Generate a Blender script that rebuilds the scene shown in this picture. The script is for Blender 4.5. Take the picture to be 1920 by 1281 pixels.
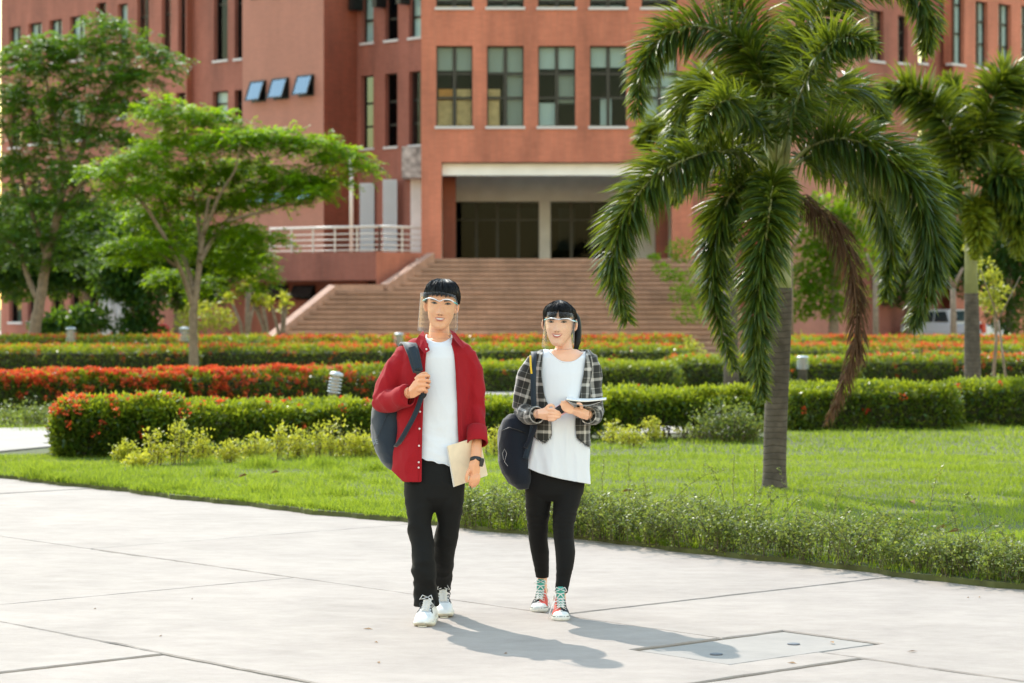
import bpy, bmesh, math, random
import numpy as np
from mathutils import Vector, Matrix, noise

sc = bpy.context.scene
for _o in list(bpy.data.objects):
    bpy.data.objects.remove(_o)
rnd = random.Random(7)
rng = np.random.default_rng(11)
R = math.radians

# ---------------------------------------------------------------- camera, sky, sun, exposure
FL, HZ, CH = 4533.0, 575.0, 1.608          # focal length and horizon in photo pixels, eye height in metres
cam_d = bpy.data.cameras.new("camera")
cam_d.lens = 85.0
cam_d.sensor_width = 36.0
cam_d.shift_y = -65.5 / 1920.0
cam_d.clip_start = 0.1
cam_d.clip_end = 3000.0
cam_d.dof.use_dof = True
cam_d.dof.focus_distance = 12.35
cam_d.dof.aperture_fstop = 4.2
cam = bpy.data.objects.new("camera", cam_d)
sc.collection.objects.link(cam)
cam.location = (0, 0, CH)
cam.rotation_euler = (R(90), 0, 0)
sc.camera = cam

SUN_EL, SUN_AZ = 44.5, math.atan2(-0.445, 0.895)
world = bpy.data.worlds.new("World")
sc.world = world
world.use_nodes = True
wn = world.node_tree
wn.nodes.clear()
sky = wn.nodes.new("ShaderNodeTexSky")
sky.sky_type = 'NISHITA'
sky.sun_disc = False
sky.sun_elevation = R(SUN_EL)
sky.sun_rotation = SUN_AZ
sky.air_density = 2.4
sky.dust_density = 0.25
sky.ozone_density = 1.0
wb = wn.nodes.new("ShaderNodeBackground")
wb.inputs[1].default_value = 0.15
wo = wn.nodes.new("ShaderNodeOutputWorld")
wt = wn.nodes.new("ShaderNodeMix"); wt.data_type = 'RGBA'; wt.blend_type = 'MULTIPLY'; wt.inputs[0].default_value = 1.0
wt.inputs[7].default_value = (1.0, 0.955, 0.915, 1.0)      # the photograph's warm white balance
wn.links.new(sky.outputs[0], wt.inputs[6]); wn.links.new(wt.outputs[2], wb.inputs[0])
wn.links.new(wb.outputs[0], wo.inputs[0])

sun_d = bpy.data.lights.new("sun", 'SUN')
sun_d.energy = 2.0
sun_d.angle = R(0.5)
sun_d.color = (1.0, 0.94, 0.84)
sun = bpy.data.objects.new("sun", sun_d)
sc.collection.objects.link(sun)
_ce = math.cos(R(SUN_EL))
sun_dir = Vector((0.445 * _ce, -0.895 * _ce, -math.sin(R(SUN_EL))))
sun.rotation_euler = sun_dir.to_track_quat('-Z', 'Y').to_euler()
sun.location = (-20, 40, 40)

sc.view_settings.view_transform = 'Standard'
sc.view_settings.look = 'None'
sc.view_settings.exposure = 1.45
sc.view_settings.gamma = 1.0
sc.view_settings.use_curve_mapping = False
sc.render.engine = 'CYCLES'
sc.cycles.max_bounces = 8
sc.cycles.transparent_max_bounces = 16
sc.cycles.use_denoising = True

# ---------------------------------------------------------------- helpers
def W(px, py, Y):
    return Vector(((px - 960.0) / FL * Y, Y, CH + (HZ - py) / FL * Y))

def G(px, py):
    Y = FL * CH / (py - HZ)
    return Vector(((px - 960.0) / FL * Y, Y, 0.0))

WO = {}

def tag(o, label=None, cat=None, group=None, kind=None):
    if label: o['label'] = label
    if cat: o['category'] = cat
    if group: o['group'] = group
    if kind: o['kind'] = kind
    return o

def thing(name, label, cat, loc, group=None):
    o = bpy.data.objects.new(name, None)
    o.empty_display_size = 0.2
    sc.collection.objects.link(o)
    o.location = loc
    WO[o.name] = Vector(loc)
    return tag(o, label, cat, group)

def mesh_np(name, V, faces, smooth=False, attrs=None, uv=None):
    """V (n,3); faces: list of int arrays (m,k)"""
    V = np.asarray(V, dtype=np.float32).reshape(-1, 3)
    me = bpy.data.meshes.new(name)
    me.vertices.add(len(V))
    me.vertices.foreach_set('co', V.ravel())
    loops, starts, tot = [], [], 0
    for f in faces:
        f = np.asarray(f, dtype=np.int32)
        if f.size == 0: continue
        m, k = f.shape
        loops.append(f.ravel())
        starts.append(tot + np.arange(m, dtype=np.int32) * k)
        tot += m * k
    loops = np.concatenate(loops); starts = np.concatenate(starts)
    me.loops.add(len(loops))
    me.loops.foreach_set('vertex_index', loops)
    me.polygons.add(len(starts))
    me.polygons.foreach_set('loop_start', starts)
    me.update(calc_edges=True)
    if smooth:
        me.polygons.foreach_set('use_smooth', np.ones(len(starts), dtype=bool))
    if attrs:
        for k, a in attrs.items():
            a = np.asarray(a, dtype=np.float32)
            if a.ndim == 1:
                at = me.attributes.new(k, 'FLOAT', 'POINT'); at.data.foreach_set('value', a)
            else:
                at = me.attributes.new(k, 'FLOAT_VECTOR', 'POINT'); at.data.foreach_set('vector', a.ravel())
    if uv is not None:
        ul = me.uv_layers.new(name='UVMap')
        ul.data.foreach_set('uv', np.asarray(uv, dtype=np.float32)[loops].ravel())
    return me

def link(name, me, mat, parent=None, origin=None):
    """mesh is in world coordinates; it is moved to be relative to the parent's (or its own) origin"""
    if parent is not None: org = WO[parent.name]
    elif origin is not None: org = Vector(origin)
    else: org = Vector((0, 0, 0))
    if org.length > 0: me.transform(Matrix.Translation(-org))
    if mat is not None:
        if isinstance(mat, (list, tuple)):
            for m in mat: me.materials.append(m)
        else: me.materials.append(mat)
    o = bpy.data.objects.new(name, me)
    sc.collection.objects.link(o)
    if parent is not None: o.parent = parent
    else: o.location = org
    WO[o.name] = org
    return o

class MB:
    def __init__(s): s.v = []; s.f = []; s.uv = []
    def add(s, vs, fs, uvs=None):
        b = len(s.v); s.v += [tuple(v) for v in vs]
        s.f += [tuple(i + b for i in f) for f in fs]
        s.uv += (uvs if uvs else [(v[0] + v[1], v[2]) for v in vs])
    def fbox(s, o, ex, ey, ez, a, b, c):
        """box in a frame: o + ex*a[0..1] + ey*b[0..1] + ez*c[0..1]"""
        vs = [o + ex * x + ey * y + ez * z for z in c for y in b for x in a]
        s.add(vs, [(0, 2, 3, 1), (4, 5, 7, 6), (0, 1, 5, 4), (2, 6, 7, 3), (0, 4, 6, 2), (1, 3, 7, 5)])
    def box(s, x0, x1, y0, y1, z0, z1):
        s.fbox(Vector((0, 0, 0)), Vector((1, 0, 0)), Vector((0, 1, 0)), Vector((0, 0, 1)), (x0, x1), (y0, y1), (z0, z1))
    def tube(s, pts, rad, n=8, cap=True, flat=None):
        """pts list of Vectors, rad list or number; flat=(axisvector, factor) squeezes the section"""
        m = len(pts); pts = [Vector(p) for p in pts]
        if not isinstance(rad, (list, tuple)): rad = [rad] * m
        rings = []; up = Vector((0.13, 0.21, 1)).normalized(); prev = None
        for i in range(m):
            t = (pts[min(i + 1, m - 1)] - pts[max(i - 1, 0)])
            t = t.normalized() if t.length > 1e-9 else Vector((0, 0, 1))
            if prev is None:
                a = t.cross(up)
                if a.length < 0.1: a = t.cross(Vector((1, 0, 0)))
            else: a = prev - t * prev.dot(t)
            a.normalize(); prev = a; b = t.cross(a)
            ring = []
            for k in range(n):
                th = 2 * math.pi * k / n
                d = a * (math.cos(th) * rad[i]) + b * (math.sin(th) * rad[i])
                if flat: d = d - flat[0] * (d.dot(flat[0]) * (1 - flat[1]))
                ring.append(pts[i] + d)
            rings.append(ring)
        vs = [v for r in rings for v in r]; fs = []
        for i in range(m - 1):
            for k in range(n):
                fs.append((i * n + k, i * n + (k + 1) % n, (i + 1) * n + (k + 1) % n, (i + 1) * n + k))
        if cap:
            fs.append(tuple(range(n - 1, -1, -1))); fs.append(tuple((m - 1) * n + k for k in range(n)))
        s.add(vs, fs)
    def lathe(s, c, prof, n=20, axis=None):
        """prof = [(r,z)...] around vertical through c (or axis matrix)"""
        M = axis or Matrix.Identity(3); c = Vector(c)
        vs = []; fs = []; m = len(prof)
        for r, z in prof:
            for k in range(n):
                th = 2 * math.pi * k / n
                vs.append(c + M @ Vector((r * math.cos(th), r * math.sin(th), z)))
        for i in range(m - 1):
            for k in range(n):
                fs.append((i * n + k, i * n + (k + 1) % n, (i + 1) * n + (k + 1) % n, (i + 1) * n + k))
        fs.append(tuple(range(n - 1, -1, -1))); fs.append(tuple((m - 1) * n + k for k in range(n)))
        s.add(vs, fs)
    def ball(s, c, r, n=12, m=8, M=None):
        """ellipsoid; r = 3 radii; M rotation 3x3"""
        c = Vector(c); M = M or Matrix.Identity(3)
        vs = [c + M @ Vector((0, 0, -r[2]))]; fs = []
        for i in range(1, m):
            ph = -math.pi / 2 + math.pi * i / m
            for k in range(n):
                th = 2 * math.pi * k / n
                vs.append(c + M @ Vector((r[0] * math.cos(ph) * math.cos(th), r[1] * math.cos(ph) * math.sin(th), r[2] * math.sin(ph))))
        vs.append(c + M @ Vector((0, 0, r[2]))); last = len(vs) - 1
        for k in range(n):
            fs.append((0, 1 + (k + 1) % n, 1 + k))
            fs.append((last, 1 + (m - 2) * n + k, 1 + (m - 2) * n + (k + 1) % n))
        for i in range(m - 2):
            for k in range(n):
                a = 1 + i * n
                fs.append((a + k, a + (k + 1) % n, a + n + (k + 1) % n, a + n + k))
        s.add(vs, fs)
    def rings(s, rings, cap=True):
        """rings: list of equal length closed vertex loops"""
        n = len(rings[0]); m = len(rings)
        vs = [v for r in rings for v in r]; fs = []
        for i in range(m - 1):
            for k in range(n):
                fs.append((i * n + k, i * n + (k + 1) % n, (i + 1) * n + (k + 1) % n, (i + 1) * n + k))
        if cap:
            fs.append(tuple(range(n - 1, -1, -1))); fs.append(tuple((m - 1) * n + k for k in range(n)))
        s.add(vs, fs)
    def mesh(s, name, smooth=False):
        me = bpy.data.meshes.new(name)
        me.from_pydata(s.v, [], s.f)
        if smooth: me.polygons.foreach_set('use_smooth', [True] * len(me.polygons))
        ul = me.uv_layers.new(name='UVMap')
        li = np.empty(len(me.loops), dtype=np.int32); me.loops.foreach_get('vertex_index', li)
        ul.data.foreach_set('uv', np.asarray(s.uv, dtype=np.float32)[li].ravel())
        return me
    def build(s, name, mat, parent=None, origin=None, smooth=False, bevel=0):
        me = s.mesh(name, smooth)
        o = link(name, me, mat, parent, origin)
        if bevel:
            b = o.modifiers.new('bevel', 'BEVEL'); b.width = bevel; b.segments = 2; b.limit_method = 'ANGLE'
        return o

def spline(pts, n):
    """Catmull-Rom resample through points (rows = any dimension)"""
    P = np.array([list(p) for p in pts], dtype=float)
    P = np.vstack([2 * P[0] - P[1], P, 2 * P[-1] - P[-2]])
    m = len(P) - 3; out = []
    for t in np.linspace(0, m, n):
        i = min(int(t), m - 1); u = t - i
        p0, p1, p2, p3 = P[i], P[i + 1], P[i + 2], P[i + 3]
        out.append(0.5 * ((2 * p1) + (-p0 + p2) * u + (2 * p0 - 5 * p1 + 4 * p2 - p3) * u * u + (-p0 + 3 * p1 - 3 * p2 + p3) * u ** 3))
    return np.array(out)

def unit(a):
    return a / np.maximum(np.linalg.norm(a, axis=-1, keepdims=True), 1e-9)

# ---------------------------------------------------------------- materials
def nmat(name):
    m = bpy.data.materials.new(name); m.use_nodes = True
    nt = m.node_tree; b = nt.nodes['Principled BSDF']
    return m, nt, b

def N(nt, t, **kw):
    n = nt.nodes.new(t)
    for k, v in kw.items(): setattr(n, k, v)
    return n

def rgb(c): return (c[0], c[1], c[2], 1.0)

def plain(name, col, rough=0.6, metal=0.0, spec=0.5, var=0.0, scale=8.0, bump=0.0, bscale=60.0, sheen=0.0):
    m, nt, b = nmat(name)
    b.inputs['Roughness'].default_value = rough
    b.inputs['Metallic'].default_value = metal
    b.inputs['Specular IOR Level'].default_value = spec
    if sheen: b.inputs['Sheen Weight'].default_value = sheen
    if var > 0:
        tc = N(nt, 'ShaderNodeTexCoord'); nz = N(nt, 'ShaderNodeTexNoise')
        nz.inputs['Scale'].default_value = scale; nz.inputs['Detail'].default_value = 6
        nt.links.new(tc.outputs['Object'], nz.inputs['Vector'])
        mx = N(nt, 'ShaderNodeMix', data_type='RGBA')
        lo = [max(0, c * (1 - var)) for c in col]; hi = [min(1, c * (1 + var)) for c in col]
        rp = N(nt, 'ShaderNodeMapRange'); rp.inputs[1].default_value = 0.3; rp.inputs[2].default_value = 0.7
        nt.links.new(nz.outputs[0], rp.inputs[0]); nt.links.new(rp.outputs[0], mx.inputs[0])
        mx.inputs[6].default_value = rgb(lo); mx.inputs[7].default_value = rgb(hi)
        nt.links.new(mx.outputs[2], b.inputs['Base Color'])
    else: b.inputs['Base Color'].default_value = rgb(col)
    if bump > 0:
        tc = N(nt, 'ShaderNodeTexCoord'); nz = N(nt, 'ShaderNodeTexNoise')
        nz.inputs['Scale'].default_value = bscale; nz.inputs['Detail'].default_value = 5
        nt.links.new(tc.outputs['Object'], nz.inputs['Vector'])
        bp = N(nt, 'ShaderNodeBump'); bp.inputs['Strength'].default_value = bump; bp.inputs['Distance'].default_value = 0.01
        nt.links.new(nz.outputs[0], bp.inputs['Height']); nt.links.new(bp.outputs[0], b.inputs['Normal'])
    return m

def leafmat(name, dark, mid, light, trans, tw=0.4, rough=0.35, spec=0.5):
    """leaf colours chosen per leaf by the 'var' attribute; thin leaves pass light"""
    m, nt, b = nmat(name)
    at = N(nt, 'ShaderNodeAttribute'); at.attribute_name = 'var'
    cr = N(nt, 'ShaderNodeValToRGB')
    cr.color_ramp.elements[0].color = rgb(dark); cr.color_ramp.elements[0].position = 0.1
    cr.color_ramp.elements[1].color = rgb(light); cr.color_ramp.elements[1].position = 0.95
    e = cr.color_ramp.elements.new(0.5); e.color = rgb(mid)
    nt.links.new(at.outputs['Fac'], cr.inputs[0]); nt.links.new(cr.outputs[0], b.inputs['Base Color'])
    b.inputs['Roughness'].default_value = rough; b.inputs['Specular IOR Level'].default_value = spec
    tl = N(nt, 'ShaderNodeBsdfTranslucent')
    mx = N(nt, 'ShaderNodeMix', data_type='RGBA'); mx.blend_type = 'MIX'; mx.inputs[0].default_value = 0.6
    nt.links.new(cr.outputs[0], mx.inputs[6]); mx.inputs[7].default_value = rgb(trans)
    nt.links.new(mx.outputs[2], tl.inputs[0])
    ms = N(nt, 'ShaderNodeMixShader'); ms.inputs[0].default_value = tw
    nt.links.new(b.outputs[0], ms.inputs[1]); nt.links.new(tl.outputs[0], ms.inputs[2])
    nt.links.new(ms.outputs[0], nt.nodes['Material Output'].inputs[0])
    return m

def brickmat(name, c1, c2, mortar, bw=0.22, bh=0.072, stain=0.42, ms=0.006, rough=0.75):
    m, nt, b = nmat(name)
    uv = N(nt, 'ShaderNodeUVMap')
    br = N(nt, 'ShaderNodeTexBrick'); br.offset = 0.0
    br.inputs['Scale'].default_value = 1.0; br.inputs['Brick Width'].default_value = bw
    br.inputs['Row Height'].default_value = bh; br.inputs['Mortar Size'].default_value = ms
    br.inputs['Mortar Smooth'].default_value = 0.2; br.inputs['Bias'].default_value = 0.0
    br.inputs['Color1'].default_value = rgb(c1); br.inputs['Color2'].default_value = rgb(c2); br.inputs['Mortar'].default_value = rgb(mortar)
    nt.links.new(uv.outputs[0], br.inputs['Vector'])
    tc = N(nt, 'ShaderNodeTexCoord'); mp = N(nt, 'ShaderNodeMapping'); mp.inputs['Scale'].default_value = (1, 1, 0.25)
    nz = N(nt, 'ShaderNodeTexNoise'); nz.inputs['Scale'].default_value = 0.9; nz.inputs['Detail'].default_value = 8; nz.inputs['Roughness'].default_value = 0.65
    nt.links.new(tc.outputs['Object'], mp.inputs[0]); nt.links.new(mp.outputs[0], nz.inputs['Vector'])
    rp = N(nt, 'ShaderNodeMapRange'); rp.inputs[1].default_value = 0.3; rp.inputs[2].default_value = 0.75
    rp.inputs[3].default_value = 1.0 - stain; rp.inputs[4].default_value = 1.0 + stain * 0.5
    nt.links.new(nz.outputs[0], rp.inputs[0])
    mx = N(nt, 'ShaderNodeMix', data_type='RGBA'); mx.blend_type = 'MULTIPLY'; mx.inputs[0].default_value = 1.0
    nt.links.new(br.outputs['Color'], mx.inputs[6]); nt.links.new(rp.outputs[0], mx.inputs[7])
    nt.links.new(mx.outputs[2], b.inputs['Base Color'])
    b.inputs['Roughness'].default_value = rough
    bp = N(nt, 'ShaderNodeBump'); bp.inputs['Strength'].default_value = 0.5; bp.inputs['Distance'].default_value = 0.004; bp.invert = True
    nt.links.new(br.outputs['Fac'], bp.inputs['Height']); nt.links.new(bp.outputs[0], b.inputs['Normal'])
    return m

def glassmat(name, tint, gloss=0.5, rough=0.03, clear=0.4):
    """window pane: part mirror, part see-through, tinted"""
    m, nt, b = nmat(name)
    nt.nodes.remove(b)
    fr = N(nt, 'ShaderNodeLayerWeight'); fr.inputs[0].default_value = 0.5
    pw = N(nt, 'ShaderNodeMath', operation='POWER'); pw.inputs[1].default_value = 4.0
    nt.links.new(fr.outputs['Facing'], pw.inputs[0])
    ad = N(nt, 'ShaderNodeMath', operation='ADD'); ad.inputs[1].default_value = gloss + 0.006; ad.use_clamp = True
    nt.links.new(pw.outputs[0], ad.inputs[0])
    tr = N(nt, 'ShaderNodeBsdfTransparent'); tr.inputs[0].default_value = rgb([c * clear for c in tint])
    gl = N(nt, 'ShaderNodeBsdfGlossy'); gl.inputs['Roughness'].default_value = rough; gl.inputs[0].default_value = (0.62, 0.78, 0.95, 1)
    ms = N(nt, 'ShaderNodeMixShader')
    nt.links.new(ad.outputs[0], ms.inputs[0]); nt.links.new(tr.outputs[0], ms.inputs[1]); nt.links.new(gl.outputs[0], ms.inputs[2])
    nt.links.new(ms.outputs[0], nt.nodes['Material Output'].inputs[0])
    return m

def concmat(name, base, dark, scale=1.0, bump=0.25, warm=None):
    """cast concrete: broad tone drift, fine pitting, trowel streaks"""
    m, nt, b = nmat(name)
    tc = N(nt, 'ShaderNodeTexCoord')
    geo = N(nt, 'ShaderNodeNewGeometry')
    n1 = N(nt, 'ShaderNodeTexNoise'); n1.inputs['Scale'].default_value = 0.9 * scale; n1.inputs['Detail'].default_value = 8; n1.inputs['Roughness'].default_value = 0.7
    mp = N(nt, 'ShaderNodeMapping'); mp.inputs['Scale'].default_value = (1.2, 2.2, 1.0); mp.inputs['Rotation'].default_value = (0, 0, R(49))
    n2 = N(nt, 'ShaderNodeTexNoise'); n2.inputs['Scale'].default_value = 3.0 * scale; n2.inputs['Detail'].default_value = 9; n2.inputs['Roughness'].default_value = 0.75
    n3 = N(nt, 'ShaderNodeTexNoise'); n3.inputs['Scale'].default_value = 160 * scale; n3.inputs['Detail'].default_value = 3
    nt.links.new(geo.outputs['Position'], n1.inputs['Vector']); nt.links.new(geo.outputs['Position'], mp.inputs[0])
    nt.links.new(mp.outputs[0], n2.inputs['Vector']); nt.links.new(geo.outputs['Position'], n3.inputs['Vector'])
    a = N(nt, 'ShaderNodeMath', operation='MULTIPLY_ADD'); a.inputs[1].default_value = 0.5
    nt.links.new(n1.outputs[0], a.inputs[0])
    a2 = N(nt, 'ShaderNodeMath', operation='MULTIPLY'); a2.inputs[1].default_value = 0.5
    nt.links.new(n2.outputs[0], a2.inputs[0]); nt.links.new(a2.outputs[0], a.inputs[2])
    rp = N(nt, 'ShaderNodeMapRange'); rp.inputs[1].default_value = 0.36; rp.inputs[2].default_value = 0.58
    nt.links.new(a.outputs[0], rp.inputs[0])
    mx = N(nt, 'ShaderNodeMix', data_type='RGBA'); mx.inputs[6].default_value = rgb(dark); mx.inputs[7].default_value = rgb(base)
    nt.links.new(rp.outputs[0], mx.inputs[0])
    # pits
    vr = N(nt, 'ShaderNodeTexVoronoi'); vr.inputs['Scale'].default_value = 22 * scale
    nt.links.new(geo.outputs['Position'], vr.inputs['Vector'])
    r2 = N(nt, 'ShaderNodeMapRange'); r2.inputs[1].default_value = 0.03; r2.inputs[2].default_value = 0.09; r2.inputs[3].default_value = 0.62
    nt.links.new(vr.outputs['Distance'], r2.inputs[0])
    n4 = N(nt, 'ShaderNodeTexNoise'); n4.inputs['Scale'].default_value = 5 * scale; n4.inputs['Detail'].default_value = 4
    nt.links.new(geo.outputs['Position'], n4.inputs['Vector'])
    r4 = N(nt, 'ShaderNodeMapRange'); r4.inputs[1].default_value = 0.5; r4.inputs[2].default_value = 0.6
    nt.links.new(n4.outputs[0], r4.inputs[0])
    mm = N(nt, 'ShaderNodeMath', operation='MULTIPLY'); 
    inv = N(nt, 'ShaderNodeMath', operation='SUBTRACT'); inv.inputs[0].default_value = 1.0
    nt.links.new(r2.outputs[0], inv.inputs[1]); nt.links.new(inv.outputs[0], mm.inputs[0]); nt.links.new(r4.outputs[0], mm.inputs[1])
    inv2 = N(nt, 'ShaderNodeMath', operation='SUBTRACT'); inv2.inputs[0].default_value = 1.0; nt.links.new(mm.outputs[0], inv2.inputs[1])
    mu = N(nt, 'ShaderNodeMix', data_type='RGBA'); mu.blend_type = 'MULTIPLY'; mu.inputs[0].default_value = 1.0
    nt.links.new(mx.outputs[2], mu.inputs[6]); nt.links.new(inv2.outputs[0], mu.inputs[7])
    nt.links.new(mu.outputs[2], b.inputs['Base Color'])
    b.inputs['Roughness'].default_value = 0.8; b.inputs['Specular IOR Level'].default_value = 0.3
    ad = N(nt, 'ShaderNodeMath', operation='ADD'); nt.links.new(n3.outputs[0], ad.inputs[0]); nt.links.new(n2.outputs[0], ad.inputs[1])
    bp = N(nt, 'ShaderNodeBump'); bp.inputs['Strength'].default_value = bump * 1.8; bp.inputs['Distance'].default_value = 0.006
    nt.links.new(ad.outputs[0], bp.inputs['Height']); nt.links.new(bp.outputs[0], b.inputs['Normal'])
    return m

M = {}
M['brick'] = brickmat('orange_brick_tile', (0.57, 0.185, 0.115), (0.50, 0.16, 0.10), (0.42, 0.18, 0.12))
M['brick_wing'] = brickmat('dim_brick_tile', (0.36, 0.115, 0.082), (0.32, 0.10, 0.07), (0.28, 0.13, 0.10))  # same brick, darkened for the walls that catch less light
M['brick_skylit'] = brickmat('skylit_brick_tile', (0.42, 0.175, 0.13), (0.38, 0.16, 0.12), (0.34, 0.17, 0.13), stain=0.15)  # same brick, lightened: grazing skylight on the end walls put into the colour
M['brick_shaded'] = brickmat('shaded_brick_tile', (0.30, 0.075, 0.04), (0.25, 0.065, 0.035), (0.22, 0.09, 0.06))  # same brick with shade painted in, for returns, pillars and undercroft
M['step'] = brickmat('step_tile', (0.44, 0.25, 0.175), (0.38, 0.22, 0.155), (0.24, 0.14, 0.10), bw=0.3, bh=0.30, stain=0.35)
M['coping'] = plain('coping_stone', (0.42, 0.235, 0.165), 0.8, var=0.2, scale=3)
M['white'] = plain('white_plaster', (0.84, 0.85, 0.88), 0.7, var=0.06, scale=2)
M['greywall'] = plain('grey_plaster', (0.74, 0.74, 0.76), 0.8, var=0.08, scale=2)
M['stained'] = plain('stained_concrete', (0.42, 0.41, 0.41), 0.85, var=0.55, scale=5)
M['sill'] = plain('sill_stone', (0.56, 0.53, 0.55), 0.7)
M['frame'] = plain('dark_window_frame', (0.006, 0.008, 0.008), 0.45)
M['railing'] = plain('painted_rail', (0.62, 0.55, 0.52), 0.4, var=0.05)
M['room'] = plain('room_shade', (0.010, 0.012, 0.012), 0.9, var=0.4, scale=1.5)  # near-black: the darkness of unlit rooms is put into the colour
M['blind'] = plain('roller_blind', (0.36, 0.38, 0.36), 0.8)
M['blind_pale'] = plain('pale_roller_blind', (0.52, 0.57, 0.58), 0.8)
M['carton'] = plain('cardboard', (0.62, 0.40, 0.20), 0.8, var=0.2, scale=6)
M['carton2'] = plain('cardboard_orange', (0.62, 0.25, 0.06), 0.8, var=0.1, scale=6)
M['glass'] = glassmat('window_glass', (0.88, 0.93, 0.92), gloss=0.0, clear=0.95)
M['glass_dark'] = glassmat('dark_window_glass', (0.5, 0.6, 0.62), gloss=0.002, clear=0.5)
M['glass_sky'] = glassmat('mirror_window_glass', (0.7, 0.8, 0.85), gloss=0.45, clear=0.3)
M['curtain'] = plain('pale_curtain', (0.62, 0.70, 0.74), 0.9)
M['concrete'] = concmat('slab_concrete', (0.36, 0.305, 0.268), (0.262, 0.22, 0.194))
M['concrete_far'] = concmat('path_concrete', (0.37, 0.325, 0.29), (0.28, 0.25, 0.225))
M['cover'] = concmat('cover_concrete', (0.315, 0.280, 0.252), (0.25, 0.225, 0.205), bump=0.1)
M['joint'] = plain('joint_dirt', (0.045, 0.030, 0.022), 0.95, var=0.5, scale=40)
M['soil'] = plain('lawn_soil', (0.075, 0.085, 0.025), 0.95, var=0.35, scale=9)
M['earth'] = plain('bare_earth', (0.16, 0.11, 0.07), 0.95, var=0.3, scale=12)
M['floor_tile'] = plain('pale_floor_tile', (0.62, 0.56, 0.50), 0.4)
M['rust'] = plain('rusty_plate', (0.09, 0.10, 0.12), 0.6)

M['leaf_hedge'] = leafmat('hedge_leaf', (0.016, 0.045, 0.010), (0.05, 0.12, 0.014), (0.26, 0.30, 0.015), (0.50, 0.56, 0.02), 0.45)
M['leaf_gold'] = leafmat('golden_leaf', (0.22, 0.26, 0.02), (0.42, 0.43, 0.03), (0.6, 0.55, 0.05), (0.7, 0.68, 0.06), 0.45, rough=0.5)
M['leaf_tree'] = leafmat('tree_leaf', (0.014, 0.055, 0.004), (0.04, 0.12, 0.005), (0.17, 0.30, 0.006), (0.52, 0.74, 0.010), 0.55, rough=0.45, spec=0.22)
M['leaf_tree_dark'] = leafmat('dark_tree_leaf', (0.012, 0.045, 0.012), (0.028, 0.09, 0.014), (0.09, 0.17, 0.012), (0.30, 0.50, 0.015), 0.45, rough=0.45, spec=0.22)
M['leaf_palm'] = leafmat('palm_leaflet', (0.012, 0.036, 0.009), (0.026, 0.062, 0.009), (0.20, 0.23, 0.015), (0.42, 0.50, 0.02), 0.30, rough=0.40, spec=0.40)
M['leaf_dead'] = leafmat('dead_leaflet', (0.05, 0.028, 0.018), (0.11, 0.06, 0.035), (0.20, 0.12, 0.07), (0.22, 0.11, 0.05), 0.25, rough=0.8, spec=0.2)
M['leaf_creeper'] = leafmat('creeper_leaf', (0.030, 0.060, 0.012), (0.10, 0.145, 0.030), (0.30, 0.33, 0.09), (0.40, 0.46, 0.06), 0.42, rough=0.45, spec=0.35)
M['blade'] = leafmat('grass_blade', (0.05, 0.12, 0.010), (0.13, 0.22, 0.012), (0.30, 0.35, 0.05), (0.50, 0.60, 0.04), 0.50, rough=0.5, spec=0.35)
M['petal'] = leafmat('ixora_petal', (0.45, 0.03, 0.012), (0.68, 0.075, 0.02), (0.80, 0.19, 0.05), (0.9, 0.16, 0.04), 0.4, rough=0.6)
M['bark'] = plain('smooth_bark', (0.19, 0.14, 0.10), 0.85, var=0.3, scale=9, bump=0.4, bscale=25)
M['twig'] = plain('twig_bark', (0.085, 0.065, 0.04), 0.9, var=0.3, scale=20)
M['core'] = plain('hedge_inner_shade', (0.03, 0.034, 0.014), 0.95, var=0.5, scale=16, bump=1.0, bscale=30)  # solid filler, the shade between the leaves is put into its colour
# ================================================================ ground and pavement
M['lattice'] = plain('white_block_screen', (0.62, 0.66, 0.72), 0.7)
M['frosted'] = glassmat('frosted_window_glass', (0.62, 0.72, 0.75), gloss=0.22, rough=0.25, clear=0.5)
E2, N2 = Vector((0.66, -0.75)).normalized(), Vector((0.75, 0.66)).normalized()
def AB(a, b):
    """pavement coordinates (along, across) to world XY; the measured axes are 0.66,-0.75 and 0.75,0.66"""
    # a = .66X-.75Y ; b = .75X+.66Y
    X = (0.66 * a + 0.75 * b) / (0.66 ** 2 + 0.75 ** 2); Y = (-0.75 * a + 0.66 * b) / (0.66 ** 2 + 0.75 ** 2)
    return X, Y

def edge_b(a):
    """where the lawn meets the pavement"""
    return 11.28 + 0.05 * math.sin(a * 0.9) + 0.035 * math.sin(a * 3.1 + 1) + 0.02 * math.sin(a * 9.7) + 0.012 * math.sin(a * 23)

# soil sheet with the lawn's wavy border
va, vb = [], []
As = np.linspace(-60, 30, 900)
for a in As:
    va.append((*AB(a, edge_b(a)), 0.035)); 
mbs = MB()
vs = [v for v in va]; n = len(vs)
vs += [(v[0], v[1], -0.1) for v in va]
far = [(AB(-60, 60)), (AB(30, 60))]
mbs.add(vs, [(i + 1, i, i + n, i + 1 + n) for i in range(n - 1)])
rows = [edge_b, lambda a: 13, lambda a: 20, lambda a: 40, lambda a: 110]
V = []; Fq = []
for r_, fb in enumerate(rows):
    for a in As: V.append((*AB(a, fb(a)), 0.035))
for r_ in range(len(rows) - 1):
    for i in range(n - 1):
        Fq.append((r_ * n + i, r_ * n + i + 1, (r_ + 1) * n + i + 1, (r_ + 1) * n + i))
mbs.add(V, Fq)
lawn = mbs.build('lawn_ground', M['soil']); tag(lawn, kind='structure')
g = MB(); g.add([(-900, -300, -0.11), (900, -300, -0.11), (900, 1800, -0.11), (-900, 1800, -0.11)], [(0, 1, 2, 3)])
tag(g.build('ground', M['soil']), kind='structure')
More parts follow.
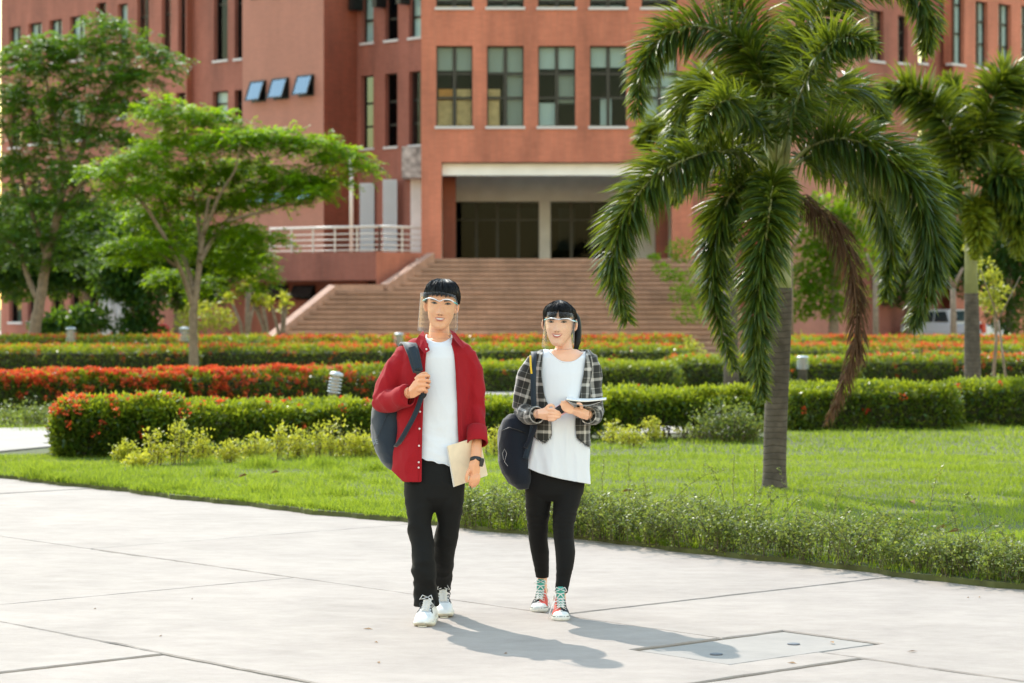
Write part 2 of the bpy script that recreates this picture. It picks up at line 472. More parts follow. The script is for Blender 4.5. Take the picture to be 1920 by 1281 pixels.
g = MB(); g.add([(*AB(-60, 11.9), -0.06), (*AB(-60, -30), -0.06), (*AB(30, -30), -0.06), (*AB(30, 11.9), -0.06)], [(0, 1, 2, 3)])
tag(g.build('joint_bed', M['joint']), kind='structure')

pave = bpy.data.objects.new('pavement', None); sc.collection.objects.link(pave); tag(pave, kind='structure'); WO['pavement'] = Vector((0, 0, 0))
def rough_poly(pts, gap=0.006, step=0.07, amp=0.0035, seed=0):
    """inset a polygon by half a joint and crumble its edge"""
    out = []; m = len(pts)
    cx = sum(p[0] for p in pts) / m; cy = sum(p[1] for p in pts) / m
    ins = []
    for i in range(m):
        p0 = Vector(pts[i - 1]); p1 = Vector(pts[i]); p2 = Vector(pts[(i + 1) % m])
        d1 = (p1 - p0).normalized(); d2 = (p2 - p1).normalized()
        n1 = Vector((-d1.y, d1.x)); n2 = Vector((-d2.y, d2.x))
        ins.append(p1 + (n1 + n2) * gap)
    for i in range(m):
        p1 = ins[i]; p2 = ins[(i + 1) % m]; L = (Vector(pts[(i + 1) % m]) - Vector(pts[i])).length; k = max(1, int(L / step)); d = (p2 - p1).normalized(); nn = Vector((-d.y, d.x))
        for j in range(k):
            q = p1 + (p2 - p1) * (j / k)
            if j:
                w = noise.noise(Vector((q.x * 7, q.y * 7, seed))) * amp * 1.6 + noise.noise(Vector((q.x * 31, q.y * 31, seed + 3))) * amp
                w += max(0, noise.noise(Vector((q.x * 2.3, q.y * 2.3, seed + 9))) - 0.35) * 0.03
                q = q + nn * w
            out.append(q)
    return out
def slab(pts_ab, z=0.0, mat='concrete', name='slab', parent=pave, gap=0.006, th=0.09, amp=0.0035, seed=0, step=0.07):
    P = [Vector(AB(a, b)) for a, b in pts_ab]
    area = sum(P[i - 1].x * P[i].y - P[i].x * P[i - 1].y for i in range(len(P)))
    if area < 0: P.reverse()
    Q = rough_poly(P, gap, step, amp, seed)
    Q2 = rough_poly(P, gap + 0.006, step, amp, seed)
    bm = bmesh.new()
    nq = len(Q)
    t = [bm.verts.new((q.x, q.y, z)) for q in Q2]; r1 = [bm.verts.new((q.x, q.y, z - 0.006)) for q in Q]; r2 = [bm.verts.new((q.x, q.y, z - th)) for q in Q]
    from mathutils.geometry import tessellate_polygon
    for tri in tessellate_polygon([[Vector((q.x, q.y, 0)) for q in Q2]]):
        try: bm.faces.new([t[i] for i in tri])
        except ValueError: pass
    for i in range(nq):
        j = (i + 1) % nq
        bm.faces.new((r1[i], r1[j], t[j], t[i])); bm.faces.new((r2[i], r2[j], r1[j], r1[i]))
    bm.normal_update()
    for f_ in bm.faces:
        if len(f_.verts) == 3 and f_.normal.z < 0: f_.normal_flip()
    me = bpy.data.meshes.new(name); bm.to_mesh(me); bm.free()
    return link(name, me, M[mat], parent)
MH = (-8.12, -7.50, 7.9, 8.94)
def strip(b0, b1, cuts, notch=None):
    for i in range(len(cuts) - 1):
        a0, a1 = cuts[i], cuts[i + 1]
        dz = rnd.uniform(-0.003, 0.003)
        if notch == 'top' and a0 < MH[0] and a1 > MH[1]:
            pts = [(a0, b0), (a1, b0), (a1, b1), (MH[1], b1), (MH[1], MH[2]), (MH[0], MH[2]), (MH[0], b1), (a0, b1)]
        elif notch == 'bottom' and a0 < MH[0] and a1 > MH[1]:
            pts = [(a0, b0), (MH[0], b0), (MH[0], MH[3]), (MH[1], MH[3]), (MH[1], b0), (a1, b0), (a1, b1), (a0, b1)]
        else: pts = [(a0, b0), (a1, b0), (a1, b1), (a0, b1)]
        near = -19 < a0 < 0 and b0 > 1
        slab(pts, dz, seed=i * 3.1 + b0, step=0.07 if near else 0.4, gap=0.0115, amp=0.0055 if near else 0.0035)
strip(8.5, 11.9, [-32.3, -27.7, -23.1, -18.5, -13.9, -9.3, -4.7, -0.1, 4.5, 9.1], 'bottom')
strip(6.18, 8.5, [-30, -25.4, -20.8, -16.2, -11.6, -7.23, -2.6, 2, 6.6], 'top')
strip(3.86, 6.18, [-27.7, -23.1, -18.5, -14.0, -9.45, -4.9, -0.3, 4.3])
strip(1.54, 3.86, [-25, -20.4, -16.2, -11.6, -7.0, -2.4, 2.2, 6.8])
for k in range(8): strip(1.54 - 3.4 * (k + 1), 1.54 - 3.4 * k, [-23, -18.4, -14, -9.4, -4.8, -0.2, 4.4, 9, 13.6])
# sunken service cover
cov = thing('service_cover', 'pale square concrete service cover sunk in the pavement to the right of the people', 'cover', (*AB(-7.81, 8.42), 0))
ccp = slab([(MH[0], MH[2]), (MH[1], MH[2]), (MH[1], MH[3]), (MH[0], MH[3])], -0.004, 'cover', 'cover_slab', cov, gap=0.020, seed=77, amp=0.004)
for (px, py) in ((1343, 1226), (1488, 1207)):
    p = G(px, py); m = MB(); m.lathe(p, [(0.03, -0.0035), (0.03, 0.001), (0.02, 0.003), (0.001, 0.0032)], 14)
    m.build('lifting_plug', M['rust'], cov)
# loose bits on the slabs
Mdry = plain('dry_leaf', (0.25, 0.14, 0.06), 0.8, var=0.3)
bits = [(178, 1143), (690, 1181), (948, 1227), (1815, 1122), (1836, 1121), (360, 1125), (301, 1194), (1560, 1206), (705, 1206), (710, 1244), (1710, 1223), (1485, 1245)]
for i, (px, py) in enumerate(bits):
    p = G(px, py); m = MB(); a = rnd.uniform(0, 3.1); L = rnd.uniform(0.006, 0.03); d = Vector((math.cos(a), math.sin(a), 0)); s_ = Vector((-d.y, d.x, 0)) * L * 0.3
    q = p + Vector((0, 0, 0.004))
    m.add([q - d * L, q - s_ + Vector((0, 0, .006)), q + d * L, q + s_ + Vector((0, 0, .002))], [(0, 1, 2), (0, 2, 3)])
    o = m.build('fallen_leaf', Mdry, None, p)
    tag(o, 'tiny dry leaf scrap on the concrete, ' + ['far left below the second joint', 'left of centre, lower', "in front of the man's shoes, lower left", 'right edge under the shrubs', 'right edge under the shrubs, its twin', 'left, by the long joint', 'lower left', 'on the pale service cover', 'lower centre left, upper', 'lower centre left, bottom', 'right of the service cover', 'just below the service cover'][i], 'leaf', 'leaf scraps on the pavement')
# garden path behind the first hedges
def sheet(name, pts, z, mat):
    m = MB(); m.add([(x, y, z) for x, y in pts] + [(x, y, z - 0.08) for x, y in pts], [tuple(range(len(pts)))] + [(i, (i + 1) % len(pts), (i + 1) % len(pts) + len(pts), i + len(pts)) for i in range(len(pts))])
    return tag(m.build(name, M[mat]), kind='structure')
sheet('garden_path', [(-9.5, 25.7), (-5.6, 25.8), (-4.95, 27.4), (-3.6, 28.9), (3.0, 29.9), (3.3, 32.6), (-4.9, 31.4), (-9.5, 30.2)], 0.055, 'concrete_far')
sheet('back_path', [(-16, 42.2), (16, 43.2), (16, 44.6), (-16, 43.6)], 0.055, 'concrete_far')
sheet('forecourt', [(-40, 68.2), (40, 68.2), (60, 150), (-60, 150)], 0.06, 'concrete_far')

# ================================================================ building
bld = thing('college_building', 'orange brick multi-storey building with dark framed windows behind the garden', 'building', (1.4, 82, 0))
def facade(name, A, B, z0, z1, holes, mat, depth=0.28, back=True, parent=bld):
    """wall from A to B (left to right seen from outside) with rectangular openings (u0,u1,za,zb) and their reveals"""
    A = Vector((A[0], A[1], 0)); B = Vector((B[0], B[1], 0)); L = (B - A).length; d = (B - A) / L; n = Vector((d.y, -d.x, 0)); Z = Vector((0, 0, 1))
    us = sorted({0.0, L} | {h[0] for h in holes} | {h[1] for h in holes}); zs = sorted({z0, z1} | {h[2] for h in holes} | {h[3] for h in holes})
    us = [u for u in us if 0 <= u <= L]; zs = [z for z in zs if z0 <= z <= z1]
    m = MB()
    for i in range(len(us) - 1):
        for j in range(len(zs) - 1):
            uc, zc = (us[i] + us[i + 1]) / 2, (zs[j] + zs[j + 1]) / 2
            if any(h[0] < uc < h[1] and h[2] < zc < h[3] for h in holes): continue
            q = [(us[i], zs[j]), (us[i + 1], zs[j]), (us[i + 1], zs[j + 1]), (us[i], zs[j + 1])]
            m.add([A + d * u + Z * z for u, z in q], [(0, 1, 2, 3)], q)
    for (u0, u1, za, zb) in holes:
        for (ua, zA, ub, zB) in ((u0, za, u0, zb), (u1, zb, u1, za), (u0, zb, u1, zb), (u1, za, u0, za)):
            P = [A + d * ua + Z * zA, A + d * ub + Z * zB]
            m.add([P[0], P[1], P[1] - n * depth, P[0] - n * depth], [(0, 1, 2, 3)], [(zA + ua, zA), (zB + ub, zB), (zB + ub + depth, zB), (zA + ua + depth, zA)] if ua == ub else [(ua, 0), (ub, 0), (ub, depth), (ua, depth)])
    o = m.build(name, M[mat] if isinstance(mat, str) else mat, parent)
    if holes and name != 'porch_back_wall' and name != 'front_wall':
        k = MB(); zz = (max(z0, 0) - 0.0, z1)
        k.fbox(A - n * (depth + .9), d, n, Z, (.02, L - .02), (-.05, 0), (z0, z1 - .01)); k.build('dark_room_sheet', M['room'], parent)  # dark sheet added behind the openings to shut out the sky
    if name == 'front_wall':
        k = MB(); k.fbox(A - n * 2.0, d, n, Z, (.1, L - .1), (-.05, 0), (6.5, z1 - .01)); k.build('dark_room_sheet', M['room'], parent)
    return dict(A=A, d=d, n=n, L=L, Z=Z)
def hit(A, d, px):
    k = (px - 960.0) / FL
    t = (k * A[1] - A[0]) / (d[0] - k * d[1])
    return t, A[1] + d[1] * t
def px_holes(A, B, rects):
    A_ = Vector(A); B_ = Vector(B); d = (B_ - A_).normalized(); out = []
    for (x0, x1, y0, y1) in rects:
        u0, Y0 = hit(A_, d, x0); u1, Y1 = hit(A_, d, x1); Ym = (Y0 + Y1) / 2
        out.append((u0, u1, CH + (HZ - y1) / FL * Ym, CH + (HZ - y0) / FL * Ym))
    return out
def window(fr, h, ncol=1, nrow=2, depth=0.2, rows=None, glass='glass_dark', sill=True, blind=None, bar=0.075, back='room', extra=None, name='window'):
    u0, u1, za, zb = h; A, d, n, Z = fr['A'], fr['d'], fr['n'], fr['Z']; o = A - n * depth
    m = MB(); w = u1 - u0; H_ = zb - za
    rows = rows or [i / nrow for i in range(nrow + 1)]
    cols = [i / ncol for i in range(ncol + 1)]
    for c in cols:
        uc = u0 + c * w; a = max(u0, uc - bar / 2 - (0.02 if 0 < c < 1 else 0)); b = min(u1, uc + bar / 2 + (0.02 if 0 < c < 1 else 0))
        m.fbox(o, d, n, Z, (a + 0.001, b - 0.001), (-0.03, 0.03), (za + 0.001, zb - 0.001))
    for r_ in rows:
        zc = za + r_ * H_; a = max(za, zc - bar / 2); b = min(zb, zc + bar / 2)
        m.fbox(o, d, n, Z, (u0 + 0.002, u1 - 0.002), (-0.026, 0.026), (a + 0.001, b - 0.001))
    win = m.build(name, M['frame'], bld)
    for i in range(ncol):
        for j in range(len(rows) - 1):
            p = MB(); p.fbox(o, d, n, Z, (u0 + cols[i] * w + bar * .4, u0 + cols[i + 1] * w - bar * .4), (-0.006, 0.002), (za + rows[j] * H_ + bar * .4, za + rows[j + 1] * H_ - bar * .4))
            p.build('pane', M[glass], win)
    if sill:
        s = MB(); s.fbox(A, d, n, Z, (u0 - 0.05, u1 + 0.05), (-depth - 0.02, 0.055), (za - 0.085, za + 0.004)); s.build('sill', M['sill'], win)
    if back:
        s = MB(); pass
    if blind:
        zt, mt = blind
        s = MB(); s.fbox(o, d, n, Z, (u0 + 0.03, u1 - 0.03), (-0.06, -0.045), (za + zt * H_, zb - 0.02)); s.build('blind', M[mt], win)
    for (f0, f1, g0, g1, dp, mt) in (extra or []):
        s = MB(); s.fbox(o, d, n, Z, (u0 + f0 * w, u0 + f1 * w), (-dp * .25 - 0.35, -dp * .25 - .02), (za + g0 * H_, za + g1 * H_)); s.build('stored_box' if 'carton' in mt else 'curtain', M[mt], win)
    return win

TOP = 11.9
YF = 78.0
# ---- central block, faces the garden
cA, cB = (-2.93, YF), (5.82, YF)
wx = [(818, 886), (913, 982), (1009, 1079), (1106, 1175), (1203, 1270)]
r2 = px_holes(cA, cB, [(a, b, 86, 237) for a, b in wx]); r1 = px_holes(cA, cB, [(a, b, -136, 14) for a, b in wx])
r1 = [(h[0], h[1], h[2], TOP - 0.2) for h in r1]
porch = px_holes(cA, cB, [(828, 1260, 304, 484)])[0]; porch = (porch[0], porch[1], 3.152, porch[3])
cf = facade('front_wall', cA, cB, 3.15, TOP, r2 + r1 + [porch], 'brick', depth=0.3)
RW = [0, 0.36, 0.66, 1.0]
looks = [
 dict(blind=(0.70, 'blind'), extra=[(.05, .45, .34, .47, .2, 'carton2'), (.55, .95, .34, .47, .25, 'carton'), (0, 1, 0.0, .33, .3, 'carton')]),
 dict(blind=(0.68, 'blind'), extra=[(.03, .36, .34, .47, .3, 'carton'), (.0, .34, 0.0, .33, .25, 'carton'), (.55, 1, .0, .66, .5, 'blind')]),
 dict(blind=(0.72, 'blind_pale'), extra=[(.0, .45, .0, .3, .6, 'curtain'), (.5, 1, .3, .68, .5, 'blind')]),
 dict(blind=(0.74, 'blind_pale'), extra=[(.3, .6, .0, .38, .7, 'curtain')]),
 dict(blind=(0.5, 'blind_pale'), extra=[(.1, .9, .0, .48, .6, 'curtain')])]
for k, h in enumerate(r2): window(cf, h, 2, 3, rows=RW, glass='glass', **looks[k])
for k, h in enumerate(r1): window(cf, h, 2, 3, rows=[0, 0.5, 1.0], glass='glass', blind=(0.55, 'blind'), extra=[(.0, .9, .0, .2, .4, 'blind_pale' if k % 2 else 'carton')])
# roof slab, right side wall
m = MB(); m.box(-2.9, 5.8, YF + 0.02, 96, TOP - 0.01, TOP + 0.3); m.build('roof', M['coping'], bld)
facade('side_wall', (5.82, YF), (5.82, 92), 3.15, TOP, [], 'brick')
facade('side_wall', (-2.93, 92), (-2.93, YF), 3.15, TOP, [], 'brick')
# porch: white beam, soffit, floor, inner pillar, back wall with glazed doors
m = MB(); m.box(-2.26, 5.1, YF + 0.32, YF + 0.85, 5.86, 6.246); m.build('porch_beam', M['white'], bld)
m = MB(); m.box(-2.9, 5.75, YF + 0.86, 86, 6.25, 6.45); m.build('porch_ceiling', M['white'], bld)
m = MB(); m.box(-4.2, 7.2, YF - 0.2 + 0.02, 92, 2.95, 3.147); m.build('porch_floor', M['floor_tile'], bld)
m = MB(); m.box(-2.29, -1.86, YF + 1.6, YF + 2.2, 3.148, 6.24); m.build('pillar', M['brick_shaded'], bld)
m = MB(); m.box(4.75, 5.15, YF + 1.6, YF + 2.2, 3.148, 6.24); m.build('pillar', M['brick_shaded'], bld)
bA, bB = (-2.9, 84.0), (5.7, 84.0)
dh = px_holes(bA, bB, [(854, 1011, 378, 490), (1032, 1190, 378, 490)]); dh = [(h[0], h[1], 3.152, h[3]) for h in dh]
bf = facade('porch_back_wall', bA, bB, 3.15, 6.25, dh, 'greywall', depth=0.2)
for k, h in enumerate(dh): window(bf, h, 4, 2, rows=[0, 0.70, 1.0], glass='glass_dark', sill=False, bar=0.07, name='glazed_door', extra=[(.5, 1, 0, .9, .9, 'blind'), (.2, .3, .0, .4, .6, 'carton')] if k == 0 else [(.45, .8, 0, .68, .5, 'blind'), (.1, .3, .2, .9, .8, 'curtain')])
m = MB(); m.box(0.76, 1.0, 80.2, 80.45, 6.0, 6.25); m.build('porch_lamp', M['frame'], bld)

# ---- left wing, turned 45 degrees
D1 = Vector((0.689, -0.725)); D2 = Vector((0.725, 0.689))
P790 = Vector((-3.15, 84.0)); P670 = Vector((-5.54, 86.5)); P607 = Vector((-6.655, 85.44)); P455 = Vector((-9.9, 88.85))
L1r = Vector((-10.04, 90.16)); L1l = Vector((-12.19, 92.4)); L2r = Vector((-12.41, 92.2)); L2l = Vector((-21.5, 101.7))
hr = px_holes(P670, P790, [(678, 700, -60, 80), (722, 746, -60, 75), (767, 789, -60, 70), (677, 700, 142, 278), (722, 745, 138, 275), (767, 789, 134, 272)])
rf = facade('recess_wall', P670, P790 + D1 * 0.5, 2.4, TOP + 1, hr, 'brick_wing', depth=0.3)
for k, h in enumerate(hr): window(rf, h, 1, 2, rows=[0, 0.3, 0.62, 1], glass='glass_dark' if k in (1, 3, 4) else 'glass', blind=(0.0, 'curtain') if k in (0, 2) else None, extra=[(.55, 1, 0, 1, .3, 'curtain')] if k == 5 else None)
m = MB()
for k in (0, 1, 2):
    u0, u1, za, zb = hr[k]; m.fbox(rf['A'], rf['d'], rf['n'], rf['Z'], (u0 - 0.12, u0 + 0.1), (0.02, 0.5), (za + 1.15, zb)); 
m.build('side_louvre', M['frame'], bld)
facade('return_wall', P607, P670, 2.4, TOP + 1, [], 'brick_shaded')
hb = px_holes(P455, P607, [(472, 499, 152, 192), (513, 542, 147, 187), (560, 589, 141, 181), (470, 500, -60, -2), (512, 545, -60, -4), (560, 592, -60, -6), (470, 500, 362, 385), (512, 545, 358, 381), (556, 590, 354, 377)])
bf2 = facade('end_wall', P455, P607, 0.0, TOP + 1, hb, 'brick_skylit', depth=0.2)
for k, h in enumerate(hb):
    u0, u1, za, zb = h; A, d, n, Z = bf2['A'], bf2['d'], bf2['n'], bf2['Z']; o = A - n * 0.05
    m = MB()
    for (a, b, c, e) in ((u0, u0 + .06, za, zb), (u1 - .06, u1, za, zb), (u0 + .06, u1 - .06, za, za + .06), (u0 + .06, u1 - .06, zb - .06, zb)): m.fbox(o, d, n, Z, (a, b), (-.05, .07), (c, e))
    win = m.build('awning_window', M['frame'], bld)
    hh = zb - za
    if k not in (3, 4, 5):
        ez = (Z * 0.93 - n * 0.34).normalized(); base = A + n * 0.04 + d * (u0) + Z * zb
        m = MB()
        for (a, b, c, e) in ((0, .05, -hh, 0), (u1 - u0 - .05, u1 - u0, -hh, 0), (.05, u1 - u0 - .05, -hh, -hh + .05), (.05, u1 - u0 - .05, -.05, 0)): m.fbox(base, d, n, ez, (a, b), (0, .05), (c, e))
        sash = m.build('sash', M['frame'], win)
        m = MB(); m.fbox(base, d, n, ez, (.05, u1 - u0 - .05), (.015, .03), (-hh + .05, -.05)); m.build('pane', M['frosted'], win)
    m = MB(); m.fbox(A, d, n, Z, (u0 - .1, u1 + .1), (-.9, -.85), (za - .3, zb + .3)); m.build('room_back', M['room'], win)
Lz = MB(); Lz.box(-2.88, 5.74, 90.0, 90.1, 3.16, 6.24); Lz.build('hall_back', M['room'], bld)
h1 = px_holes(L1l, L1r, [(401, 427, -80, 113), (440, 454, -80, 110), (399, 427, 171, 223), (440, 454, 169, 225)])
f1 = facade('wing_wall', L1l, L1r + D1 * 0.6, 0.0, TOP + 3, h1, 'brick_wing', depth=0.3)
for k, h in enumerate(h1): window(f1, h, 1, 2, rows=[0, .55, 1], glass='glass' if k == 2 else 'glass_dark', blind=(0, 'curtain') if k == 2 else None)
facade('return_wall', L2r, L1l, 0.0, TOP + 3, [], 'brick_shaded')
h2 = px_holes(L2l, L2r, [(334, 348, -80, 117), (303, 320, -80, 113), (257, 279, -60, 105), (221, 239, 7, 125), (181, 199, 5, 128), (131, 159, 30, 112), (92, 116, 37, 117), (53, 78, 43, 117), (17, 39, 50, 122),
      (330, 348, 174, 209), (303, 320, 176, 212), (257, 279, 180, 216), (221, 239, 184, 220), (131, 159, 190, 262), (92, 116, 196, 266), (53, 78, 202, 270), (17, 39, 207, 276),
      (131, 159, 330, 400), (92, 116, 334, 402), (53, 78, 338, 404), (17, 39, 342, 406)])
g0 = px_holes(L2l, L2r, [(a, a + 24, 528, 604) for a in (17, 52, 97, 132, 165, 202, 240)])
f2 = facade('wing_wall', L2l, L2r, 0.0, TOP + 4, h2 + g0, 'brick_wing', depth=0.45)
for k, h in enumerate(h2): window(f2, h, 2 if h[1] - h[0] > .75 else 1, 2, rows=[0, .45, 1], glass='glass', blind=(0.45, 'curtain') if k in (3, 5, 6, 7, 8, 12, 13) else None)
for h in g0: window(f2, h, 1, 1, glass='glass_dark', sill=True, bar=.08)
# white perforated screens, stained balcony block, grey pier, flag pole
def perf(px0, px1, ytop, Y0, nm, hole=True):
    a = W(px0, ytop, Y0); b = W(px1, ytop, Y0); z1 = a.z; z0 = 3.15
    m = MB(); w = b.x - a.x; nc = 5; step = w / nc; nr = int((z1 - z0) / step); t = step * 0.24
    for i in range(nc + 1): m.box(a.x + i * step - t, a.x + i * step + t, Y0, Y0 + .08, z0, z1)
    for j in range(nr + 1): m.box(a.x - t, b.x + t, Y0 + .004, Y0 + .076, z0 + j * step - t, z0 + j * step + t)
    o = m.build(nm, M['lattice'], bld)
perf(676, 700, 344, 85.7, 'block_screen'); perf(719, 743, 337, 84.6, 'block_screen')
m = MB(); a = W(676, 344, 85.8); m.box(a.x, a.x + .46, 85.8, 85.9, 3.15, a.z); a = W(719, 337, 84.7); m.box(a.x, a.x + .46, 84.7, 84.8, 3.15, a.z); m.build('screen_back', M['greywall'], bld)
a = W(754, 276, 83.6); b = W(792, 334, 83.6); m = MB(); m.box(a.x, -2.95, 83.3, 84.6, b.z, a.z); m.build('stained_balcony', M['stained'], bld)
a = W(770, 334, 83.9); m = MB(); m.box(a.x, -2.95, 83.8, 84.3, 3.15, a.z); m.build('grey_pier', M['greywall'], bld)
# terrace beside the stair
C = Vector((-4.30, 76.5)); T1 = Vector((-8.02, 78.98)); T2 = Vector((-2.93, 78.0 + .0)); 
T0 = C + (T1 - C).normalized() * 7.0
facade('terrace_wall', T0, C, 2.45, 3.35, [], 'brick_wing')
facade('terrace_wall', C, T2, 0.0, 3.35, [], 'brick')
m = MB(); m.add([(T0.x, T0.y, 3.35), (C.x, C.y, 3.35), (T2.x, T2.y, 3.35), (-2.95, 90, 3.35), (-14, 92, 3.35), (T0.x, T0.y, 2.45), (C.x, C.y, 2.45), (T2.x, T2.y, 2.45), (-2.95, 90, 2.45), (-14, 92, 2.45)],
                [(0, 1, 2, 3, 4), (5, 9, 8, 7, 6)]); m.build('terrace_slab', M['coping'], bld)
off = Vector((0.55, 0.83)) * 1.0
ub = px_holes(T0 + off, C + off, [(508, 541, 534, 562), (553, 592, 535, 562), (470, 497, 534, 562), (690, 735, 528, 600)])
uf = facade('undercroft_wall', T0 + off, C + off * 1.0, 0.0, 2.45, ub, 'brick_shaded')
for h in ub[:3]:
    u0, u1, za, zb = h; A, d, n, Z = uf['A'], uf['d'], uf['n'], uf['Z']; hh = zb - za; ez = (Z * 0.86 - n * 0.5).normalized(); base = A + n * 0.04 + d * u0 + Z * zb
    m = MB()
    for (a, b, c, e) in ((0, .05, -hh, 0), (u1 - u0 - .05, u1 - u0, -hh, 0), (.05, u1 - u0 - .05, -hh, -hh + .05), (.05, u1 - u0 - .05, -.05, 0)): m.fbox(base, d, n, ez, (a, b), (0, .05), (c, e))
    win = m.build('awning_window', M['frame'], bld)
    m = MB(); m.fbox(base, d, n, ez, (.05, u1 - u0 - .05), (.015, .03), (-hh + .05, -.05)); m.build('pane', M['frosted'], win)
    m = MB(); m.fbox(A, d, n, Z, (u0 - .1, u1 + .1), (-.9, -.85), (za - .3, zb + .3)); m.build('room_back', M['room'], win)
# ---- terrace railing: posts and four rails
rail = thing('terrace_railing', 'pale metal railing with four horizontal bars on the brick terrace left of the stairs', 'railing', (C.x, C.y, 3.35))
ins = Vector((0.1, 0.16))
for (Pa, Pb) in ((T1 + (T1 - C) * 0.0, C), (C, T2)):
    Pa, Pb = Pa + ins, Pb + ins; L = (Pb - Pa).length; d = (Pb - Pa) / L
    for z, r_ in ((0.80, .045), (0.58, .02), (0.40, .02), (0.22, .02), (0.06, .02)):
        m = MB(); m.tube([(Pa.x, Pa.y, 3.35 + z), (Pb.x, Pb.y, 3.35 + z)], r_, 8); m.build('top_rail' if r_ > .04 else 'rail', M['railing'], rail, smooth=True)
    k = max(2, round(L / 0.95))
    for i in range(k + 1):
        p = Pa + d * L * i / k; m = MB(); m.box(p.x - .025, p.x + .025, p.y - .025, p.y + .025, 3.352, 4.15); m.build('post', M['railing'], rail)
a = W(659, 330, 79.5); m = MB(); m.tube([(a.x, 79.5, 3.35), (a.x, 79.5, a.z + .6)], .065, 10)
po = m.build('flag_pole', M['railing'], None, (a.x, 79.5, 3.35), smooth=True); tag(po, 'thin pinkish pole standing on the brick terrace by the white screens', 'pole')

# ---- right wing mirrors the left about the middle of the porch
mx = 1.445
def mir(P): return Vector((2 * mx - P.x, P.y))
R418, R481, R633 = mir(P670), mir(P607), mir(P455)
hR = px_holes(mir(P790), R418, [(1330, 1350, 142, 270), (1370, 1395, 142, 272)])
rr = facade('recess_wall', mir(P790) + Vector((-.4, -.4)), R418, 0, TOP + 1, [(h[0] + .56, h[1] + .56, h[2], h[3]) for h in hR], 'brick_wing')
for h in hR: window(rr, (h[0] + .56, h[1] + .56, h[2], h[3]), 1, 2)
facade('return_wall', R418, R481, 0, TOP + 1, [], 'brick')
# pink face, then the window wall, then the projecting block at the frame's edge
dR = Vector((0.689, 0.725))
t, Y = hit(R481, dR, 1612); Rf = R481 + dR * t
facade('end_wall', R481, Rf, 0, TOP + 2, [], 'brick_skylit')
hs = px_holes(Rf, Rf + dR * 7, [(1630, 1657, 20, 114), (1684, 1702, 30, 118), (1722, 1738, 30, 118), (1630, 1657, 178, 260), (1722, 1738, 178, 260)])
t, Y = hit(Rf, dR, 1768); Rg = Rf + dR * t
f3 = facade('wing_wall', Rf, Rg, 0, TOP + 3, hs, 'brick_wing')
for k, h in enumerate(hs): window(f3, h, 2 if k == 0 else 1, 2, rows=[0, .33, .66, 1], glass='glass', extra=[(.5, 1, 0, 1, .3, 'carton')] if k == 0 else None)
back = Vector((-0.725, -0.689)) * 0.4
Rh = Rg + Vector((0.3, -0.5))
facade('return_wall', Rh - Vector((0.001, 0)), Rg - Vector((-0.001, 0)), 0, TOP + 3, [], 'brick_shaded')
hw = px_holes(Rh, Rh + dR * 9, [(1784, 1808, -40, 120), (1829, 1852, 3, 126), (1872, 1896, 8, 132), (1784, 1808, 178, 250), (1829, 1852, 180, 256), (1872, 1896, 186, 262), (1915, 1940, 12, 138),
     (1650 + 134, 1808, 420, 520), (1829, 1852, 420, 520), (1872, 1896, 420, 520)])
f4 = facade('wing_wall', Rh, Rh + dR * 9, 0, TOP + 4, hw, 'brick', depth=0.35)
for h in hw: window(f4, h, 2, 3, rows=[0, .36, .7, 1], glass='glass', blind=(0.0, 'curtain'))

# ================================================================ staircase
stair = thing('staircase', 'broad brown tiled staircase rising to the shaded porch', 'staircase', (1.4, 72, 0))
zs = 3.15 / 21.0; yfront = 69.9; xs_l = []; 
for i in range(21):
    z1 = (i + 1) * zs
    if i < 14:
        y0 = yfront + i * 0.32; xl = -7.75 + i * 0.16
        xr = 6.9 if i < 14 else 0
    else:
        y0 = yfront + 14 * 0.32 + 1.3 + (i - 14) * 0.32; xl = -4.02 + (i - 14) * 0.185; xr = 6.0
    y1 = (yfront + (i + 1) * 0.32 if i < 13 else (yfront + 14 * 0.32 + 1.3 if i == 13 else (yfront + 14 * 0.32 + 1.3 + (i - 13) * .32 if i < 20 else YF - 0.185)))
    m = MB()
    m.box(xl, xr, y0 + 0.085, y1 + 0.02, z1 - zs - 0.002, z1 - 0.108)
    m.box(xl, xr, y0, y1 - 0.001 + (0.086 if i < 20 else 0), z1 - 0.109, z1)
    m.build('step', M['step'], stair)
def cheek(p0, p1, w=0.28, h=0.16, nm='side_coping'):
    m = MB(); d = (Vector(p1) - Vector(p0)); s = Vector((0, 0, 1)).cross(d).normalized() * w; u = Vector((0, 0, h))
    p0 = Vector(p0); p1 = Vector(p1)
    m.add([p0 - s, p0, p1, p1 - s] + [q + u for q in (p0 - s, p0, p1, p1 - s)], [(0, 1, 2, 3), (4, 7, 6, 5), (0, 4, 5, 1), (1, 5, 6, 2), (2, 6, 7, 3), (3, 7, 4, 0)])
    dn = [Vector((q.x, q.y, -0.05)) for q in (p0 - s, p1 - s)]
    m.add([p0 - s, p1 - s, dn[1], dn[0]], [(0, 1, 2, 3)])
    m.build(nm, M['coping'], stair)
cheek((-7.9, 69.9, 0.0), (-5.62, 74.3, 2.12)); cheek((-5.62, 74.3, 2.12), (-4.2, 75.7, 2.14)); cheek((-4.12, 75.6, 2.15), (-2.72, 77.75, 3.17))
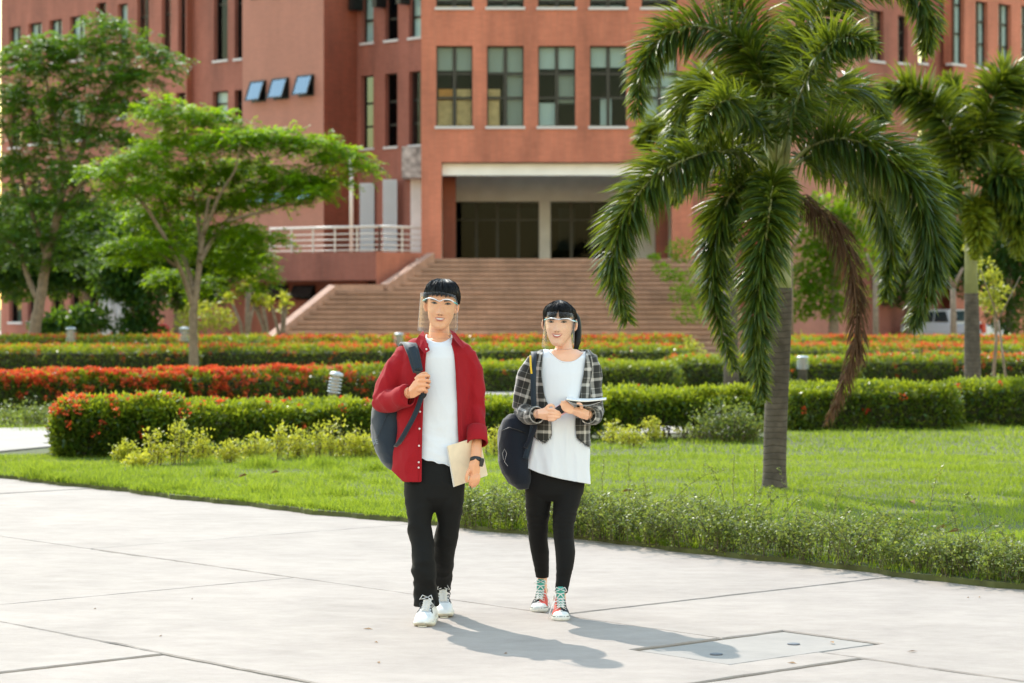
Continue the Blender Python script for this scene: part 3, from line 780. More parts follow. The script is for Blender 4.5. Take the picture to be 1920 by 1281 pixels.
# ================================================================ vegetation
def leaf_quads(P, D, L, Wd, var, up=None, fold=0.0):
    """rhombus leaves: base P, direction D, length L, width Wd -> (verts, quads, var per vertex)"""
    n = len(P); D = unit(D)
    if up is None: up = rng.normal(size=(n, 3)) * 0.6 + np.array([0, 0, 1.0])
    S = unit(np.cross(D, up)); L = np.broadcast_to(L, (n,))[:, None]; Wd = np.broadcast_to(Wd, (n,))[:, None]
    U = np.cross(S, D)
    a = P; b = P + D * L * 0.45 + S * Wd * 0.5 + U * fold * Wd; c = P + D * L; d = P + D * L * 0.45 - S * Wd * 0.5 + U * fold * Wd
    V = np.stack([a, b, c, d], 1).reshape(-1, 3)
    Fq = np.arange(4 * n).reshape(n, 4)
    return V, Fq, np.repeat(np.clip(var, 0, 1), 4)

def build_leaves(name, parts, mat, parent=None, origin=None, stuff=True):
    V = []; Fq = []; A = []; b = 0
    for v, f, a in parts:
        V.append(v); Fq.append(f + b); A.append(a); b += len(v)
    me = mesh_np(name, np.concatenate(V), [np.concatenate(Fq)], attrs={'var': np.concatenate(A)})
    o = link(name, me, mat, parent, origin)
    if stuff: o['kind'] = 'stuff'
    return o

def nz3(P, s, seed=0.0):
    """cheap smooth noise from summed sines, -1..1"""
    x, y, z = P[:, 0] * s + seed, P[:, 1] * s + seed * 1.7, P[:, 2] * s - seed * .6
    return (np.sin(x * 1.0 + 1.3 * np.sin(y * 1.1)) + np.sin(y * 1.37 + 1.1 * np.sin(z * 1.3 + x)) + np.sin(z * 1.71 + 1.2 * np.sin(x * 0.9 - y))
            + 0.6 * np.sin(2.3 * x + 1.7 * y + 0.8 * z)) / 3.6

# ---------------------------------------------------------------- clipped flowering hedges
def hedge(label, A, B, dep, h, zlow=0.0, n=6000, size=0.055, flowers=0, ftop=0.7, gold=0.0, group='clipped flowering hedges', stems=True, thin=0.0, base=0.035, cat='hedge'):
    A = np.array(A, float); B = np.array(B, float); L = np.linalg.norm(B - A); d = (B - A) / L; q = np.array([-d[1], d[0]])   # q points away from camera
    if q[1] < 0: q = -q
    mid = (A + B) / 2 + q * dep / 2
    h -= 0.07
    t = thing('hedge', label, cat, (mid[0], mid[1], base), group)
    zl = zlow
    # core
    def surf(n, jitter=0.05):
        """points on a bumpy box: returns pts, normals"""
        at, af, ae = L * dep, L * (h - zl), 2 * dep * (h - zl)
        k = rng.random(n) * (at * 1.15 + af * 1.0 + af * .25 + ae)
        u = rng.random(n) * L; v = rng.random(n) * dep; z = zl + rng.random(n) * (h - zl); nr = np.zeros((n, 3))
        top = k < at * 1.15; fr = (~top) & (k < at * 1.15 + af); bk = (~top) & (~fr) & (k < at * 1.15 + af * 1.25); en = ~(top | fr | bk)
        z[top] = h; v[fr] = 0; v[bk] = dep; u[en] = np.where(rng.random(en.sum()) < .5, 0, L)
        # round the edges
        nr[top] = (0, 0, 1); nr[fr, 0] = -q[0]; nr[fr, 1] = -q[1]; nr[bk, 0] = q[0]; nr[bk, 1] = q[1]
        e2 = np.where(u[en] > L / 2, 1, -1); nr[en, 0] = d[0] * e2; nr[en, 1] = d[1] * e2
        rr = 0.14
        ez = np.clip((z - (h - rr)) / rr, 0, 1); ev = np.maximum(np.clip((rr - v) / rr, 0, 1), np.clip((v - dep + rr) / rr, 0, 1)); eu = np.maximum(np.clip((rr - u) / rr, 0, 1), np.clip((u - L + rr) / rr, 0, 1))
        cor = np.minimum(ez, np.maximum(ev, eu))
        X = A[0] + d[0] * u + q[0] * v; Y = A[1] + d[1] * u + q[1] * v
        P = np.stack([X, Y, z], 1)
        cdir = np.stack([np.full(n, (A[0] + B[0]) / 2) + q[0] * dep / 2 - X, np.full(n, (A[1] + B[1]) / 2) + q[1] * dep / 2 - Y, np.full(n, h * .5) - z], 1)
        P += unit(cdir) * (cor * 0.055)[:, None]
        bump = nz3(P, 2.2, A[0]) * 0.035 + nz3(P, 5.0, A[0]) * 0.030 + nz3(P, 13.0, A[1]) * 0.02
        P += nr * (bump * 1.5 + rng.normal(size=n) * jitter * 0.5)[:, None]
        return P, nr, z
    P, nr, z = surf(n)
    if thin > 0:                                  # leafless patches low down
        keep = (rng.random(n) < np.clip(((z - zl) / (h - zl)) * (1 + thin) + (1 - thin) * 0.5 + nz3(P, 3.0, 5) * 0.5, 0.05, 1)); P, nr, z = P[keep], nr[keep], z[keep]
    m = len(P)
    D = nr * 0.8 + rng.normal(size=(m, 3)) * 0.75 + np.array([0, 0, 0.45])
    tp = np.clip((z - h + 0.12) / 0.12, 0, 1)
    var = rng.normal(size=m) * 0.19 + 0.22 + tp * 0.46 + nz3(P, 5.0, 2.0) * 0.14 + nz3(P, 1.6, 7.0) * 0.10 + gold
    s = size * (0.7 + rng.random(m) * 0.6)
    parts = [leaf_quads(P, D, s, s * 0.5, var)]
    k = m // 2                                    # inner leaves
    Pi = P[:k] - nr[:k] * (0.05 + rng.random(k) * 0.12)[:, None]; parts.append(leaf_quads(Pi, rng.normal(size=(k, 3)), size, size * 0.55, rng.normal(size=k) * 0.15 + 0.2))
    # shoots standing proud of the top
    k = max(4, int(n * 0.022)); i0 = rng.integers(0, m, k); sel = i0[tp[i0] > 0.5]
    for j in range(5):
        o = P[sel] + np.array([0, 0, 1.0]) * (j * size * 0.22) + rng.normal(size=(len(sel), 3)) * 0.006
        if len(o): parts.append(leaf_quads(o, rng.normal(size=(len(sel), 3)) + np.array([0, 0, 0.9]), size * .8, size * .36, np.full(len(sel), 0.85) + rng.normal(size=len(sel)) * .1 + gold))
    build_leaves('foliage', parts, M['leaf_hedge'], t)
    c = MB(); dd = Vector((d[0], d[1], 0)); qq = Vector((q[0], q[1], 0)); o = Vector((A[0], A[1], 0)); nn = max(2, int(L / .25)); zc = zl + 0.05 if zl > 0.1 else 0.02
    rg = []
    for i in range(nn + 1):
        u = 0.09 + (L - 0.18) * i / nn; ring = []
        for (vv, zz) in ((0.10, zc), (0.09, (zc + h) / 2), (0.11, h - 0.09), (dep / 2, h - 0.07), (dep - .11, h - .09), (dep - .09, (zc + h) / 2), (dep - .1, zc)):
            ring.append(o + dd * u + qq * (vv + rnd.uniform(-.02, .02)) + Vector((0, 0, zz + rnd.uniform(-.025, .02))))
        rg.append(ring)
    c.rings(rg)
    co = c.build('inner_core', M['core'], t); co['kind'] = 'stuff'
    if stems:
        s_ = MB(); ns = int(L * 20)
        for i in range(ns):
            u = rnd.uniform(0.05, L - .05); v = rnd.uniform(.1, dep - .1); p = o + dd * u + qq * v
            tp_ = p + Vector((rnd.uniform(-.12, .12), rnd.uniform(-.08, .08), max(zl + .1, h * .6)))
            s_.tube([p + Vector((0, 0, .02)), (p + tp_) / 2 + Vector((rnd.uniform(-.03, .03), 0, 0)), tp_], [.011, .008, .004], 4, cap=False)
        so = s_.build('stems', M['twig'], t); so['kind'] = 'stuff'
    if flowers:
        flowers = int(flowers * 1.6)
        Pf, nf, zf = surf(flowers * 3, 0.02)
        pr = np.where(zf > h - 0.05, ftop, np.clip((zf - zl) / (h - zl), 0, 1) ** 1.5 * (1 - ftop) * 1.6)
        cl = np.clip(0.62 + nz3(Pf, 1.9, A[0] * 3) * 1.1, 0.04, 1)
        kp = rng.random(len(Pf)) < pr * cl; Pf, nf = Pf[kp][:flowers], nf[kp][:flowers]
        k = 16; m = len(Pf)
        if m == 0: return t
        rad = (0.034 + rng.random(m) * 0.026) * (1.0 + .35 * (A[1] > 50))
        C = np.repeat(Pf + nf * 0.03, k, 0); off = rng.normal(size=(m * k, 3)); off = unit(off + np.repeat(nf, k, 0) * 1.0 + np.array([0, 0, .4]))
        C = C + off * np.repeat(rad, k)[:, None] * (0.6 + rng.random(m * k)[:, None] * .5)
        vv = np.repeat(rng.random(m) * 0.75, k) + rng.normal(size=m * k) * 0.12
        v, f, a = leaf_quads(C, off + rng.normal(size=(m * k, 3)) * 1.2, 0.036, 0.026, vv)
        build_leaves('blossoms', [(v, f, a)], M['petal'], t)
    return t

def GX(px, Y): return ((px - 960.0) / FL * Y, Y)
hedge('rounded low hedge nearest the pavement at left with a few orange blossoms', GX(103, 25.1), GX(352, 25.3), 1.0, 0.64, 0.0, 15000, 0.060, 130, 0.85, stems=True, group=None)
hedge('leggy hedge with bare stems and yellow shoots behind the man in red', GX(350, 25.4), GX(735, 27.2), 0.85, 0.57, 0.12, 14000, 0.058, 14, 0.8, thin=0.5, gold=0.06, group=None)
hedge('short piece of hedge seen between the two people', GX(735, 27.8), GX(1128, 28.4), 0.7, 0.56, 0.10, 8000, 0.056, 14, 0.8, thin=0.4, gold=0.06, group=None)
hedge('yellow topped leggy hedge between the woman and the large palm', GX(1136, 28.4), GX(1440, 28.8), 0.75, 0.62, 0.13, 11500, 0.055, 3, 0.8, thin=0.5, gold=0.12, group=None)
hedge('dense green hedge between the two palm trunks', GX(1478, 30.6), GX(1800, 31.0), 0.8, 0.62, 0.0, 9500, 0.058, 4, 0.5, group=None)
hedge('green hedge running out of the frame beside the right palm trunk', GX(1800, 31.6), GX(2010, 32.0), 0.8, 0.64, 0.0, 6000, 0.058, 3, 0.5, group=None)
hedge('hedge spotted with red blossoms at the far left beyond the garden path', GX(-70, 36.4), GX(352, 36.8), 1.1, 0.62, 0.0, 11000, 0.065, 800, 0.78, group=None)
hedge('hedge covered with bright red blossoms behind the tilted lamp', GX(350, 36.9), GX(745, 39.6), 1.2, 0.62, 0.0, 9500, 0.065, 1250, 0.66, group=None)
hedge('plain green hedge behind the woman, second row', GX(900, 44.0), GX(1272, 44.4), 1.5, 0.60, 0.0, 8500, 0.07, 16, 0.5, gold=0.08, group=None)
hedge('orange flowered hedge half hidden by the hanging palm fronds', GX(1272, 46.0), GX(1470, 46.2), 1.6, 0.66, 0.0, 5000, 0.07, 120, 0.75, group=None)
hedge('red flowered hedge behind the right palm trunk', GX(1610, 48.5), GX(2010, 48.9), 1.6, 0.62, 0.0, 8500, 0.07, 230, 0.7, group=None)
hedge('green hedge just right of the louvred lamp and the large palm', GX(1480, 47.5), GX(1612, 47.7), 1.6, 0.6, 0.0, 3500, 0.07, 20, 0.7, group=None)
hedge('long third row hedge with red blossoms under the left trees', GX(-90, 56.6), GX(372, 57.0), 3.6, 0.66, 0.0, 12000, 0.085, 260, 0.7, gold=0.04, group=None)
hedge('third row hedge between the slim tree and the man', GX(372, 57.4), GX(745, 57.8), 3.6, 0.66, 0.0, 9500, 0.085, 420, 0.85, gold=0.04, group=None)
hedge('third row hedge seen either side of the woman', GX(760, 58.0), GX(1290, 58.4), 3.4, 0.66, 0.0, 12000, 0.085, 300, 0.8, gold=0.03, group=None)
hedge('third row hedge behind the right palm with orange tops', GX(1470, 58.6), GX(2020, 59.0), 3.4, 0.66, 0.0, 12000, 0.085, 600, 0.85, gold=0.0, group=None)
hedge('farthest hedge strip at the foot of the left wing', GX(-100, 63.6), GX(500, 63.8), 2.2, 0.80, 0.0, 8500, 0.10, 500, 0.95, gold=0.02, group=None, stems=False)
hedge('farthest hedge strip in front of the staircase', GX(500, 63.8), GX(1300, 64.0), 2.4, 0.78, 0.0, 11000, 0.10, 1100, 0.95, gold=0.04, group=None, stems=False)
hedge('farthest hedge strip before the parked white vehicle', GX(1470, 63.8), GX(2040, 64.0), 2.4, 0.78, 0.0, 8500, 0.10, 600, 0.95, gold=0.02, group=None, stems=False)

# ---------------------------------------------------------------- lawn grass
def in_path(X, Y):
    p = ((Y > 25.7) & (Y < 30.2) & (X < -4.9)) | ((Y > 28.6) & (Y < 32.2) & (X > -4.9) & (X < 3.3)) | ((Y > 42.1) & (Y < 44.7))
    return p
def grass(n, Ymin, Ymax, hgt, wid, name, label, xr=None, ab=None):
    Y = np.sqrt(rng.random(n) * (Ymax ** 2 - Ymin ** 2) + Ymin ** 2); X = (rng.random(n) * 1.10 - 0.55) * 0.4236 * Y
    if ab is not None: X, Y = ab(n)
    a = (0.66 * X - 0.75 * Y); b = (0.75 * X + 0.66 * Y)
    eb = np.array([edge_b(v) for v in a]) if n < 200000 else 11.28 + 0.05 * np.sin(a * 0.9) + 0.035 * np.sin(a * 3.1 + 1) + 0.02 * np.sin(a * 9.7)
    kp = (b > eb + rng.normal(size=len(b)) * 0.015 - 0.01) & ~in_path(X, Y)
    X, Y, b, eb = X[kp], Y[kp], b[kp], eb[kp]; m = len(X)
    P = np.stack([X, Y, np.full(m, 0.03)], 1)
    cl = 0.65 + 0.55 * np.clip(nz3(P * np.array([1, 1, 0]), 3.1, 1.0), -1, 1) + 0.2 * nz3(P, 9.0, 4.0)
    h = hgt * np.clip(cl, 0.35, 1.5) * (0.55 + rng.random(m) * 0.9)
    lean = rng.normal(size=(m, 2)) * 0.45
    th = rng.random(m) * np.pi; sx, sy = np.cos(th) * wid / 2, np.sin(th) * wid / 2
    k = np.stack([sx, sy, np.zeros(m)], 1)
    mid = P + np.stack([lean[:, 0] * h * .35, lean[:, 1] * h * .35, h * 0.6], 1); tip = P + np.stack([lean[:, 0] * h, lean[:, 1] * h, h], 1)
    V = np.stack([P - k, P + k, mid + k * .7, mid - k * .7, tip], 1).reshape(-1, 3)
    base = np.arange(m)[:, None] * 5
    Q = base + np.array([0, 1, 2, 3]); T = base + np.array([3, 2, 4])
    var = 0.46 + nz3(P, 0.8, 3.0) * 0.28 + nz3(P, 2.9, 8.0) * 0.20 + rng.normal(size=m) * 0.18
    dry = rng.random(m) < 0.03; var[dry] = 1.0
    me = mesh_np(name, V, [Q, T], attrs={'var': np.repeat(np.clip(var, 0, 1), 5)})
    o = link(name, me, M['blade'], None, (0, 20, 0.03)); tag(o, label, None, None, 'stuff')
    return o
grass(210000, 13.6, 25.5, 0.055, 0.0065, 'lawn_grass', 'short bright green lawn grass beside the pavement')
grass(95000, 25.5, 40, 0.07, 0.012, 'meadow_grass', 'grass between the hedge rows')
grass(50000, 40, 66, 0.09, 0.022, 'distant_grass', 'far grass strips between the back hedges')
def left_strip(n):
    a = rng.uniform(-22, -11, n); b = 11.27 + rng.random(n) ** 2.2 * 1.2
    X = (0.66 * a + 0.75 * b) / 0.9981; Y = (-0.75 * a + 0.66 * b) / 0.9981
    return X, Y
grass(26000, 0, 0, 0.075, 0.007, 'verge_grass', 'longer ragged grass along the pavement edge at left', ab=left_strip)
def tall_tuft(n):
    c = rng.integers(0, 26, n); cx = rng.random(26); r0 = np.random.default_rng(5)
    px = r0.uniform(20, 720, 26); Y0 = r0.uniform(20.0, 24.5, 26)
    X = (px[c] - 960) / FL * Y0[c] + rng.normal(size=n) * .08; return X, Y0[c] + rng.normal(size=n) * .08
grass(5200, 0, 0, 0.14, 0.008, 'tall_grass', 'taller grass tufts in the lawn at left', ab=tall_tuft)

# ---------------------------------------------------------------- creeping shrub along the pavement edge
def creeper():
    n = 5200; P = []; D = []; S = []; V = []
    tw = MB()
    for i in range(1900):
        a = rnd.uniform(-16.3, -5.0)
        t0 = (a + 16.3) / 11.3
        wd = (0.95 if a < -9.5 else 0.62) * min(1, (a + 16.5) / 1.0)
        b = 11.22 + abs(rnd.gauss(0, 0.42)) * wd
        if rnd.random() < 0.35: b = 11.2 + rnd.random() * 0.3
        X, Y = AB(a, b)
        if X < -0.42: continue
        den = 0.5 + 0.5 * noise.noise(Vector((a * 1.3, b * 1.3, 4)))
        if den < 0.2: continue
        hgt = (0.12 + 0.20 * den) * (1.1 if a < -9.5 else 0.7) * rnd.uniform(.6, 1.25)
        if rnd.random() < 0.05: hgt *= 1.9
        dx, dy = rnd.gauss(0, .55), rnd.gauss(0, .55)
        pts = [Vector((X, Y, .03))]
        for k in range(1, 6):
            f = k / 5; pts.append(Vector((X + dx * hgt * f ** 1.4, Y + dy * hgt * f ** 1.4, .03 + hgt * math.sin(f * 1.45) + rnd.uniform(-.01, .01))))
        tw.tube(pts, [.003, .0025, .002, .0018, .0015, .001], 3, cap=False)
        nl = int(26 + hgt * 95)
        for k in range(nl):
            f = rnd.random() ** .8 * 5; j = min(4, int(f)); p = pts[j].lerp(pts[j + 1], f - j)
            P.append(p + Vector((rnd.gauss(0, .012), rnd.gauss(0, .012), rnd.gauss(0, .01)))); D.append((rnd.gauss(0, 1), rnd.gauss(0, 1), rnd.gauss(.35, .6))); S.append(rnd.uniform(.014, .032)); V.append(rnd.gauss(.45, .22))
    t = thing('creeping_shrub', 'low tangled small-leaved shrub spilling along the pavement edge behind the woman', 'shrub', (1.2, 17, 0.03))
    P = np.array([tuple(p) for p in P]); D = np.array(D); S = np.array(S)
    build_leaves('leaves', [leaf_quads(P, D, S, S * .62, np.array(V))], M['leaf_creeper'], t)
    o = tw.build('twigs', M['twig'], t); o['kind'] = 'stuff'
creeper()
# upright sprigs rising out of the creeper
sprig_px = [(1128, 905, 60), (1215, 930, 50), (1375, 912, 75), (1417, 915, 60), (1478, 935, 75), (1560, 960, 60), (1255, 960, 40), (1325, 950, 50), (1620, 985, 35), (1700, 1010, 45), (1180, 890, 45)]
for i, (px, py, hp) in enumerate(sprig_px):
    g = G(px, py + 45); s = FL / g.y; h = hp / s + .12; P = []; D = []; tw = MB(); lean = rnd.uniform(-.25, .25)
    pts = [g + Vector((lean * h * f * f + rnd.uniform(-.01, .01), rnd.uniform(-.02, .02), h * f)) for f in [j / 8 for j in range(9)]]
    t = thing('sprig', 'thin upright sprig in the creeping shrub, number'.replace(', number', '') + ', ' + ['just right of the woman', 'second tall one right of the woman', 'tallest, left of the large palm trunk', 'in front of the large palm trunk', 'touching the large palm trunk on its right', 'well right of the large palm trunk', 'short, midway between woman and palm', 'short, a step left of the palm', 'short, among the shrubs at right', 'farthest right, in the low shrubs', 'behind the one nearest the woman'][i], 'plant', g, 'upright sprigs in the creeping shrub')
    tw.tube(pts, .0022, 4); tw.build('stem', M['twig'], t)
    for k in range(70):
        f = rnd.uniform(1.5, 8); j = min(7, int(f)); p = pts[j].lerp(pts[j + 1], f - j); P.append(tuple(p + Vector((rnd.gauss(0, .006), rnd.gauss(0, .006), 0)))); D.append((rnd.gauss(0, 1), rnd.gauss(0, 1), .5))
    build_leaves('leaves', [leaf_quads(np.array(P), np.array(D), .018, .011, rng.normal(size=70) * .15 + .75)], M['leaf_creeper'], t, stuff=False)
for i, (px, py) in enumerate([(1175, 942), (1710, 965), (1765, 1015), (1790, 1022), (515, 905), (455, 912), (1445, 1045), (1095, 1003)]):
    p = G(px, py); m = MB(); a = rnd.uniform(0, 3); L = .05; d = Vector((math.cos(a), math.sin(a), .1)); s_ = Vector((-d.y, d.x, 0)) * L * .6; q = p + Vector((0, 0, .09))
    m.add([q - d * L, q - s_ * .8 + Vector((0, 0, .03)), q + d * L, q + s_ * .8 + Vector((0, 0, .02)), q], [(0, 4, 1), (1, 4, 2), (2, 4, 3), (3, 4, 0)])
    o = m.build('fallen_leaf', Mdry, None, p); tag(o, 'curled brown leaf caught in the green, ' + ['midway between woman and palm', 'right of the palm trunk', 'on the lawn at right', 'on the lawn at right, beside its twin', 'on the lawn left of the man', 'on the lawn, left of the other one', 'at the pavement edge below the palm', "by the woman's knee"][i], 'leaf', 'brown leaves in the green')

# ---------------------------------------------------------------- golden shoots and weedy bushes
def bush(label, px, pyb, wpx, hpx, mat, n, size, var0, upright=0.5, cat='bush', group=None, Y=None, dep=None, gold=0):
    g = G(px, pyb) if Y is None else Vector(((px - 960) / FL * Y, Y, 0.035)); s = FL / g.y; w = wpx / s / 2; h = hpx / s; dep = dep or w * .7
    t = thing('bush', label, cat, (g.x, g.y, .03), group)
    ns = max(5, n // 45); tw = MB(); P = []; D = []; V = []
    for i in range(ns):
        a = rnd.uniform(0, 6.28); r_ = math.sqrt(rnd.random()); bx, by = g.x + math.cos(a) * r_ * w * .75, g.y + math.sin(a) * r_ * dep * .75
        hh = h * rnd.uniform(.55, 1.05) * (1 - .45 * r_ * r_); lx = math.cos(a) * r_ * w * .35 + rnd.gauss(0, w * .06)
        pts = [Vector((bx + lx * f * f, by, .03 + hh * f)) for f in (0, .3, .6, .85, 1)]
        tw.tube(pts, [.006, .005, .004, .003, .0015], 4, cap=False)
        for k in range(45):
            f = (0.12 + 0.88 * rnd.random()) * 4; j = min(3, int(f)); p = pts[j].lerp(pts[j + 1], f - j); sp = size * 1.1
            P.append((p.x + rnd.gauss(0, sp), p.y + rnd.gauss(0, sp), p.z + rnd.gauss(0, sp * .5))); D.append((rnd.gauss(0, 1), rnd.gauss(0, 1), rnd.gauss(upright, .5))); V.append(rnd.gauss(var0 + .25 * (f / 4 - .5), .16))
    P = np.array(P); build_leaves('foliage', [leaf_quads(P, np.array(D), size * (.7 + rng.random(len(P)) * .6), size * .5, np.array(V))], M[mat], t)
    o = tw.build('stems', M['twig'], t); o['kind'] = 'stuff'
gs = [(237, 876, 34, 40), (285, 880, 44, 66), (335, 878, 36, 84), (372, 876, 44, 60), (258, 884, 30, 26), (430, 875, 30, 42), (482, 870, 40, 44), (520, 868, 52, 62), (560, 866, 50, 50), (592, 868, 46, 58), (630, 866, 50, 66), (665, 865, 46, 50), (690, 866, 38, 44), (925, 862, 50, 55),
      (1155, 838, 60, 42), (1180, 845, 54, 38), (1225, 835, 44, 40), (1290, 822, 52, 44), (1330, 800, 46, 38), (1560, 805, 44, 40), (1600, 804, 44, 44), (1640, 803, 46, 40), (1685, 802, 50, 46), (1530, 806, 40, 32), (1740, 800, 44, 36), (1880, 790, 50, 52), (1915, 786, 50, 50)]
gl = ['at the foot of the rounded left hedge', 'under the leggy hedge behind the man', 'between the woman and the large palm', 'in front of the hedge right of the large palm']
ORD = ['leftmost', 'second from left', 'third from left', 'fourth from left', 'fifth from left', 'sixth from left', 'seventh from left', 'eighth from left', 'ninth from left', 'tenth from left']
cnt = [0, 0, 0, 0]
for i, (px, py, w, h) in enumerate(sorted(gs)):
    k = 0 if px < 400 else 1 if px < 950 else 2 if px < 1400 else 3
    cnt[k] += 1
    bush('golden yellow shrub ' + gl[k] + ', ' + ORD[cnt[k] - 1], px, py, w * 1.15, h * 1.2, 'leaf_gold', 460, .042, .5 if i % 3 else .3, .7, 'shrub', 'golden shrubs ' + gl[k])
bush('loose green weedy bush just left of the large palm trunk', 1362, 835, 170, 78, 'leaf_creeper', 2600, .05, .35)
bush('low grey green weeds around the right palm trunk', 1760, 800, 130, 46, 'leaf_creeper', 1400, .045, .4)
bush('green weeds right of the right palm trunk', 1875, 798, 110, 60, 'leaf_creeper', 1500, .05, .35)
bush('small weed beside the large palm trunk on its right', 1500, 812, 60, 60, 'leaf_creeper', 700, .05, .4)
bush('wild greenery in front of the far left hedge', 60, 805, 170, 52, 'leaf_creeper', 1500, .05, .35)
bush('rounded green shrub at the foot of the staircase', 612, 637, 95, 40, 'leaf_tree_dark', 2600, .11, .55, Y=67.2)
bush('tall pale shrub between the palms and the staircase end', 1290, 660, 70, 62, 'leaf_gold', 1200, .09, .2, Y=60, upright=.3)

# ---------------------------------------------------------------- broadleaf trees
def compound(O, Dr, length, pairs, ll, lw, droop, var):
    """feathery compound leaves: O origins (n,3), Dr directions, pairs of leaflets; returns a leaf_quads tuple"""
    n = len(O); Dr = unit(Dr); side = unit(np.cross(Dr, np.array([0, 0, 1.0]) + rng.normal(size=(n, 3)) * .2))
    Ps, Ds, Vs = [], [], []
    for k in range(pairs):
        f = (k + 1) / pairs
        p = O + Dr * (length * f)[:, None] if hasattr(length, '__len__') else O + Dr * length * f
        p = p + np.array([0, 0, -1.0]) * (droop * f * f)[:, None]
        for sgn in (-1, 1):
            Ps.append(p); Ds.append(side * sgn + Dr * .45 + np.array([0, 0, -0.25]) + rng.normal(size=(n, 3)) * .18); Vs.append(var + rng.normal(size=n) * .07)
    P = np.concatenate(Ps); D = np.concatenate(Ds); V = np.concatenate(Vs)
    return leaf_quads(P, D, ll * (0.8 + rng.random(len(P)) * .4), lw, V, up=np.tile(np.array([0, 0, 1.0]), (len(P), 1)) + rng.normal(size=(len(P), 3)) * .35)

def tree(name, label, Y, limbs, clumps, mat, per=60, ll=.085, lw=.035, leaf_len=.38, var0=.45, dens=1.0, bark='bark', cat='tree', origin=None, inner=0.3):
    """limbs: [(list of (px,py,dy), r0, r1)], clumps: [(px,py,rx,ry,dy)] in photo pixels at distance Y"""
    org = origin or W(limbs[0][0][0][0], limbs[0][0][0][1], Y); org = Vector((org[0], org[1], 0.03))
    t = thing(name, label, cat, org)
    for k, (pts, r0, r1) in enumerate(limbs):
        P = [tuple(W(p[0], p[1], Y + p[2])) for p in pts]; S = spline(P, max(6, len(P) * 5)); n = len(S)
        if k == 0: S[0][2] = min(S[0][2], 0.0)
        S = S + rng.normal(size=S.shape) * r1 * .2
        m = MB(); m.tube([Vector(s) for s in S], [r0 + (r1 - r0) * i / (n - 1) + (0.35 * r0 * math.exp(-i / 1.2) if k == 0 else 0) for i in range(n)], 10)
        m.build('trunk' if k == 0 else 'limb', M[bark], t, smooth=True)
    parts = []
    s = FL / Y
    for (px, py, rx, ry, dy) in clumps:
        c = np.array(W(px, py, Y + dy)); rx_, rz_ = rx / s * .92, ry / s * 1.4; n = int(per * dens * (rx_ * rx_ + rx_ * rz_ * .8) * 1.6) + 8
        u = rng.normal(size=(n, 3)); u = unit(u); r_ = rng.random(n) ** .45
        u[:, 2] = np.where(rng.random(n) < .72, np.abs(u[:, 2]), u[:, 2] * .6)
        O = c + u * r_[:, None] * np.array([rx_, rx_ * .9, rz_])
        D = u * np.array([1, 1, .25]) + rng.normal(size=(n, 3)) * np.array([.5, .5, .2]) + np.array([0, 0, .12])
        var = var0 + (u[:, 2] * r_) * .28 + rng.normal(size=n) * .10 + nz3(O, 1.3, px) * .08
        parts.append(compound(O, D, leaf_len * (.7 + rng.random(n) * .6), 8, ll, lw, leaf_len * (.25 + rng.random(n) * .5), var))
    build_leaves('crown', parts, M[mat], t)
    return t

# the bright slim tree behind the second hedge
tree('slim_tree', 'slim pale trunked tree with a spreading bright yellow green crown left of the stairs', 55.5,
     [([(365, 716, 0), (363, 660, 0), (362, 600, 0), (366, 560, 0), (371, 520, .1), (376, 478, .1), (382, 430, .2), (392, 370, .2)], .12, .04),
      ([(362, 575, 0), (350, 535, -.1), (336, 500, -.3), (300, 430, -.5), (262, 375, -.7), (212, 335, -.9), (190, 318, -1)], .075, .02),
      ([(375, 490, 0), (395, 455, .3), (425, 415, .6), (462, 368, .7), (505, 318, .8)], .07, .02),
      ([(366, 550, 0), (345, 485, .4), (310, 400, .7), (290, 330, 1), (280, 270, 1)], .07, .02),
      ([(376, 478, 0), (372, 420, .5), (360, 350, .8), (352, 290, 1)], .05, .015),
      ([(382, 440, 0), (410, 370, -.4), (440, 320, -.8), (450, 270, -1)], .05, .015),
      ([(330, 500, 0), (290, 470, -.5), (250, 455, -1), (225, 452, -1)], .04, .015),
      ([(425, 415, 0), (480, 400, 0), (540, 385, .2), (590, 380, .3)], .04, .015),
      ([(462, 368, .7), (540, 330, .5), (610, 305, .3), (660, 310, .3)], .035, .012)],
     [(215, 325, 62, 16, -.9), (275, 300, 60, 18, -.6), (300, 215, 46, 26, 0), (350, 232, 52, 26, .2), (402, 228, 48, 18, .3), (330, 275, 70, 20, .4), (420, 275, 66, 22, -.5), (470, 262, 60, 18, 0), (530, 265, 60, 16, .4), (590, 280, 62, 18, .3), (640, 300, 50, 18, 0), (680, 322, 26, 16, 0),
      (250, 360, 52, 16, -1), (320, 335, 62, 20, .6), (395, 325, 62, 20, .8), (470, 320, 62, 20, .6), (545, 335, 60, 16, 0), (580, 365, 44, 13, -.4), (500, 372, 62, 18, .5), (430, 385, 58, 18, 1), (350, 390, 62, 18, 1), (280, 410, 50, 14, .6), (250, 462, 50, 14, -1), (300, 470, 42, 12, -.6), (240, 490, 30, 10, -1), (440, 440, 62, 18, .7), (500, 452, 40, 14, .4), (400, 482, 56, 16, 1.0), (470, 490, 46, 18, .8), (495, 522, 22, 16, .5), (470, 545, 20, 12, .6), (440, 510, 44, 16, 1.2), (380, 540, 40, 14, 1.4), (320, 520, 40, 14, 1.4), (560, 350, 50, 14, .4), (620, 345, 40, 12, .3), (300, 360, 60, 18, 1.2), (440, 350, 60, 18, 1.2), (350, 450, 46, 14, 1.2), (310, 440, 30, 10, 0)],
     'leaf_tree', per=150, ll=.108, lw=.044, leaf_len=.38, var0=.52)
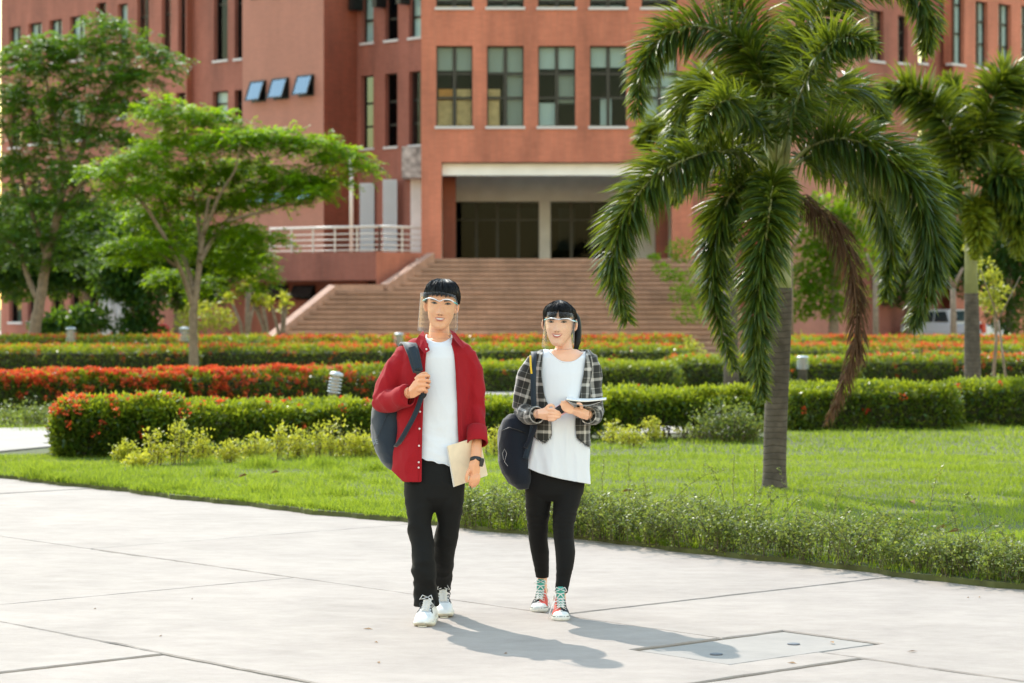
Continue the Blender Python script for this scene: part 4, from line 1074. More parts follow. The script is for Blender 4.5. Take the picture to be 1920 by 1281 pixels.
# the taller darker tree at the far left
tree('leaning_tree', 'tall leaning tree with dark layered crown at the far left', 66.0,
     [([(60, 690, 0), (62, 640, 0), (72, 580, 0), (86, 500, 0), (104, 420, 0), (122, 350, 0), (150, 290, 0), (165, 230, 0)], .19, .05),
      ([(70, 560, 0), (52, 520, .2), (35, 470, .4), (0, 440, .6), (-50, 400, .6)], .09, .03),
      ([(90, 490, 0), (60, 400, .5), (30, 300, 1), (0, 220, 1)], .08, .02),
      ([(104, 420, 0), (150, 350, -.5), (210, 290, -1), (250, 230, -1)], .07, .02),
      ([(122, 350, 0), (110, 260, .5), (90, 170, .8), (80, 110, .8)], .06, .02),
      ([(150, 290, 0), (190, 200, 0), (230, 130, .4), (290, 110, .4)], .05, .015)],
     [(60, 95, 56, 12, .8), (120, 82, 60, 12, .5), (190, 48, 46, 14, .2), (210, 60, 36, 14, 0), (170, 105, 70, 22, .4), (250, 95, 60, 18, 0), (310, 115, 34, 14, 0), (290, 140, 44, 14, -.3), (30, 130, 60, 22, .8), (100, 135, 74, 24, .4), (190, 150, 74, 24, -.2), (250, 155, 44, 16, -.6), (0, 180, 60, 26, 1), (70, 195, 80, 28, .8), (160, 200, 80, 28, 0), (230, 210, 60, 24, -.6), (20, 250, 70, 28, 1), (110, 260, 84, 30, .4), (200, 265, 70, 26, -.6), (-20, 310, 70, 30, .8), (70, 320, 80, 30, .6), (160, 330, 74, 28, -.4), (20, 380, 80, 30, .8), (110, 390, 76, 28, 0), (190, 385, 60, 24, -.6), (-10, 440, 70, 26, .5), (70, 450, 70, 26, .4), (150, 450, 60, 22, 0), (30, 490, 50, 16, .4), (130, 495, 50, 16, .2)],
     'leaf_tree_dark', per=46, ll=.155, lw=.066, leaf_len=.50, var0=.60)
# dark mass of trees between the wing and the garden
def blobtree(name, label, px, pyb, Y, clumps, mat, trunk=.14, size=.16, n=260, var0=.3, cat='tree', group=None):
    g = Vector(((px - 960) / FL * Y, Y, .03)); t = thing(name, label, cat, g, group)
    top = W(px, min(c[1] for c in clumps) + 20, Y); m = MB(); m.tube([g, g.lerp(top, .4) + Vector((.08, 0, 0)), g.lerp(top, .9)], [trunk * 1.2, trunk, trunk * .4], 8); m.build('trunk', M['bark'], t, smooth=True)
    parts = []; s = FL / Y
    for (cx, cy, rx, ry, dy) in clumps:
        c = np.array(W(cx, cy, Y + dy)); k = int(n * (rx / s) * (ry / s) * 9) + 60; u = unit(rng.normal(size=(k, 3))); r_ = rng.random(k) ** .35
        O = c + u * r_[:, None] * np.array([rx / s, rx / s * .8, ry / s]); O += (nz3(O, 2.5, cx)[:, None]) * u * .15
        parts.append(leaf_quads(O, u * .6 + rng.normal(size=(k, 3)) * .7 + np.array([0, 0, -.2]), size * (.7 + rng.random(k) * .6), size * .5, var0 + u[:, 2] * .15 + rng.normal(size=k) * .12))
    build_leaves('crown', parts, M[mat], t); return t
bk = [(250, 84.5, [(250, 450, 60, 60, 0), (235, 520, 48, 50, 0), (268, 560, 40, 50, 0), (300, 480, 50, 60, .5), (260, 620, 46, 36, 0), (215, 500, 50, 60, 0), (150, 600, 60, 30, 0), (90, 610, 40, 20, 0)], 'dark evergreen column standing behind the slim tree'),
      (330, 86, [(340, 470, 60, 70, 0), (350, 540, 50, 50, 0), (380, 520, 50, 60, 0), (420, 480, 50, 50, 0), (455, 470, 40, 50, 0)], 'dark bushy tree behind the slim tree crown'),
      (160, 88, [(160, 460, 70, 60, 0), (190, 510, 60, 50, 0), (120, 490, 80, 50, .5), (60, 470, 80, 56, 0), (0, 480, 70, 60, 0), (205, 430, 60, 50, 0), (30, 530, 50, 30, 0), (110, 530, 60, 26, 0), (-30, 420, 60, 60, 1), (90, 410, 80, 40, 1)], 'dark tree in front of the left wing arcade')]
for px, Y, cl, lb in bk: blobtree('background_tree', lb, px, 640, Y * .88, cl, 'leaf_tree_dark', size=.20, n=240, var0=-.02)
blobtree('yellow_bush', 'yellow green bush lit by sun behind the slim trunk', 385, 640, 72, [(385, 590, 46, 28, 0), (360, 605, 40, 22, 0), (415, 600, 30, 22, 0)], 'leaf_gold', .05, .14, 90, .0, 'bush')
# greenery behind the palms at right
rt = [(1560, 72, [(1540, 420, 60, 60, 0), (1590, 480, 60, 50, 0), (1530, 500, 50, 50, 0), (1570, 560, 60, 40, 0), (1500, 560, 30, 40, 0), (1610, 400, 50, 50, 0)], 'leaf_tree', .30, 'light feathery tree behind the dead brown frond'),
      (1700, 90, [(1680, 420, 80, 60, 0), (1740, 470, 90, 70, 0), (1680, 530, 70, 44, 0), (1800, 440, 80, 70, 0), (1840, 510, 70, 60, 0), (1640, 470, 60, 70, 0)], 'leaf_tree_dark', -.04, 'dark tree standing over the parked white vehicle'),
      (1890, 84, [(1890, 440, 60, 70, 0), (1900, 520, 50, 60, 0), (1890, 590, 44, 40, 0), (1940, 480, 50, 80, 0)], 'leaf_tree_dark', .0, 'dark tree at the right edge behind the right palm'),
      (1640, 96, [(1640, 330, 70, 60, 0), (1580, 330, 60, 50, 0), (1720, 350, 60, 50, 0)], 'leaf_tree_dark', .3, 'tree top showing between the two palm crowns')]
for px, Y, cl, mt, v0, lb in rt: blobtree('background_tree', lb, px, 640, Y, cl, mt, size=.17, n=170, var0=v0)
blobtree('slope_bush', 'yellow green bushes growing down the right side of the staircase', 1255, 600, 71.5, [(1226, 482, 14, 8, 0), (1240, 503, 20, 10, 0), (1262, 515, 26, 16, -.3), (1278, 550, 22, 14, -.6), (1292, 590, 30, 16, -1), (1275, 470, 30, 30, 2), (1300, 540, 34, 40, 1)], 'leaf_tree', .002, .11, 150, .55, 'bush')
blobtree('young_tree', 'young tree with lime green leaves right behind the right palm', 1860, 640, 44, [(1855, 520, 26, 18, 0), (1870, 548, 24, 16, 0), (1838, 505, 18, 14, 0), (1845, 560, 18, 12, 0), (1862, 575, 20, 12, 0), (1812, 465, 16, 10, 0)], 'leaf_gold', .03, .08, 350, .15)
# slender bare trunks in front of the parking
for px, py0, py1, Y, r_, lb in ((1641, 520, 645, 70, .09, 'thin dark tree trunk left of the parked vehicle'), (1787, 540, 648, 72, .10, 'brown trunk standing in front of the white vehicle'), (1872, 600, 770, 33, .018, 'thin leaning bare stem right of the right palm trunk'), (1482, 470, 650, 66, .07, 'grey trunk just right of the large palm')):
    a = W(px, py0, Y); t = thing('tree_trunk', lb, 'trunk', (a.x, Y, .03)); m = MB()
    le = .22 if r_ < .05 else .03
    m.tube([Vector((a.x + le, Y, 0)), Vector((a.x + le * .4, Y, a.z * .5)), a], [r_ * 1.2, r_, r_ * .8], 8); m.build('trunk', M['bark'], t, smooth=True)
    m = MB(); m.tube([a, a + Vector((.3, 0, .6))], [r_ * .7, r_ * .3], 6); m.tube([a, a + Vector((-.25, 0, .7))], [r_ * .6, r_ * .3], 6); m.build('limb', M['bark'], t, smooth=True)
# frangipani at the foot of the stairs
for i, (px, hpx) in enumerate(((462, 95), (505, 80), (528, 70))):
    Y = 68.0 + i * .3; g = Vector(((px - 960) / FL * Y, Y, .03)); s = FL / Y
    t = thing('frangipani', ['frangipani with thick bare stems, leftmost of three near the stairs', 'frangipani with leafy tufts, middle of three near the stairs', 'frangipani leaning toward the stair coping, rightmost of three'][i], 'small tree', g)
    m = MB(); tips = []
    H_ = (640 - 575 + hpx - 35) / s + .6
    for k in range(4):
        a = rnd.uniform(-1, 1); p1 = g + Vector((a * .2, 0, H_ * .45)); p2 = g + Vector((a * .55, rnd.uniform(-.2, .2), H_ * rnd.uniform(.7, 1)))
        m.tube([g, p1, p2], [.07, .05, .035], 7); tips.append(p2)
    m.build('stems', M['bark'], t, smooth=True); P = []; D = []
    for p in tips:
        for k in range(26): P.append(tuple(p)); D.append((rnd.gauss(0, 1), rnd.gauss(0, 1), rnd.gauss(.2, .5)))
    build_leaves('leaves', [leaf_quads(np.array(P), np.array(D), .26, .09, rng.normal(size=len(P)) * .1 + .35)], M['leaf_gold'], t)

# ---------------------------------------------------------------- foxtail palms
def frond(parent, pts, length, nleaf, mat='leaf_palm', wid=.022, stalk=.14, r0=.018, var0=.42, seed=0, sag=.35, name='frond', spread=1.0, thin=1.0):
    """pts: world points along the rachis; leaflets stand out all round it like a brush"""
    S = spline(pts, 60); T = unit(np.gradient(S, axis=0)); n = int(nleaf * 2.3) if mat == 'leaf_palm' else nleaf
    f = np.sort(rng.random(n)); f = stalk + (1 - stalk) * f; x = f * 59; i = np.minimum(x.astype(int), 58); w = (x - i)[:, None]
    P = S[i] * (1 - w) + S[i + 1] * w; t = unit(T[i] * (1 - w) + T[i + 1] * w)
    a = unit(np.cross(t, np.tile([0.1, 0.9, 0.3], (n, 1)))); b = np.cross(t, a); ph = rng.random(n) * 2 * np.pi
    rad = a * np.cos(ph)[:, None] + b * np.sin(ph)[:, None]
    env = np.clip(np.sin(np.clip((f - stalk * .7) / (1 - stalk * .7), 0, 1) ** .55 * np.pi * .92 + .12), .15, 1) ** .6
    Ln = length * env * (.75 + rng.random(n) * .4)
    D = unit(rad * spread + t * ((.36 + .35 * f[:, None]) if mat == 'leaf_palm' else (.55 + .35 * f[:, None])))
    g = np.array([0, 0, -1.0])
    D1 = unit(D + g * sag * .25); D2 = unit(D + g * sag * .9); D3 = unit(D + g * sag * 1.7)
    if mat == 'leaf_palm': Ln = Ln * 1.36; sag = sag * .75
    side = unit(np.cross(D, rad + rng.normal(size=(n, 3)) * .5)); wd = wid * (.8 + rng.random(n) * .4) * (.6 + .4 * env)
    L = Ln[:, None]; k = wd[:, None] / 2
    p0 = P; p1 = P + D1 * L * .3; p2 = p1 + D2 * L * .35; p3 = p2 + D3 * L * .35
    V = np.stack([p0 - side * k * .35, p0 + side * k * .35, p1 + side * k, p1 - side * k, p2 + side * k * .85, p2 - side * k * .85, p3], 1).reshape(-1, 3)
    B_ = np.arange(n)[:, None] * 7
    Q = np.concatenate([B_ + np.array([0, 1, 2, 3]), B_ + np.array([3, 2, 4, 5])]); Tr = B_ + np.array([5, 4, 6])
    var = var0 + rng.normal(size=n) * .14 + np.clip(rad[:, 2], -1, 1) * .10 + (f > .8) * .05
    va = np.repeat(var, 7); 
    tips = np.tile([0, 0, 0, 0, .06, .06, .38], n); va = np.clip(va + tips, 0, 1)
    me = mesh_np(name, V, [Q, Tr], attrs={'var': va}); o = link(name, me, M[mat], parent)
    m = MB(); m.tube([Vector(s) for s in S[::3]], [r0 * (1 - .8 * j / 20) for j in range(20)], 6); m.build('midrib', M['petiole'] if mat == 'leaf_palm' else M['bark'], o, smooth=True)
    return o
M['petiole'] = plain('palm_petiole', (0.28, 0.30, 0.13), 0.5, var=.2, scale=5)
M['sheath'] = plain('palm_sheath', (0.30, 0.32, 0.17), 0.5, var=.15, scale=5)
def palmtrunk(mat_name='palm_trunk'):
    m, nt, b = nmat(mat_name)
    tc = N(nt, 'ShaderNodeTexCoord'); sx = N(nt, 'ShaderNodeSeparateXYZ'); nt.links.new(tc.outputs['Object'], sx.inputs[0])
    nz = N(nt, 'ShaderNodeTexNoise'); nz.inputs['Scale'].default_value = 3; nz.inputs['Detail'].default_value = 6; nt.links.new(tc.outputs['Object'], nz.inputs['Vector'])
    ad = N(nt, 'ShaderNodeMath', operation='MULTIPLY_ADD'); ad.inputs[1].default_value = .11; nt.links.new(nz.outputs[0], ad.inputs[0]); nt.links.new(sx.outputs[2], ad.inputs[2])
    mu = N(nt, 'ShaderNodeMath', operation='MULTIPLY'); mu.inputs[1].default_value = 2 * math.pi / .055; nt.links.new(ad.outputs[0], mu.inputs[0])
    sn = N(nt, 'ShaderNodeMath', operation='SINE'); nt.links.new(mu.outputs[0], sn.inputs[0])
    rp = N(nt, 'ShaderNodeMapRange'); rp.inputs[1].default_value = -1; rp.inputs[2].default_value = -.75; nt.links.new(sn.outputs[0], rp.inputs[0])
    n2 = N(nt, 'ShaderNodeTexNoise'); n2.inputs['Scale'].default_value = 9; n2.inputs['Detail'].default_value = 8; nt.links.new(tc.outputs['Object'], n2.inputs['Vector'])
    cr = N(nt, 'ShaderNodeValToRGB'); cr.color_ramp.elements[0].position = .35; cr.color_ramp.elements[1].position = .68
    cr.color_ramp.elements[0].color = (.055, .044, .037, 1); cr.color_ramp.elements[1].color = (.115, .094, .078, 1); nt.links.new(n2.outputs[0], cr.inputs[0])
    mx = N(nt, 'ShaderNodeMix', data_type='RGBA'); mx.inputs[6].default_value = (.055, .044, .037, 1); nt.links.new(rp.outputs[0], mx.inputs[0]); nt.links.new(cr.outputs[0], mx.inputs[7])
    nt.links.new(mx.outputs[2], b.inputs['Base Color']); b.inputs['Roughness'].default_value = .85
    a2 = N(nt, 'ShaderNodeMath', operation='ADD'); nt.links.new(rp.outputs[0], a2.inputs[0]); nt.links.new(n2.outputs[0], a2.inputs[1])
    bp = N(nt, 'ShaderNodeBump'); bp.inputs['Strength'].default_value = .5; bp.inputs['Distance'].default_value = .01; nt.links.new(a2.outputs[0], bp.inputs['Height']); nt.links.new(bp.outputs[0], b.inputs['Normal'])
    return m
M['palm_trunk'] = palmtrunk()
def pf(Y, *pts): return [tuple(W(p[0], p[1], Y + p[2])) for p in pts]

YP = 20.8
palm = thing('foxtail_palm', 'large foxtail palm with bushy drooping fronds standing on the lawn right of the woman', 'palm tree', (*GX(1452, YP), 0.03))
m = MB(); S = spline(pf(YP, (1452, 930, 0), (1452, 900, 0), (1454, 800, 0), (1459, 690, 0), (1463, 600, 0), (1464, 540, 0)), 40)
m.tube([Vector(s) for s in S], [.125 - .025 * min(1, i / 10) + .045 * math.exp(-i / 1.5) - .004 * max(0, i - 15) / 25 for i in range(40)], 24); m.build('trunk', M['palm_trunk'], palm, smooth=True)
m = MB(); m.tube([Vector(v) for v in spline(pf(YP, (1464, 545, 0), (1463, 450, 0), (1460, 380, 0), (1458, 320, 0)), 14)], [.095 - .003 * i for i in range(14)], 20); m.build('crownshaft', M['sheath'], palm, smooth=True)
for (a, b, dy) in (((1447, 325), (1443, 180), .03), ((1460, 325), (1470, 195), -.02), ((1470, 330), (1485, 215), .02), ((1452, 320), (1452, 150), 0)):
    m = MB(); m.tube([W(a[0], a[1] + 15, YP + dy), W((a[0] + b[0]) / 2, (a[1] + b[1]) / 2, YP + dy), W(b[0], b[1], YP + dy)], [.034, .026, .012], 8); m.build('leaf_stalk', M['petiole'], palm, smooth=True)
FR = [
 ([(1452, 300, 0), (1440, 190, .1), (1400, 95, .2), (1320, 50, .2), (1245, 70, .1), (1205, 130, 0), (1192, 215, 0)], .30, 520, .40),
 ([(1452, 330, 0), (1400, 290, -.3), (1320, 288, -.6), (1230, 330, -.8), (1170, 410, -.9), (1150, 500, -.9), (1175, 600, -.9)], .30, 560, .36),
 ([(1455, 300, 0), (1440, 160, .3), (1400, 40, .5), (1330, -60, .6), (1240, -90, .6)], .28, 420, .45),
 ([(1450, 310, 0), (1400, 210, .7), (1340, 160, 1.1), (1290, 180, 1.3), (1265, 260, 1.4), (1270, 340, 1.4)], .26, 380, .45),
 ([(1452, 335, -.1), (1448, 345, -.6), (1440, 420, -1.0), (1425, 520, -1.1), (1418, 620, -1.1), (1428, 740, -1.0)], .27, 600, .34),
 ([(1448, 335, 0), (1405, 335, -.3), (1362, 380, -.5), (1342, 460, -.5), (1340, 560, -.5), (1375, 690, -.5)], .25, 520, .34),
 ([(1462, 300, 0), (1480, 190, 0), (1510, 90, -.1), (1555, 10, -.2), (1620, -50, -.2), (1700, -40, -.1), (1738, 30, 0), (1735, 95, 0)], .30, 640, .38),
 ([(1465, 330, 0), (1520, 275, -.2), (1600, 262, -.4), (1690, 320, -.5), (1740, 410, -.5), (1745, 510, -.4), (1712, 610, -.3)], .32, 640, .24),
 ([(1465, 325, 0), (1530, 290, .3), (1600, 310, .6), (1650, 380, .8), (1670, 460, .9), (1660, 560, .9)], .28, 460, .26),
 ([(1460, 290, 0), (1470, 150, .4), (1500, 50, .7), (1520, -60, .9), (1500, -140, 1)], .28, 380, .45),
 ([(1455, 310, 0), (1420, 230, -.4), (1370, 190, -.8), (1330, 210, -1.0), (1310, 260, -1.1)], .22, 300, .42),
 ([(1462, 300, 0), (1500, 220, .2), (1560, 170, .6), (1620, 170, 1.0), (1660, 230, 1.2)], .26, 330, .34),
 ([(1462, 300, 0), (1490, 200, -.5), (1540, 100, -.9), (1590, 70, -1.1), (1640, 90, -1.2)], .24, 300, .4)]
for k, (pts, L, n, v0) in enumerate(FR): frond(palm, pf(YP, *pts), L, n, var0=v0, seed=k, stalk=.16 if k in (1, 7) else .12)
frond(palm, pf(YP, (1470, 345, 0), (1515, 380, -.2), (1570, 430, -.2), (1600, 520, -.2), (1608, 620, -.2), (1590, 700, -.2), (1552, 790, -.2)), .30, 1000, 'leaf_dead', .011, .10, .014, .35, sag=1.1, name='dead_frond')['label'] = 'dead brown frond hanging limp'
YQ = 34.7
palm2 = thing('foxtail_palm', 'second foxtail palm near the right edge, its trunk rising from weeds', 'palm tree', (*GX(1824, YQ), 0.03))
m = MB(); S = spline(pf(YQ, (1825, 792, 0), (1824, 740, 0), (1823, 660, 0), (1822, 580, 0), (1821, 545, 0)), 24); m.tube([Vector(s) for s in S], [.135 - .04 * i / 24 + .04 * math.exp(-i / 1.5) for i in range(24)], 20); m.build('trunk', M['palm_trunk'], palm2, smooth=True)
m = MB(); m.tube([W(1821, 550, YQ), W(1820, 460, YQ), W(1819, 370, YQ)], [.10, .085, .06], 16); m.build('crownshaft', M['sheath'], palm2, smooth=True)
FR2 = [([(1819, 375, 0), (1795, 280, 0), (1750, 200, 0), (1690, 165, 0), (1645, 190, 0)], .42, 420, .5), ([(1822, 375, 0), (1840, 260, 0), (1870, 170, 0), (1900, 150, 0), (1935, 190, 0)], .42, 420, .4),
       ([(1819, 375, 0), (1780, 320, .5), (1730, 300, .9), (1690, 330, 1.1), (1660, 380, 1.2)], .38, 320, .4), ([(1822, 375, 0), (1870, 330, -.4), (1910, 350, -.6), (1930, 420, -.7)], .38, 320, .35),
       ([(1822, 380, 0), (1832, 395, -.5), (1835, 430, -.9), (1828, 480, -1.0)], .26, 260, .75), ([(1822, 380, 0), (1870, 370, -.3), (1905, 420, -.5), (1912, 480, -.5)], .30, 300, .62),
       ([(1819, 370, 0), (1815, 260, .6), (1800, 190, .9), (1770, 150, 1.2)], .38, 260, .4), ([(1824, 375, 0), (1880, 260, .4), (1930, 230, .6), (1980, 270, .6)], .4, 300, .35), ([(1818, 380, 0), (1775, 360, -.5), (1750, 400, -.9), (1745, 450, -1)], .32, 240, .4)]
for k, (pts, L, n, v0) in enumerate(FR2): frond(palm2, pf(YQ, *pts), L, n, var0=v0, wid=.045)
YR = 36.5
palm3 = thing('foxtail_palm', 'third foxtail palm mostly hidden behind the hanging fronds of the large one', 'palm tree', (*GX(1372, YR), 0.03))
m = MB(); m.tube([W(1372, 778, YR), W(1371, 700, YR), W(1370, 600, YR), W(1368, 480, YR)], [.13, .115, .105, .095], 18); m.build('trunk', M['palm_trunk'], palm3, smooth=True)
m = MB(); m.tube([W(1368, 485, YR), W(1368, 300, YR)], [.1, .06], 14); m.build('crownshaft', M['sheath'], palm3, smooth=True)
for pts, v0 in (([(1368, 305, 0), (1350, 200, 0), (1320, 150, 0), (1285, 170, 0), (1275, 240, 0)], .3), ([(1368, 305, 0), (1400, 200, 0), (1440, 160, 0), (1480, 200, 0)], .3), ([(1368, 305, 0), (1330, 280, .5), (1290, 310, .8), (1265, 380, .9)], .35), ([(1368, 305, 0), (1420, 290, .5), (1460, 340, .8), (1480, 420, .9)], .3), ([(1368, 305, 0), (1300, 250, .3), (1230, 240, .5), (1200, 270, .5)], .45)):
    frond(palm3, pf(YR, *pts), .36, 260, var0=v0, wid=.045)
# ================================================================ people
def voxel(mb, size, name, smooth=2, fac=0.5):
    me = mb.mesh(name); o = bpy.data.objects.new('tmp', me); sc.collection.objects.link(o)
    r = o.modifiers.new('r', 'REMESH'); r.mode = 'VOXEL'; r.voxel_size = size; r.use_smooth_shade = True
    if smooth:
        s_ = o.modifiers.new('s', 'SMOOTH'); s_.factor = fac; s_.iterations = smooth
    dg = bpy.context.evaluated_depsgraph_get(); out = bpy.data.meshes.new_from_object(o.evaluated_get(dg)); out.name = name
    bpy.data.objects.remove(o); bpy.data.meshes.remove(me)
    out.polygons.foreach_set('use_smooth', [True] * len(out.polygons))
    return out
def mco(me):
    a = np.empty(len(me.vertices) * 3, dtype=np.float32); me.vertices.foreach_get('co', a); return a.reshape(-1, 3).astype(float)
def mno(me):
    a = np.empty(len(me.vertices) * 3, dtype=np.float32); me.vertices.foreach_get('normal', a); return a.reshape(-1, 3).astype(float)
def setco(me, P): me.vertices.foreach_set('co', P.astype(np.float32).ravel()); me.update()
def ridge(P, s, seed, an=(1, 1, 1)):
    Q = P * np.array(an); q = Q + 0.6 / s * np.stack([nz3(Q, s * .7, seed), nz3(Q, s * .7, seed + 4), nz3(Q, s * .7, seed + 9)], 1)
    return 1 - np.abs(nz3(q, s, seed + 2)) * 2
def wrinkle(me, amp, s=14, seed=0, an=(1, 1, 1), mask=None):
    P = mco(me); n = mno(me); d = ridge(P, s, seed, an) * .6 + ridge(P, s * 2.1, seed + 5, an) * .25 + nz3(P, s * .6, seed) * .5
    d = d - d.mean()
    if mask is not None: d = d * mask(P)
    setco(me, P + n * (d * amp)[:, None])
def ell(cx, py, hw, Y, dy, hd, tilt=0, n=40, p=2.35):
    """horizontal super-ellipse ring whose middle sits at photo pixel (cx,py) at distance Y+dy; hw in pixels, hd in metres"""
    c = W(cx, py, Y + dy); a = hw * Y / FL; out = []
    for k in range(n):
        th = 2 * math.pi * k / n; ct, st = math.cos(th), math.sin(th)
        r = (abs(ct) ** p + abs(st) ** p) ** (-1 / p)
        out.append(Vector((c.x + a * r * ct, c.y + hd * r * st, c.z + tilt * a * r * ct)))
    return out
def pz(P): return 960 + P[:, 0] / P[:, 1] * FL, HZ - (P[:, 2] - CH) / P[:, 1] * FL
def cut(me, fn, snap=None, snap_w=4.0):
    """delete the faces whose centre satisfies fn(px,py,centre,normal); snap(px,py,P)->new px,py for border vertices"""
    bm = bmesh.new(); bm.from_mesh(me); bm.faces.ensure_lookup_table()
    C = np.array([f.calc_center_median() for f in bm.faces]); Nn = np.array([f.normal for f in bm.faces]); px, py = pz(C)
    kill = fn(px, py, C, Nn); bmesh.ops.delete(bm, geom=[bm.faces[i] for i in np.nonzero(kill)[0]], context='FACES')
    if snap:
        for v in bm.verts:
            if v.is_boundary:
                x = 960 + v.co.x / v.co.y * FL; y = HZ - (v.co.z - CH) / v.co.y * FL
                r_ = snap(x, y, v.co)
                if r_ is not None and abs(r_[0] - x) < snap_w and abs(r_[1] - y) < snap_w:
                    w = W(r_[0], r_[1], v.co.y); v.co = w
        bd = [(v, [e.other_vert(v) for e in v.link_edges if e.is_boundary]) for v in bm.verts if v.is_boundary]
        for _ in range(6):
            new = [(v, v.co * .4 + sum((n.co for n in nb), Vector()) * (.6 / len(nb))) for v, nb in bd if len(nb) >= 2]
            for v, c in new: v.co = c
    bm.to_mesh(me); bm.free(); me.update()
    me.polygons.foreach_set('use_smooth', [True] * len(me.polygons))
def solid(o, t, off=-1):
    m = o.modifiers.new('cloth', 'SOLIDIFY'); m.thickness = t; m.offset = off; m.use_even_offset = False
def skel_attr(me, segs, name='puv'):
    """per-vertex (around, along) coordinates from the nearest bone; segs=[(A,B,r,offset)]"""
    P = mco(me); best = np.full(len(P), 1e9); U = np.zeros((len(P), 3))
    for (A, B, r, off) in segs:
        A = np.array(A); B = np.array(B); d = B - A; L = np.linalg.norm(d); d = d / L
        t = np.clip((P - A) @ d, -.05, L + .05); Cc = A + t[:, None] * d; q = P - Cc; dist = np.linalg.norm(q, axis=1) - r
        e1 = np.cross(d, [0, 1, 0]); e1 = e1 / np.linalg.norm(e1); e2 = np.cross(d, e1)
        ang = np.arctan2(q @ e1, -(q @ -e2) * 1.0); m = dist < best
        best[m] = dist[m]; U[m, 0] = (ang * r)[m]; U[m, 1] = t[m] + off; 
    at = me.attributes.new(name, 'FLOAT_VECTOR', 'POINT'); at.data.foreach_set('vector', U.astype(np.float32).ravel())

# ---- cloth and skin
def cloth(name, col, rough=.85, weave=900, bump=.15, sheen=.3, var=.06, trans=0):
    m, nt, b = nmat(name); tc = N(nt, 'ShaderNodeTexCoord')
    n1 = N(nt, 'ShaderNodeTexNoise'); n1.inputs['Scale'].default_value = 7; n1.inputs['Detail'].default_value = 5
    n2 = N(nt, 'ShaderNodeTexNoise'); n2.inputs['Scale'].default_value = weave; n2.inputs['Detail'].default_value = 2
    n3 = N(nt, 'ShaderNodeTexNoise'); n3.inputs['Scale'].default_value = 45; n3.inputs['Detail'].default_value = 5
    for q in (n1, n2, n3): nt.links.new(tc.outputs['Object'], q.inputs['Vector'])
    mx = N(nt, 'ShaderNodeMix', data_type='RGBA'); mx.inputs[6].default_value = rgb([c * (1 - var) for c in col]); mx.inputs[7].default_value = rgb([min(1, c * (1 + var)) for c in col]); nt.links.new(n1.outputs[0], mx.inputs[0])
    nt.links.new(mx.outputs[2], b.inputs['Base Color']); b.inputs['Roughness'].default_value = rough; b.inputs['Sheen Weight'].default_value = sheen; b.inputs['Specular IOR Level'].default_value = .25
    ad = N(nt, 'ShaderNodeMath', operation='MULTIPLY_ADD'); ad.inputs[1].default_value = .4; nt.links.new(n2.outputs[0], ad.inputs[0]); nt.links.new(n3.outputs[0], ad.inputs[2])
    bp = N(nt, 'ShaderNodeBump'); bp.inputs['Strength'].default_value = bump; bp.inputs['Distance'].default_value = .006; nt.links.new(ad.outputs[0], bp.inputs['Height']); nt.links.new(bp.outputs[0], b.inputs['Normal'])
    return m
def plaid():
    m, nt, b = nmat('plaid_flannel'); at = N(nt, 'ShaderNodeAttribute'); at.attribute_name = 'puv'; sx = N(nt, 'ShaderNodeSeparateXYZ'); nt.links.new(at.outputs['Vector'], sx.inputs[0])
    tc = N(nt, 'ShaderNodeTexCoord'); nz = N(nt, 'ShaderNodeTexNoise'); nz.inputs['Scale'].default_value = 420; nz.inputs['Detail'].default_value = 3; nt.links.new(tc.outputs['Object'], nz.inputs['Vector'])
    def stripes(out, period, off, width, soft=.004):
        a = N(nt, 'ShaderNodeMath', operation='ADD'); a.inputs[1].default_value = 10 + off; nt.links.new(out, a.inputs[0])
        mo = N(nt, 'ShaderNodeMath', operation='PINGPONG'); mo.inputs[1].default_value = period / 2; nt.links.new(a.outputs[0], mo.inputs[0])
        r_ = N(nt, 'ShaderNodeMapRange'); r_.inputs[1].default_value = width / 2 - soft / 2; r_.inputs[2].default_value = width / 2 + soft / 2; r_.inputs[3].default_value = 1; r_.inputs[4].default_value = 0; nt.links.new(mo.outputs[0], r_.inputs[0]); return r_.outputs[0]
    def add(a, c, k):
        q = N(nt, 'ShaderNodeMath', operation='MULTIPLY_ADD'); q.inputs[1].default_value = k; nt.links.new(c, q.inputs[0])
        if a is not None: nt.links.new(a, q.inputs[2])
        else: q.inputs[2].default_value = 0
        return q.outputs[0]
    v = None
    for ax in (0, 1):
        v = add(v, stripes(sx.outputs[ax], .082, .0, .016), .36); v = add(v, stripes(sx.outputs[ax], .082, .036, .004, .002), .20); v = add(v, stripes(sx.outputs[ax], .082, .018, .022), .035)
    v = add(v, nz.outputs[0], .10)
    cr = N(nt, 'ShaderNodeValToRGB'); cr.color_ramp.elements[0].position = .04; cr.color_ramp.elements[0].color = (.022, .022, .021, 1); cr.color_ramp.elements[1].position = .62; cr.color_ramp.elements[1].color = (.50, .48, .46, 1)
    e = cr.color_ramp.elements.new(.16); e.color = (.05, .05, .045, 1); e = cr.color_ramp.elements.new(.38); e.color = (.22, .215, .205, 1)
    nt.links.new(v, cr.inputs[0]); nt.links.new(cr.outputs[0], b.inputs['Base Color']); b.inputs['Roughness'].default_value = .9; b.inputs['Sheen Weight'].default_value = .3; b.inputs['Specular IOR Level'].default_value = .2
    return m
